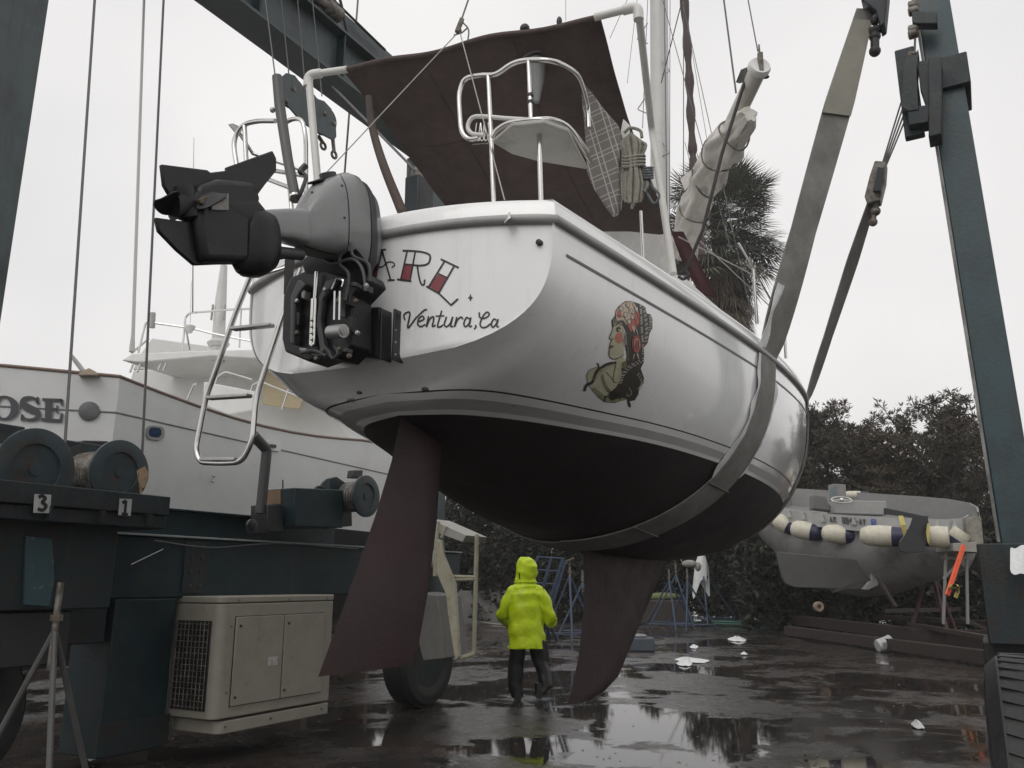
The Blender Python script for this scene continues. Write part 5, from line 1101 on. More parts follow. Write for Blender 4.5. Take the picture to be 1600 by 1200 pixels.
for (pts, r) in [([(203, 582), (212, 557), (224, 556), (214, 582)], .02), ([(247, 579), (258, 551), (266, 551), (255, 579)], .02), ([(330, 620), (340, 588), (352, 580), (395, 593)], .02), ([(292, 626), (303, 600), (308, 600)], .018), ([(216, 551), (228, 503), (240, 501)], .02), ([(236, 504), (300, 513), (330, 521), (480, 550)], .018), ([(285, 547), (290, 495), (296, 489), (370, 483), (440, 481)], .02), ([(290, 510), (296, 547)], .018), ([(377, 483), (374, 543)], .016), ([(205, 552), (233, 529)], .02), ([(384, 640), (395, 600), (408, 596), (480, 625)], .02), ([(440, 640), (452, 604)], .018)]:
    g = MB(); g.tube(fillet([yy(x, y, 13.9) for x, y in pts], .15), r, 7); g.build('hand_rail', M_steel, yc)
g = MB(); g.tube([yy(239, 489, 13.9), yy(238, 512, 13.9)], .05, 8); g.build('rod_holder', M_alu, yc)
g = MB(); g.lathe(yy(297, 512, 13.9), ZV, [(-.1, .03), (0, .09), (.03, .09), (.05, .05)], 16); g.tube([yy(297, 505, 13.9), yy(299, 440, 13.9)], .006, 5); g.build('gps_antenna', M_gel2, yc)
g = MB(); g.tube([yy(340, 548, 14.2), yy(345, 470, 14.2), yy(350, 415, 14.2)], [.12, .10, .06], 14); ms_ = g.build('yacht_mast', M_supw, yc)
g = MB(); g.lathe(yy(341, 538, 14.2), ZV, [(-.05, .16), (.02, .2), (.08, .13)], 18); g.prism([yy(x, y, 14.1) for x, y in [(325, 547), (350, 547), (350, 566), (340, 572), (325, 566)]], (0, .1, 0)); g.build('mast_foot', M_supw, ms_, bevel=.01)
for (x0, y0, x1, y1) in ((333, 476, 330, 500), (352, 476, 350, 500)): g = MB(); g.tube([yy(x0, y0, 14.1), yy(x1, y1, 14.1)], .02, 6); g.build('mast_bracket', M_alu, ms_)
g = MB(); g.tube([yy(301, 488, 13.8), yy(302, 300, 13.8), yy(303, 215, 13.8)], [.012, .006, .004], 5); g.build('whip_antenna', M_wire, yc)
for k in range(3):
    g = MB(); b_ = yp(2.2 + .5 * k, 1.5, .7); b_.z = 0; g.box(b_ + Vector((0, 0, .6)), .2, .2, .6); g.build('keel_block', mat('timber_block', (.06, .05, .04), .8), yc)
# ================================================================ aluminium workboat on cribbing
wb = thing('workboat', 'grey aluminium workboat ringed with white and navy fenders, propped on cribbing under the trees', 'workboat', on_z(1330, 1000, 0))
near = [(1172, 783, 25.5), (1196, 789, 24.8), (1220, 794, 24), (1252, 799, 23.2), (1300, 804, 22), (1350, 807.5, 21), (1400, 810, 20.3), (1450, 812, 19.8), (1480, 812, 19.5), (1503, 810, 19.6), (1512, 805, 20)]
BV_ = Vector((.86, .5, 0))
gun = [on_y(*q) for q in near]; nG = len(gun)
bw = [1.9, 2.2, 2.4, 2.5, 2.5, 2.4, 2.2, 1.8, 1.3, .7, .25]
dep = [1.3, 1.7, 2.0, 2.15, 2.1, 1.85, 1.5, 1.3, 1.1, .85, .6]
def wsec(i):
    c = gun[i]; B = bw[i]; D = dep[i]; up = .62 * B / 2.4
    return [c, c + Vector((-.02, -.02, -.36)), c + BV_ * .05 * B + Vector((0, 0, -.38)), c + BV_ * (.06 * B) + Vector((0, 0, -.55 * D)), c + BV_ * (.2 * B) + Vector((0, 0, -.85 * D)), c + BV_ * (.45 * B) + Vector((0, 0, -D)), c + BV_ * (.75 * B) + Vector((0, 0, -.8 * D + up * .5)), c + BV_ * B + Vector((0, 0, up - .5)), c + BV_ * B + Vector((0, 0, up)), c + BV_ * (B - .06) + Vector((0, 0, up)), c + BV_ * (B - .06) + Vector((0, 0, up - .55)), c + BV_ * .1 + Vector((0, 0, -.45)), c + BV_ * .06]
M_aluh = mat('weathered_alu', (.24, .24, .235), .45, metal=.25, noise=.12, nscale=3, col2=(.14, .135, .13), c2amt=.4, c2scale=2); M_alub = mat('hull_primer', (.07, .07, .068), .55, noise=.2, nscale=3)
secs_ = [smooth_path(wsec(i), 1)[:-1] + [wsec(i)[-1]] for i in range(nG)]
rail_idx = lambda a, b: [[s_[k] for k in range(a, b)] for s_ in [wsec(i) for i in range(nG)]]
g = MB(); g.grid(rail_idx(0, 3)); g.grid([[s_[12], s_[0]] for s_ in [wsec(i) for i in range(nG)]]); g.build('gunwale_strip', mat('gunwale_pale', (.34, .34, .33), .5, noise=.12), wb, smooth=30, thick=.02)
g = MB(); rw = [smooth_path([s_[k] for k in range(2, 9)], 4) for s_ in [wsec(i) for i in range(nG)]]; g.grid(rw); g.add(rw[0], [tuple(range(len(rw[0])))]); g.build('hull', M_aluh, wb, smooth=50, thick=.02)
g = MB(); g.grid(rail_idx(8, 12)); g.build('inner_lining', mat('alu_inner', (.24, .24, .235), .5, metal=.2, noise=.1), wb, smooth=30, thick=.02)
kz = lambda x, y, Y=21.6: on_y(x, y, Y)
g = MB(); g.prism([kz(*q) for q in [(1212, 862), (1300, 870), (1380, 880), (1371, 915), (1360, 922), (1240, 918), (1226, 912), (1220, 900)]], (0, .12, 0)); g.build('keel_skeg', M_alub, wb, bevel=.02)
g = MB(); g.prism([kz(*q, 21.4) for q in [(1352, 846), (1371, 848), (1371, 915), (1355, 922), (1346, 921), (1360, 905), (1358, 880)]], (0, .14, 0)); g.build('rudder_post', mat('rudder_grey', (.26, .26, .26), .5, noise=.2), wb, bevel=.02)
for k, x in enumerate([1198, 1216, 1234, 1256, 1286, 1334, 1464, 1490]):
    i = next(j for j in range(nG - 1) if near[j + 1][0] >= x); f = (x - near[i][0]) / (near[i + 1][0] - near[i][0]); c = gun[i].lerp(gun[i + 1], f) + Vector((-.03, -.06, 0)); d = (gun[i + 1] - gun[i]).normalized()
    g = MB(); g.prism([c + Vector((0, 0, .0)), c + d * .09 - Vector((0, 0, .22)), c - d * .09 - Vector((0, 0, .22))], Vector((-.5, -.8, 0)) * .08); g.build('gusset_bracket', mat('bracket_pale', (.42, .42, .40), .5), wb)
# registration marks
def regmark(x0, strokes, m=M_letter, s=1.0, y0=0, nm='registration_mark'):
    g = MB()
    for st in strokes:
        rows = []
        for (x, y) in st:
            X = x0 + x; i = next(j for j in range(nG - 1) if near[j + 1][0] >= X); f = (X - near[i][0]) / (near[i + 1][0] - near[i][0]); c = gun[i].lerp(gun[i + 1], f); c = c + Vector((-.03, -.05, -(y + y0) / 9 * .16 - .06)); rows.append(c)
        for a_, b_ in zip(rows, rows[1:]): g.beam(a_, b_, .012, .028, Vector((-.5, -.85, 0)).cross((b_ - a_).normalized()))
    g.build(nm, m, wb, smooth=0)
GL = {'A': [[(0, 8), (1.5, 0), (3, 8)], [(.6, 5), (2.4, 5)]], 'K': [[(0, 0), (0, 8)], [(3, 0), (0, 4), (3, 8)]], 'E': [[(3, 0), (0, 0), (0, 8), (3, 8)], [(0, 4), (2.4, 4)]], '-': [[(0, 4), (2, 4)]], '4': [[(2.4, 8), (2.4, 0), (0, 5), (3, 5)]], '6': [[(3, 0), (0, 2), (0, 8), (3, 8), (3, 4), (0, 4)]], '8': [[(0, 0), (3, 0), (3, 8), (0, 8), (0, 0)], [(0, 4), (3, 4)]], 'Y': [[(0, 0), (1.5, 4), (3, 0)], [(1.5, 4), (1.5, 8)]], 'R': [[(0, 8), (0, 0), (3, 0), (3, 4), (0, 4)], [(1.5, 4), (3, 8)]]}
for ch, x in zip('AK8846-AY', (1297, 1303, 1317, 1322.5, 1328, 1333.5, 1338.5, 1343, 1348.5)): regmark(x, GL[ch])
regmark(1362, [[(0, 0), (6, 0), (6, 8), (0, 8), (0, 0)], [(2, 2), (2, 6), (4, 6)]], mat('sticker_blue', (.05, .09, .35), .5), nm='blue_sticker')
# console, seat and wheel inside
g = MB(); g.prism([kz(*q, 22.5) for q in [(1298, 786), (1300, 783), (1378, 784), (1381, 806), (1298, 803)]], (0, .5, 0)); con = g.build('console', mat('console_grey', (.30, .30, .29), .5, noise=.1), wb, bevel=.02)
g = MB(); g.prism([kz(*q, 22.8) for q in [(1297, 757), (1318, 758), (1319, 784), (1300, 784)]], (0, .35, 0)); g.build('console_tower', mat('console_dark', (.20, .20, .19), .5), con, bevel=.02)
g = MB(); g.prism([kz(*q, 22.55) for q in [(1296, 762), (1306, 760), (1307, 782), (1298, 784)]], (0, .03, 0)); g.build('wind_glass', mat('pale_glass', (.12, .16, .17), .1), con)
g = MB(); c = kz(1315, 781, 22.2); g.tube([c + Vector((.27 * math.cos(u), .12 * math.sin(u), .09 * math.sin(u))) for u in [2 * math.pi * k / 20 for k in range(20)]], .018, 6, closed=True); g.ball(c, .06, 6); g.tube([c - Vector((.25, 0, 0)), c + Vector((.25, 0, 0))], .012, 5); g.build('steering_wheel', M_steel, con)
g = MB(); g.prism([kz(*q, 22.7) for q in [(1268, 774), (1287, 776), (1291, 790), (1298, 792), (1298, 800), (1268, 796)]], (0, .4, 0)); g.build('helm_seat', mat('seat_grey', (.13, .13, .125), .6), wb, bevel=.03)
g = MB(); g.prism([kz(*q, 21.8) for q in [(1382, 794), (1440, 806), (1440, 811), (1382, 803)]], (0, .1, 0)); g.build('thwart', M_black, wb)
# fenders
def fender(px, py, Lpx, rpx, Y, ang, lab, navy='r', i=0):
    c = on_y(px, py + 5, Y); sc = Y / FPX * 1.0; d = Vector((math.cos(R(ang)) * .86, -.5 * math.cos(R(ang)), -math.sin(R(ang)))).normalized(); Lm = Lpx * sc / .88; r = rpx * sc
    f = thing('boat_fender', lab, 'fender', c, 'white and navy fenders round the workboat')
    h = Lm / 2
    g = MB(); g.lathe(c, d, [(-h, r * .4), (-h * .93, r * .68), (-h * .7, r * .9), (-h * .3, r * .97), (h * .1, r * .95), (h * .22, r * .92)], 24); g.build('white_body', mat('fender_white', (.56, .53, .43), .45, noise=.15, col2=(.42, .38, .28), c2amt=.36, c2scale=5), f)
    ends = [1] if navy == 'r' else ([-1] if navy == 'l' else [1, -1])
    for e in ends:
        g = MB(); s0 = h * .222 if e > 0 else h * .7; g.lathe(c + d * e * s0 * (1 if e > 0 else 1), d * e, [(0, r * (.905 if e > 0 else .93)), (h * .34, r * .85), (h * .56, r * .66), (h * .70, r * .4), (h * .76, r * .22), (h * .86, r * .2)], 24); g.build('navy_end', mat('fender_navy', (.022, .022, .065), .45, noise=.2), f)
    return f
for i, (x, y, Lp, r_, Y, a_, lab, nv) in enumerate([
    (1212, 806, 26, 13, 24.5, 38, 'white fender furthest from the bow of the workboat, half behind the sailboat hull', 'r'), (1228, 815, 32, 13.5, 23.9, 32, 'second fender from the left end of the row on the workboat', 'r'), (1262, 825, 44, 14.5, 22.8, 14, 'white and navy fender below the left end of the registration marks', 'r'),
    (1316, 830, 52, 15, 21.8, 6, 'white and navy fender right below the registration marks', 'r'), (1385, 833, 66, 17, 20.2, 4, 'longest white fender, just left of the black mat', 'r'),
    (1475, 834, 52, 17, 19.1, 3, 'white fender with a navy left end, right of the black mat', 'l'), (1502, 828, 30, 15, 19.3, -50, 'white fender bent round the bow of the workboat', 'l'), (1340, 768, 36, 6, 24.5, 4, 'yellowed fender lying on the far gunwale of the workboat', 'r'), (1489, 816, 22, 8, 19.9, 10, 'small pale fender on the deck at the bow of the workboat', 'r')]):
    fender(x, y, Lp, r_, Y, a_, lab, nv)
g = MB(); mtp = [(1426, 806), (1450, 806), (1452, 830), (1444, 862), (1428, 864), (1406, 862), (1404, 850), (1414, 836), (1422, 820)]
g.prism([on_y(*q, 19.0) for q in mtp], (-.03, -.06, 0)); tag(g.build('rubber_mat', M_black, bevel=.01), 'black rubber mat draped over the fenders near the bow of the workboat', 'mat')
M_yel = mat('yellow_strap', (.48, .40, .12), .6, noise=.2)
g = MB(); g.grid([[on_y(1404, 806, 19.1), on_y(1411, 806, 19.1)], [on_y(1407, 820, 18.95), on_y(1415, 820, 18.95)], [on_y(1412, 838, 19.0), on_y(1417, 837, 19.0)], [on_y(1405, 846, 19.1), on_y(1410, 848, 19.1)]]); tag(g.build('yellow_strap', M_yel, thick=.01), 'yellow strap hanging left of the black mat', 'strap', 'yellow straps on the workboat')
g = MB(); g.grid([[on_y(1449, 818, 18.9), on_y(1453, 818, 18.9)], [on_y(1447, 832, 18.85), on_y(1452, 834, 18.85)], [on_y(1449, 846, 18.9), on_y(1452, 852, 18.9)]]); tag(g.build('yellow_strap', M_yel, thick=.01), 'short yellow strap hanging on the right edge of the black mat', 'strap', 'yellow straps on the workboat')
# cribbing and rails
cr = thing('cradle', 'rusty steel cradle beams under the aluminium workboat', 'cradle', on_z(1400, 1010, 0)); M_rust = mat('rusty_steel', (.030, .021, .018), .65, noise=.35, col2=(.055, .028, .02), c2amt=.4, c2scale=4)
def cbm(x0, y0, x1, y1, z, w=.18, h=.22, nm='beam'):
    g = MB(); g.beam(on_z(x0, y0, z), on_z(x1, y1, z), w, h); g.build(nm, M_rust, cr, bevel=.01)
cbm(1190, 962, 1600, 1012, .35, .2, .3); cbm(1230, 985, 1640, 1040, .18, .2, .25); cbm(1200, 940, 1560, 960, .6); cbm(1300, 960, 1560, 975, .5, .15, .15); cbm(1440, 985, 1570, 990, .4, .12, .12)
for (x, y, w, h) in ((1225, 942, 1.3, 1.15), (1298, 942, 1.0, 1.3), (1350, 948, .9, .9), (1440, 950, 1.1, .7), (1510, 950, .9, .8)):
    c = on_z(x, y + 18, 0); g = MB(); g.box(c + Vector((0, 0, h / 2)), w / 2, .3, h / 2); g.build('timber_crib', mat('wet_timber', (.035, .028, .023), .7, noise=.4, stretch=(1, 1, 6)), cr, bevel=.02)
cbm(1420, 975, 1560, 1000, .55, .1, .1); cbm(1380, 955, 1500, 952, .75, .1, .12)
for (x0, y0, z0, x1, y1, z1) in [(1370, 900, 1.7, 1400, 948, .9), (1500, 965, .9, 1560, 992, .4), (1300, 925, 1.2, 1360, 905, 1.6)]:
    g = MB(); g.beam(on_y(x0, y0, 20), on_y(x1, y1, 19.5), .06, .06); g.build('brace', M_rust, cr)
g = MB(); g.lathe(on_y(1279, 948, 20.5), (0, -1, 0), [(-.05, .12), (.03, .12), (.05, .1), (.05, .05), (-.03, .05)], 18); g.build('trailer_hub', mat('hub_worn', (.22, .16, .12), .6, noise=.4), cr)
# clutter under the workboat
rr = random.Random(21)
for k, (x, y, lab, nm, cat) in enumerate([(1260, 962, 'dark crate under the stern of the workboat', 'crate', 'crate'), (1330, 968, 'dark tub beside the timber crib of the workboat', 'plastic_tub', 'tub'), (1400, 958, 'stack of short planks behind the cradle beams', 'plank_stack', 'planks'), (1545, 985, 'dark drum by the right lift leg', 'oil_drum', 'drum')]):
    c = on_z(x, y, 0); g = MB(); mm_ = mat('junk_dark_%d' % k, (.03 + .01 * k, .03, .028), .6, noise=.4)
    if nm == 'oil_drum': g.lathe(c, ZV, [(0, .28), (.3, .28), (.31, .295), (.33, .28), (.6, .28), (.61, .295), (.63, .28), (.88, .28), (.89, .26)], 24)
    elif nm == 'plastic_tub': g.lathe(c, ZV, [(0, .28), (.42, .36), (.42, .39), (.45, .39), (.45, .33), (.1, .27)], 20)
    elif nm == 'plank_stack':
        for q in range(6): g.box(c + Vector((rr.uniform(-.1, .1), 0, .06 + .1 * q)), .8 + rr.uniform(-.15, .15), .25, .04)
    else:
        for q in range(4): g.box(c + Vector((0, -.25, .1 + .16 * q)), .38, .012, .06)
        g.box(c + Vector((0, 0, .36)), .36, .22, .34)
    tag(g.build(nm, mm_, bevel=.01), lab, cat)
# tripod boat stands
def stand(foot, H, rad, name_lab, mt, thick=.03, rot=0, pad=True, group='tripod boat stands', cat='boat stand'):
    foot = Vector(foot); foot.z = 0; st = thing('boat_stand', name_lab, cat, foot, group); top = foot + Vector((0, 0, H * .8))
    for k in range(3):
        t = rot + k * 2 * math.pi / 3; f = foot + Vector((rad * math.cos(t), rad * math.sin(t), 0))
        g = MB(); g.tube([top + (f - top) * .0, f + Vector((0, 0, .02))], thick, 8); g.build('leg', mt, st)
        t2 = t + 2 * math.pi / 3; f2 = foot + Vector((rad * math.cos(t2), rad * math.sin(t2), 0))
        g = MB(); g.tube([lerp(f, top, .12), lerp(f2, top, .12)], thick * .6, 6); g.build('brace', mt, st)
    g = MB(); g.tube([top - ZV * .25, foot + ZV * H], thick * 1.1, 10); g.lathe(foot + ZV * H * .84, ZV, [(0, thick * 2), (.04, thick * 2)], 10); g.build('screw_post', M_worn, st)
    if pad: g = MB(); g.box(foot + Vector((0, 0, H)), .13, .13, .025, (Vector((1, 0, .4)).normalized(), Vector((0, 1, 0)), Vector((-.4, 0, 1)).normalized())); g.build('top_pad', mat('pad_wood', (.12, .09, .06), .8), st, bevel=.01)
    return st
M_blue = mat('stand_blue', (.030, .052, .095), .5, noise=.25, col2=(.05, .04, .035), c2amt=.38, c2scale=12); M_sgrey = mat('stand_grey', (.075, .075, .072), .55, noise=.25); M_smar = mat('stand_maroon', (.085, .035, .035), .55, noise=.3)
def gz(x, y): return on_z(x, y, 0)
c = Vector((-3.02, 5.7, 0)); stand(c, 1.55, .5, 'grey tripod boat stand beside the left wheel of the lift', M_sgrey, .02, 1.2, False)
stand(gz(892, 1003), 2.15, .85, 'tall dark blue tripod stand between the worker and the keel', M_blue, .03, .5)
stand(gz(912, 995), 1.9, .8, 'dark blue stand partly hidden behind the keel', M_blue, .03, 1.3, False)
stand(gz(1078, 986), 2.0, .95, 'blue tripod stand at the right end of the nested cluster behind the keel', M_blue, .03, .2, False)
stand(gz(1060, 982), 2.25, 1.0, 'blue tripod stand in the middle of the nested cluster behind the keel', M_blue, .03, .9, False)
stand(gz(1049, 985), 2.0, 1.0, 'blue tripod stand at the left end of the nested cluster behind the keel', M_blue, .03, .5, False)
stand(gz(1103, 976), 2.5, 1.5, 'wide grey blue tripod stand with a white rag on its head', M_blue, .03, .35, False)
stand(gz(1468, 1010), 2.5, .75, 'rusty maroon stand propping the bow of the workboat', M_smar, .05, .4)
c = gz(1103, 976); g = MB(); T = c + ZV * 2.55; rows = []
for i in range(9):
    t = i / 8; rows.append([T + Vector((.22 * math.cos(u) * (1 + .5 * t) * (.35 + .65 * min(1, t * 3)) - .12 * t, .2 * math.sin(u), .12 - 1.35 * t * (1 + .25 * math.sin(u * 2 + 1)) + .05 * math.sin(3 * u))) for u in [math.pi * 1.7 * k / 14 for k in range(15)]])
g.grid(rows); tag(g.build('white_rag', M_cloth, thick=.01, smooth=60), 'white rag draped over the head of a tripod stand', 'rag')
c = gz(1068, 980); g = MB(); g.ball(c + Vector((.3, -.1, 2.2)), .2, 7, (1.4, .8, .7)); g.ball(c + Vector((.6, -.1, 2.1)), .12, 6, (1, 1, 1.4)); tag(g.build('crumpled_cloth', mat('grey_cloth', (.28, .27, .25), .8, noise=.3, bump=.6)), 'crumpled grey cloth on top of the blue stand cluster', 'cloth')
# blue step ladder leaning behind the worker
ld = thing('blue_ladder', 'wide blue steel ladder leaning behind the worker', 'ladder', gz(850, 1000)); ly = lambda x, y: on_y(x, y, 19)
for (x0, y0, x1, y1) in ((841, 868, 812, 945), (861, 872, 842, 940), (879, 874, 852, 960), (884, 876, 857, 962)): g = MB(); g.beam(ly(x0, y0), ly(x1, y1), .05, .06); g.build('rail', M_blue, ld)
for k in range(5): yk = 870 + k * 20; x0 = 840 - (yk - 868) * .35; x1 = 881 - (yk - 872) * .33; g = MB(); g.tube([ly(x0, yk), ly(x1, yk + 3)], .022, 6); g.build('rung', M_blue, ld)
for k in range(3):
    x0 = 855 - k * 2; g = MB(); g.tube([ly(x0, 960), gz(846 + 12 * k, 1000)], .03, 6); g.build('rail', M_blue, ld)
# yard wall, roof, hedge pieces
g = MB(); c0 = on_z(560, 972, 0); c1 = on_z(815, 973, 0); g.beam(c0 + ZV * .6, c1 + ZV * .6, .25, 1.25); w_ = g.build('yard_wall', mat('concrete_wall', (.16, .155, .145), .85, noise=.25, nscale=2, bump=.3), bevel=.02); tag(w_, 'low concrete wall behind the operator stand of the lift', 'wall')
g = MB(); g.prism([on_y(*q, 40) for q in [(885, 895), (898, 880), (924, 888), (932, 896)]], (0, 5, 0)); sh = thing('shed', 'small shed with a pinkish tiled roof seen between the hull and the keel', 'shed', on_z(905, 958, 0)); g.build('roof', mat('pink_tiles', (.38, .24, .19), .8, noise=.2), sh)
g = MB(); g.prism([on_y(*q, 40.2) for q in [(887, 895), (930, 896), (930, 965), (887, 965)]], (0, 4, 0)); g.build('wall', mat('shed_wall', (.10, .10, .09), .8), sh)
g = MB(); g.prism([on_y(*q, 19.5) for q in [(1513, 808), (1528, 808), (1533, 864), (1506, 864)]], (0, .3, 0)); tag(g.build('concrete_block', mat('mottled_concrete', (.26, .245, .21), .8, noise=.3, nscale=10, col2=(.16, .15, .12), c2amt=.45, c2scale=8), bevel=.02), 'upright mottled concrete block left of the right lift leg', 'block')
g = MB(); g.prism([on_y(*q, 19.3) for q in [(1475, 850), (1512, 848), (1514, 864), (1476, 862)]], (0, .8, 0)); bench = thing('work_bench', 'pale work bench beyond the bow of the workboat', 'bench', on_z(1495, 985, 0)); g.build('bench_top', mat('bench_pale', (.30, .29, .26), .7), bench, bevel=.01)
for (x0, y0, x1, y1) in ((1478, 862, 1474, 975), (1510, 862, 1512, 975), (1474, 905, 1508, 868), (1472, 872, 1512, 872)): g = MB(); g.tube([on_y(x0, y0, 19.4), on_y(x1, y1, 19.4)], .035, 7); g.build('leg', mat('bench_leg', (.22, .215, .20), .6), bench)
g = MB(); g.beam(on_y(1506, 852, 18.6), on_y(1480, 930, 18.4), .05, .09); tag(g.build('orange_batten', mat('orange_paint', (.85, .12, .04), .5)), 'bright orange batten leaning beyond the bow of the workboat', 'batten')
g = MB(); g.tube(smooth_path([gz(1476, 940) + ZV * .6, on_y(1485, 918, 18.3), on_y(1496, 922, 18.3), on_y(1493, 934, 18.3)], 4), .04, 6); tag(g.build('yellow_rope', M_yel), 'tangled yellow rope end at the foot of the orange batten', 'rope')
# clothing-like rag on the right beam
g = MB(); g.grid([[on_y(1578 + 8 * j, 852 + 5 * math.sin(j * 2) + 9 * i + 3 * math.sin(i + j), 6.9 - .03 * i) for j in range(5)] for i in range(6)]); tag(g.build('pale_rag', M_cloth, thick=.004, smooth=60, subsurf=2), 'pale rag hanging over the right side beam of the lift', 'rag')
# fallen leaves and grit
rr = random.Random(77); g = MB()
for k in range(900):
    y_ = 7 + 22 * rr.random() ** 1.6; x_ = rr.uniform(-.55, .62) * y_; c = Vector((x_, y_, .006)); a = rr.uniform(0, 6.28); s_ = rr.uniform(.008, .028); u = Vector((math.cos(a), math.sin(a), rr.uniform(-.2, .3))) * s_; w = Vector((-math.sin(a), math.cos(a), rr.uniform(-.1, .3))) * s_ * .55
    g.add([c - u, c + w, c + u, c - w], [(0, 1, 2, 3)])
tag(g.build('ground_debris', mat('debris', (.16, .13, .09), .7, noise=.6, nscale=3), smooth=0, merge=False), 'small leaves and grit scattered over the wet ground', 'debris', kind='stuff')
# ---------------------------------------------------------------- litter and small things
def litter(pts, lab, z=.03, cat='litter', nm='plastic_scrap', hgt=.05):
    n = len(pts); c = sum((gz(*p) for p in pts), Vector()) / n; g = MB(); rr = random.Random(n * 7 + int(pts[0][0]))
    P = smooth_path([gz(*p) for p in pts], 4, True); rows = [[p + ZV * (.006 + .02 * rr.random()) for p in P]]
    for k in (.7, .4, .12): rows.append([c + (p - c) * k + ZV * (hgt * (1 - k) + .03 * rr.random()) for p in P])
    rows = [r + [r[0]] for r in rows]; g.grid(rows); o = g.build(nm, M_cloth, smooth=60, thick=.004); tag(o, lab, cat, 'white scraps on the wet ground'); return o
litter([(1055, 1031), (1075, 1028), (1108, 1033), (1095, 1037), (1062, 1034)], 'long white scrap lying behind the crumpled one on the wet ground', hgt=.04)
litter([(1057, 1037), (1066, 1034), (1074, 1036), (1080, 1032), (1080, 1041), (1062, 1041)], 'crumpled white scrap in front of the long one right of the keel', hgt=.1)
litter([(1137, 999), (1150, 997), (1164, 999), (1164, 1003), (1143, 1002)], 'white scrap farthest from the viewer, right of the scraps pair', hgt=.1)
litter([(1158, 1022), (1168, 1023), (1168, 1024), (1159, 1024)], 'tiny flat white scrap between the far scrap and the bucket')
litter([(1424, 1135), (1430, 1130), (1445, 1139), (1433, 1140)], 'small folded white scrap nearest the viewer at lower right', hgt=.06)
litter([(132, 1175), (150, 1168), (152, 1180), (136, 1184)], 'white scrap beside the left lift column', hgt=.05)
litter([(1078, 1011), (1088, 1009), (1091, 1013), (1081, 1014)], 'small black and white scrap left of the far white scrap', hgt=.06)
bkt = thing('paint_bucket', 'white plastic bucket lying on the wet ground in front of the cradle', 'bucket', gz(1382, 1019)); c = gz(1382, 1019); d = Vector((.97, .1, .22)).normalized(); c = c + ZV * .17
g = MB(); g.lathe(c - d * .16, d, [(0, .13), (.02, .14), (.3, .165), (.31, .175), (.33, .175), (.33, .15), (.05, .12)], 28); g.build('pail', mat('bucket_white', (.42, .43, .43), .4, noise=.15), bkt)
g = MB(); g.tube([c + d * .12 + Vector((-.02 * math.cos(u), .17 * math.cos(u) * 1, 0)) + ZV * .17 * math.sin(u) for u in [math.pi * k / 14 for k in range(15)]], .006, 6); g.build('handle', M_wire, bkt)
g = MB(); g.prism([c + Vector((-.09, -.145, .05)), c + Vector((.0, -.16, .06)), c + Vector((.0, -.16, -.03)), c + Vector((-.09, -.15, -.04))], (0, .004, 0)); g.build('bucket_label', M_motor, bkt)
case = thing('tool_case', 'blue grey tool case on the ground just right of the keel', 'case', gz(1003, 1018)); c = gz(1000, 1017); g = MB(); g.box(c + ZV * .15, .32, .22, .15); g.build('case_body', mat('case_blue', (.055, .07, .085), .5), case, bevel=.03)
g = MB(); g.ball(c + Vector((0, 0, .33)), .1, 6, (1.8, 1.1, .55)); g.build('case_top_bag', mat('bag_grey', (.22, .22, .22), .7, bump=.4), case)
bk5 = thing('rubbish_heap', 'low heap of timber and sacks left of the blue stand cluster', 'rubbish heap', gz(1030, 975)); g = MB(); c = gz(1030, 975); g.box(c + ZV * .45, 1.0, .4, .45); g.build('timber_pile', mat('wet_timber', (.035, .028, .023), .7), bk5, bevel=.05)
g = MB(); g.ball(c + Vector((.2, 0, 1.0)), .5, 7, (1.4, .7, .35)); g.build('sack', mat('moss_sack', (.12, .14, .05), .9, noise=.4, bump=.5), bk5)
g = MB(); g.box(c + Vector((-.9, 0, .95)), .35, .2, .04); g.build('white_board', M_cloth, bk5)
for k, (c0, lab, m_) in enumerate([((1150, 975), 'green hose lying in loops under the trees', mat('green_hose', (.05, .14, .11), .5)), ((735, 975), 'pale hose lying in front of the low wall', mat('pale_hose', (.30, .28, .22), .6))]):
    g = MB(); P = [(c0[0] - 90 + 22 * i, c0[1] - 6 + 3 * math.sin(i * 1.3) + i * .8) for i in range(9)]; pts = smooth_path([gz(x, y) + ZV * .03 for x, y in P], 6)
    if k == 0: cc = gz(1180, 977); pts += [cc + Vector((1.6 * math.cos(u), 1.1 * math.sin(u), .03 + .012 * u)) for u in [.35 * j for j in range(40)]]
    g.tube(pts, .03, 6); tag(g.build('hose', m_), lab, 'hose')
# ================================================================ worker in a yellow raincoat
F = gz(824, 1096); F.z = 0; per = thing('person', 'person in a bright yellow hooded raincoat and black trousers walking away under the hull', 'person', F)
X_, Y_ = Vector((1, 0, 0)), Vector((0, 1, 0)); P3 = lambda x, y, z: F + Vector((x, y, z))
M_skin = mat('skin', (.38, .24, .17), .55); M_hv = mat('high_vis', (.60, .78, .010), .42, noise=.14, nscale=9, bump=.8, bscale=9); M_tr = mat('wet_black_trousers', (.008, .008, .009), .45, noise=.3, bump=.3, bscale=14)
me = bpy.data.meshes.new('body'); bv = [((0, 0, .98), .14), ((0, .01, 1.2), .15), ((-.01, .02, 1.42), .15), ((-.015, .05, 1.56), .06), ((.0, .06, 1.68), .095), ((.01, .07, 1.78), .07),
    ((-.19, .02, 1.46), .06), ((-.29, .04, 1.2), .045), ((-.27, .26, 1.12), .035), ((-.25, .33, 1.10), .03), ((.19, .02, 1.44), .06), ((.29, .03, 1.18), .045), ((.30, .27, 1.10), .035), ((.30, .34, 1.09), .03),
    ((-.10, 0, .9), .10), ((-.14, .02, .5), .07), ((-.15, -.02, .1), .045), ((-.15, .14, .04), .035), ((.10, 0, .9), .10), ((.16, .08, .52), .07), ((.26, -.02, .16), .045), ((.27, .12, .10), .035)]
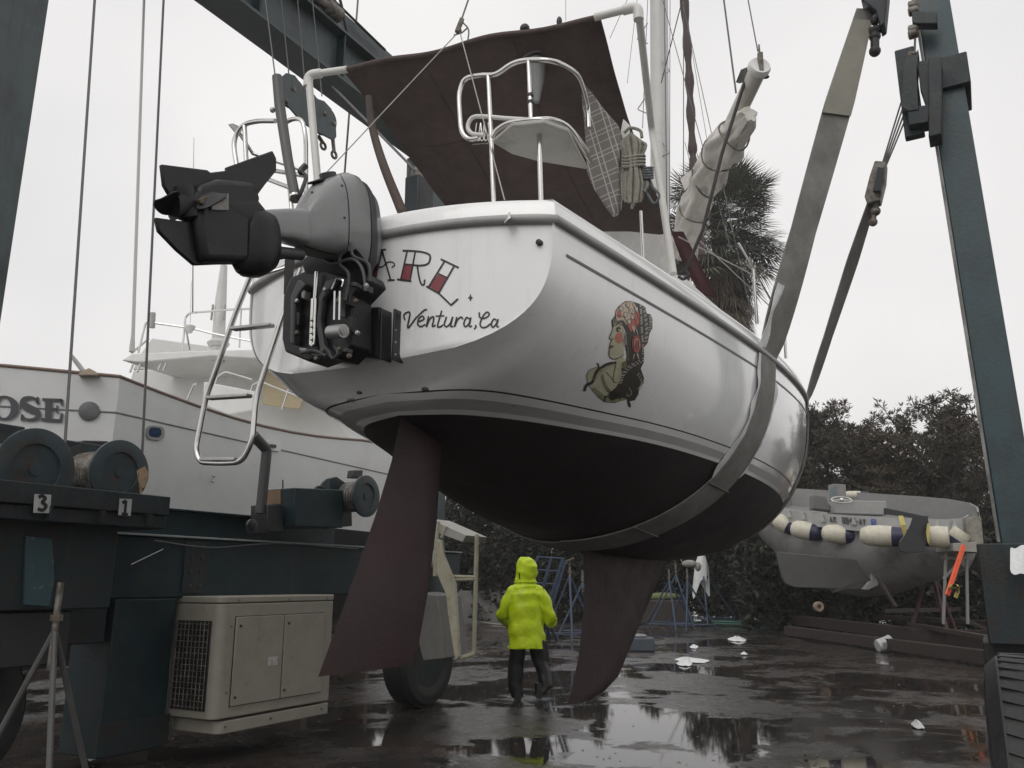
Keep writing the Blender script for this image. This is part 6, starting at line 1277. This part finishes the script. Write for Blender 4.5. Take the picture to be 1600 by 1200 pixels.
ed = [(0, 1), (1, 2), (2, 3), (3, 4), (4, 5), (2, 6), (6, 7), (7, 8), (8, 9), (2, 10), (10, 11), (11, 12), (12, 13), (0, 14), (14, 15), (15, 16), (16, 17), (0, 18), (18, 19), (19, 20), (20, 21)]
for hand, sgn in ((9, -1), (13, 1)):
    hx, hy, hz = bv[hand][0]
    for k, (ox, ln) in enumerate([(-.032, .075), (-.012, .085), (.010, .08), (.03, .065)]):
        n0 = len(bv); bv += [((hx + ox, hy + .05, hz - .01), .011), ((hx + ox * 1.1, hy + .05 + ln * .5, hz - .02), .009), ((hx + ox * 1.1, hy + .05 + ln * .8, hz - .05), .008)]; ed += [(hand, n0), (n0, n0 + 1), (n0 + 1, n0 + 2)]
    n0 = len(bv); bv += [((hx - sgn * .045, hy + .01, hz + .005), .012), ((hx - sgn * .055, hy + .05, hz - .02), .009)]; ed += [(hand, n0), (n0, n0 + 1)]
me.from_pydata([v for v, r in bv], ed, []); me.materials.append(M_skin); bo = bpy.data.objects.new('body', me); scene.collection.objects.link(bo); bo.parent = per
md = bo.modifiers.new('skin', 'SKIN'); md.use_smooth_shade = True
for i, (v, r) in enumerate(bv): me.skin_vertices[0].data[i].radius = (r, r)
me.skin_vertices[0].data[0].use_root = True
md = bo.modifiers.new('sub', 'SUBSURF'); md.levels = 1; md.render_levels = 1
def fold(secs, n, amp, fr, seed):       # loft with cloth folds
    g = MB(); rr = random.Random(seed); ph = [rr.uniform(0, 6.28) for _ in range(6)]; b = 0; m = len(secs)
    for i, (c, sv_, uv, rs, ru) in enumerate(secs):
        for k in range(n):
            t = 2 * math.pi * k / n; q = 1 + amp * (math.sin(fr * t + ph[0] + i * .55) * .5 + math.sin(2 * t + ph[1] - i * .9) * .5 + math.sin(i * .8 + ph[2] + 2.2 * math.sin(t + ph[3]) + 1.3 * math.sin(2 * t + ph[4])) * .7)
            g.v.append(Vector(c) + sv_ * rs * q * math.cos(t) + uv * ru * q * math.sin(t))
    for i in range(m - 1):
        for k in range(n): g.f.append((i * n + k, i * n + (k + 1) % n, (i + 1) * n + (k + 1) % n, (i + 1) * n + k)); g.mi.append(0)
    g.f.append(tuple(range(n))); g.mi.append(0); g.f.append(tuple((m - 1) * n + k for k in range(n))); g.mi.append(0); return g
def dense(keys, k=5):
    out_ = []
    for i in range(len(keys) - 1):
        for j in range(k):
            t = j / k; t = t * t * (3 - 2 * t) * .5 + t * .5; a_, b_ = keys[i], keys[i + 1]; out_.append((a_[0].lerp(b_[0], t), a_[1], a_[2], lerp(a_[3], b_[3], t), lerp(a_[4], b_[4], t)))
    out_.append(keys[-1]); return out_
sx = Vector((.98, .12, 0)).normalized(); sy = Vector((-.12, .98, 0))
jk = fold(dense([(P3(-.0, .0, .68), sx, sy, .25, .18), (P3(-.005, 0, .86), sx, sy, .25, .18), (P3(-.01, .0, 1.05), sx, sy, .24, .17), (P3(-.02, .0, 1.25), sx, sy, .23, .165), (P3(-.02, .01, 1.40), sx, sy, .225, .155), (P3(-.02, .02, 1.49), sx, sy, .185, .135), (P3(-.02, .03, 1.55), sx, sy, .125, .11), (P3(-.02, .04, 1.60), sx, sy, .10, .09)], 6), 48, .04, 7, 4).build('jacket', M_hv, per, smooth=80)
def sleeve_(keys, seed, nm='sleeve'):
    out_ = []; n = len(keys)
    pts = smooth_path([P3(*k[:3]) for k in keys], 7); rr = []
    for i in range(n - 1):
        for j in range(7): rr.append(lerp(keys[i][3], keys[i + 1][3], j / 7))
    rr.append(keys[-1][3]); secs = []
    for i, p in enumerate(pts):
        d = (pts[min(i + 1, len(pts) - 1)] - pts[max(0, i - 1)]).normalized(); s_ = d.cross(Y_ if abs(d.y) < .8 else X_).normalized(); secs.append((p, s_, s_.cross(d).normalized(), rr[i], rr[i]))
    return fold(secs, 24, .085, 3, seed).build(nm, M_hv, jk, smooth=80)
sleeve_([(-.12, .02, 1.44, .07), (-.19, .02, 1.40, .105), (-.30, .02, 1.20, .085), (-.335, .08, 1.10, .085), (-.29, .22, 1.04, .075), (-.26, .27, .99, .06)], 2)
sleeve_([(.09, .02, 1.43, .07), (.17, .01, 1.40, .105), (.27, .0, 1.20, .09), (.315, .04, 1.06, .09), (.34, .17, 1.02, .078), (.36, .28, 1.02, .062)], 8)
hd = dense([(P3(-.01, .035, 1.535), sx, sy, .14, .11), (P3(-.02, .05, 1.60), sx, sy, .145, .125), (P3(.0, .055, 1.68), sx, sy, .152, .145), (P3(.0, .05, 1.77), sx, sy, .148, .14), (P3(-.01, .05, 1.85), sx, sy, .118, .115), (P3(-.03, .05, 1.895), sx, sy, .06, .06)], 5)
fold(hd, 32, .035, 3, 11).build('hood', M_hv, jk, smooth=80)
g = MB(); g.tube(smooth_path([P3(-.10, -.055, 1.68), P3(-.105, -.05, 1.64), P3(-.10, -.06, 1.60)], 3), .010, 6); g.build('hood_toggle', M_black, jk)
for (cx, cy, cz_, r_) in ((-.26, .27, .99, .058), (.36, .28, 1.02, .060)):
    g = MB(); g.tube([P3(cx, cy - .01, cz_), P3(cx, cy + .02, cz_ - .004)], r_ * 1.06, 16); g.build('cuff_band', M_hv, jk, smooth=60)
g = MB(); g.tube([P3(-.02 + .244 * math.cos(u) * .98, .0 + .176 * math.sin(u), .695 + .006 * math.sin(3 * u)) for u in [2 * math.pi * k / 40 for k in range(40)]], .011, 6, closed=True); g.build('hem_band', M_hv, jk, smooth=60)
g = MB(); g.tube([P3(-.02 + .150 * math.cos(u), .03 + .118 * math.sin(u), 1.555) for u in [2 * math.pi * k / 30 for k in range(30)]], .014, 6, closed=True); g.build('hood_seam', M_hv, jk, smooth=60)
def leg_(keys, seed):
    return fold(dense([(P3(x, y, z), X_, Y_, r1, r2) for x, y, z, r1, r2 in keys], 6), 28, .045, 4, seed).build('trouser_leg', M_tr, per, smooth=80)
leg_([(-.095, 0, .92, .125, .14), (-.12, 0, .72, .115, .13), (-.15, .03, .48, .105, .115), (-.165, .04, .25, .105, .115), (-.15, .03, .12, .09, .10), (-.13, .03, .05, .085, .10)], 1)
leg_([(.09, 0, .92, .125, .14), (.12, .02, .72, .115, .13), (.17, .05, .50, .10, .115), (.235, .03, .34, .098, .11), (.25, -.02, .2, .09, .10), (.19, -.03, .10, .07, .09)], 5)
g = MB(); g.grid([[P3(.20 + .035 * j + .01 * i, -.07, .80 - .09 * i - .02 * j) for j in range(3)] for i in range(4)]); g.build('hanging_cord', M_tr, per, thick=.01)
for (x, y, z, tl) in ((-.13, .02, .0, 0), (.16, -.02, .04, .1)):
    g = MB(); g.loft([(P3(x, y - .10, z + .045), X_, ZV, .045, .04, .8), (P3(x, y - .05, z + .055), X_, ZV, .055, .055, .8), (P3(x, y + .06, z + .05 - tl * .1), X_, ZV, .055, .045, .8), (P3(x, y + .17, z + .035 - tl * .1), X_, ZV, .045, .03, .8)], 16); g.tube([P3(x, y - .04, z + .05), P3(x, y - .03, z + .2)], .06, 12); g.build('boot', M_tyre, per, smooth=60)
# ================================================================ vegetation
def leafmat(name, c1, c2):
    m = bpy.data.materials.new(name); m.use_nodes = True; t = m.node_tree; n = t.nodes; l = t.links; b = n['Principled BSDF']; b.inputs['Roughness'].default_value = .6; b.inputs['Specular IOR Level'].default_value = .3
    g_ = n.new('ShaderNodeNewGeometry'); r = n.new('ShaderNodeValToRGB'); l.new(g_.outputs['Random Per Island'], r.inputs[0]); r.color_ramp.elements[0].color = (*c1, 1); r.color_ramp.elements[1].color = (*c2, 1); l.new(r.outputs[0], b.inputs['Base Color']); return m
M_leaf = leafmat('cypress_leaf', (.036, .034, .025), (.085, .072, .052)); M_leaf2 = leafmat('brown_green_leaf', (.040, .034, .025), (.115, .082, .054)); M_bark = mat('bark', (.045, .035, .028), .9, noise=.4, nscale=14, bump=.6, bscale=30, stretch=(1, 1, .2))
M_hedge = leafmat('hedge_leaf', (.011, .013, .009), (.032, .032, .021)); M_rustl = leafmat('rust_leaf', (.07, .04, .028), (.17, .10, .07)); M_hedge2 = leafmat('yellow_green_leaf', (.05, .065, .025), (.12, .13, .05))
def tuft(v, f, c, r, rr, n=10, up=.35, w=.05):
    for _ in range(n):
        d = Vector((rr.gauss(0, 1), rr.gauss(0, 1), rr.gauss(up, .8))).normalized(); L_ = r * rr.uniform(.6, 1.1); s_ = d.cross(Vector((rr.gauss(0, 1), rr.gauss(0, 1), rr.gauss(0, 1)))).normalized() * w * rr.uniform(.6, 1.2)
        o = c + d * L_ * .15; b = len(v); v += [o - s_ * .4, o + d * L_ * .55 + s_, o + d * L_, o + d * L_ * .5 - s_]; f.append((b, b + 1, b + 2, b + 3))
def leafy(name, v, f, m, parent):
    off = root_loc(parent); me = bpy.data.meshes.new(name); me.from_pydata([tuple(p - off) for p in v], [], f); me.materials.append(m); o = bpy.data.objects.new(name, me); scene.collection.objects.link(o); o.parent = parent; return o
def tree(base, H, spread, lab, seed, m=None, nl=16, cat='tree', tr=.22, low=.25, tuftn=9, dens=1.0, group='trees behind the workboat', grow=None):
    rr = random.Random(seed); base = Vector(base); base.z = 0; m = m or M_leaf; tt = thing('pine_tree', lab, cat, base, group)
    g = MB(); top = base + Vector((rr.uniform(-.4, .4), 0, H * .8)); tp = smooth_path([base, base + Vector((.15, 0, H * .25)), base + Vector((rr.uniform(-.3, .3), 0, H * .5)), top], 4); g.tube(tp, [lerp(tr, tr * .25, i / (len(tp) - 1)) for i in range(len(tp))], 8)
    v, f = [], []
    for k in range(nl):
        hh = lerp(low, .78, (k + rr.random() * .6) / nl); p0 = tp[min(len(tp) - 1, int(hh / .8 * (len(tp) - 1)))]; az = rr.uniform(0, 6.28); rel = (hh - low) / (.78 - low)
        ln = spread * rr.uniform(.55, 1.15) * (1 - .25 * rel); tip = p0 + Vector((math.cos(az) * ln, math.sin(az) * ln * .8, ln * rr.uniform(.25, .75) + rel * H * .12)); mid = (p0 + tip) / 2 + Vector((0, 0, -.12 * ln)); lp_ = smooth_path([p0, mid, tip], 5)
        g.tube(lp_, [lerp(tr * .33, .025, i / (len(lp_) - 1)) for i in range(len(lp_))], 6)
        for q in range(2, len(lp_)):
            for b_ in range(3):
                s_ = lp_[q]; d = Vector((rr.gauss(0, 1), rr.gauss(0, .8), rr.gauss(.5, .6))).normalized(); l2 = ln * rr.uniform(.16, .36) * (1.15 - .4 * q / len(lp_)); e = s_ + d * l2; g.tube([s_, (s_ + e) / 2 + Vector((0, 0, .03)), e], [.022, .014, .008], 4, cap=False)
                for u in range(int(5 * dens)):
                    c = s_.lerp(e, rr.uniform(.7, 1.05)) + Vector((rr.gauss(0, .11), rr.gauss(0, .11), rr.gauss(0, .08))); tuft(v, f, c, .25, rr, tuftn + 3, .7, .024)
    g.build('trunk', M_bark, tt, smooth=60); leafy('crown', v, f, m, tt); return tt
tb = lambda px, Y: Vector(((px - 800) / FPX * Y * 1.0, Y, 0))
tree(tb(1262, 31), 8.6, 3.0, 'bushy dark tree rising just right of the sailboat hull', 3, M_leaf, 20)
tree(tb(1320, 33), 9.2, 3.2, 'tallest dark tree behind the middle of the workboat', 5, M_leaf2, 22)
tree(tb(1385, 31), 8.2, 3.0, 'dark spreading tree behind the black mat of the workboat', 8, M_leaf, 20)
tree(tb(1450, 30), 7.4, 2.7, 'lower brownish tree behind the bow of the workboat', 12, M_leaf2, 18)
tree(tb(1500, 28), 8.4, 2.6, 'open branched tree beside the right lift leg', 15, M_leaf, 16, dens=.7)
tree(tb(1575, 30), 8.2, 2.8, 'dark tree right of the right lift leg', 18, M_leaf, 14, dens=.8)
def shrub(base, rx, ry, H, lab, seed, m, n, name='shrub', cat='shrub', group='dark bushes under the hull', r=.3, w=.06, hole=.0):
    rr = random.Random(seed); base = Vector(base); base.z = 0; tt = thing(name, lab, cat, base, group); v, f = [], []; g = MB()
    for k in range(7): e = base + Vector((rr.uniform(-rx, rx) * .8, rr.uniform(-ry, ry) * .6, H * rr.uniform(.6, .95))); g.tube(smooth_path([base + Vector((rr.uniform(-.3, .3), 0, 0)), (base + e) / 2 + Vector((rr.uniform(-.3, .3), 0, .2)), e], 4), [.07, .06, .05, .04, .035, .03, .02, .02, .015][:9], 5)
    ph = [rr.uniform(0, 6) for _ in range(4)]
    for k in range(n):
        x = rr.uniform(-1, 1); hh = H * (.72 + .16 * math.sin(x * 5 + ph[0]) + .12 * math.sin(x * 13 + ph[1])) * (1 - .25 * x * x); z = hh * rr.random() ** .7; y = rr.uniform(-1, 1)
        tuft(v, f, base + Vector((x * rx, y * ry, z)), r, rr, 7, .25, w)
    g.build('stem', M_bark, tt, smooth=60); leafy('foliage', v, f, m, tt); return tt
shrub(tb(620, 36), 4.5, 1.2, 6.0, 'dark hedge bush left of the operator stand', 2, M_hedge, 2600)
shrub(tb(735, 36), 3.2, 1.2, 6.4, 'dark bush seen through the operator stand', 4, M_hedge, 3400); shrub(tb(840, 35), 2.6, 1.2, 5.6, 'dark bush behind the worker', 6, M_hedge, 2800)
shrub(tb(787, 34.5), .55, .3, 3.6, 'rust coloured bush left of the worker', 7, M_rustl, 110, r=.2); shrub(tb(930, 39), 2.4, 1.0, 3.0, 'yellow green bush behind the keel', 9, M_hedge2, 900)
shrub(tb(1035, 39), 3.0, 1.2, 4.0, 'yellow green bush left of the blue stand cluster', 10, M_hedge2, 1000); shrub(tb(1110, 37), 3.6, 1.2, 6.2, 'dark bush behind the stand with the rag', 11, M_hedge, 2600); shrub(tb(1195, 35), 3.0, 1.2, 6.0, 'dark bush left of the workboat', 13, M_hedge, 2400)
shrub(tb(1300, 29), 3.4, 1.0, 4.6, 'dark bush under the keel of the workboat', 14, M_hedge, 2400); shrub(tb(1420, 27.5), 3.2, 1.0, 4.2, 'dark bush below the bow of the workboat', 16, M_hedge, 2200); shrub(tb(1540, 27), 3.0, 1.0, 4.0, 'dark bush behind the right lift leg', 17, M_hedge, 1900)
shrub(tb(200, 30), 9, 2.0, 8, 'tall dark hedge added out of sight behind the motor yacht to dull ground reflections', 25, M_hedge, 1500, r=.6, w=.3); shrub(tb(480, 38), 5.5, 1.2, 4.4, 'dark hedge bush far left behind the yacht', 21, M_hedge, 2200); shrub(tb(1680, 27), 3.5, 1.0, 4.6, 'dark bush beyond the right edge', 22, M_hedge, 1200)  # tall hedge behind the yacht is added, hidden, to block bright sky reflections
# fan palm with a skirt of dead fronds
pb = tb(1146, 35); pm_ = thing('palm_tree', 'tall fan palm with a brown skirt of dead fronds rising behind the boom', 'palm tree', pb); rr = random.Random(31)
HC = on_y(1160, 330, 35).z; KP = 35 / 29
g = MB(); g.tube(smooth_path([pb, pb + ZV * HC * .5, pb + ZV * (HC - .3)], 6), .32, 12); g.build('trunk', M_bark, pm_, smooth=60)
def frond(v, f, o, d, L_, blades, Rr, dro, w=.05, half=1.5):
    s_ = d.cross(ZV).normalized(); u = s_.cross(d).normalized(); h = o + d * L_ - ZV * dro * L_ * .4
    b = len(v); v += [o - s_ * .025, o + s_ * .025, h + s_ * .02, h - s_ * .02]; f.append((b, b + 1, b + 2, b + 3))
    for k in range(blades):
        a_ = lerp(-half, half, k / (blades - 1)) + rr.uniform(-.04, .04); bd_ = (d * math.cos(a_) + s_ * math.sin(a_)).normalized(); ln = Rr * (.72 + .28 * math.cos(a_ * .8)) * rr.uniform(.85, 1.08)
        sd2 = bd_.cross(u).normalized() * w * .5; m1 = h + bd_ * ln * .55 + u * .03 * (k % 2); e = h + bd_ * ln - ZV * (dro * ln * rr.uniform(.25, .6)); b = len(v)
        v += [h, m1 + sd2, e, m1 - sd2]; f.append((b, b + 1, b + 2, b + 3))
v, f = [], []; top = pb + ZV * HC
for k in range(170):
    az = rr.uniform(0, 6.283); el = math.asin(rr.uniform(-.55, 1)); d = Vector((math.cos(az) * math.cos(el), math.sin(az) * math.cos(el), math.sin(el))); frond(v, f, top - ZV * rr.uniform(0, 2.3) * (1 if el < .45 else .15), d, KP * rr.uniform(.9, 1.75), 26, KP * rr.uniform(1.0, 1.35), .15 + .5 * max(0, .4 - math.sin(el)), .065)
leafy('crown', v, f, leafmat('palm_green', (.055, .060, .040), (.15, .15, .105)), pm_)
v, f = [], []
for k in range(260):
    az = rr.uniform(0, 6.283); z0 = rr.uniform(1.4, 6.8); o = top - ZV * z0; rad = 1.2 * min(1, .55 + z0 * .3); d = Vector((math.cos(az) * .75, math.sin(az) * .75, -.55 - .25 * rr.random())).normalized(); frond(v, f, o, d, rad * .85, 13, rr.uniform(.8, 1.15), .9, .06, 1.0)
leafy('dead_frond_skirt', v, f, leafmat('dead_frond', (.05, .038, .028), (.14, .11, .08)), pm_)
# ================================================================ rain haze
hm = bpy.data.materials.new('rain_haze'); hm.use_nodes = True; t = hm.node_tree; t.nodes.clear(); o_ = t.nodes.new('ShaderNodeOutputMaterial'); pv = t.nodes.new('ShaderNodeVolumePrincipled')
pv.inputs['Color'].default_value = (.95, .95, .95, 1); pv.inputs['Density'].default_value = .0013; pv.inputs['Anisotropy'].default_value = .2; t.links.new(pv.outputs[0], o_.inputs['Volume'])
g = MB(); g.box((0, 200, 12), 430, 330, 13.2); hz = g.build('haze', hm, smooth=0); tag(hz, None, None, None, 'stuff')
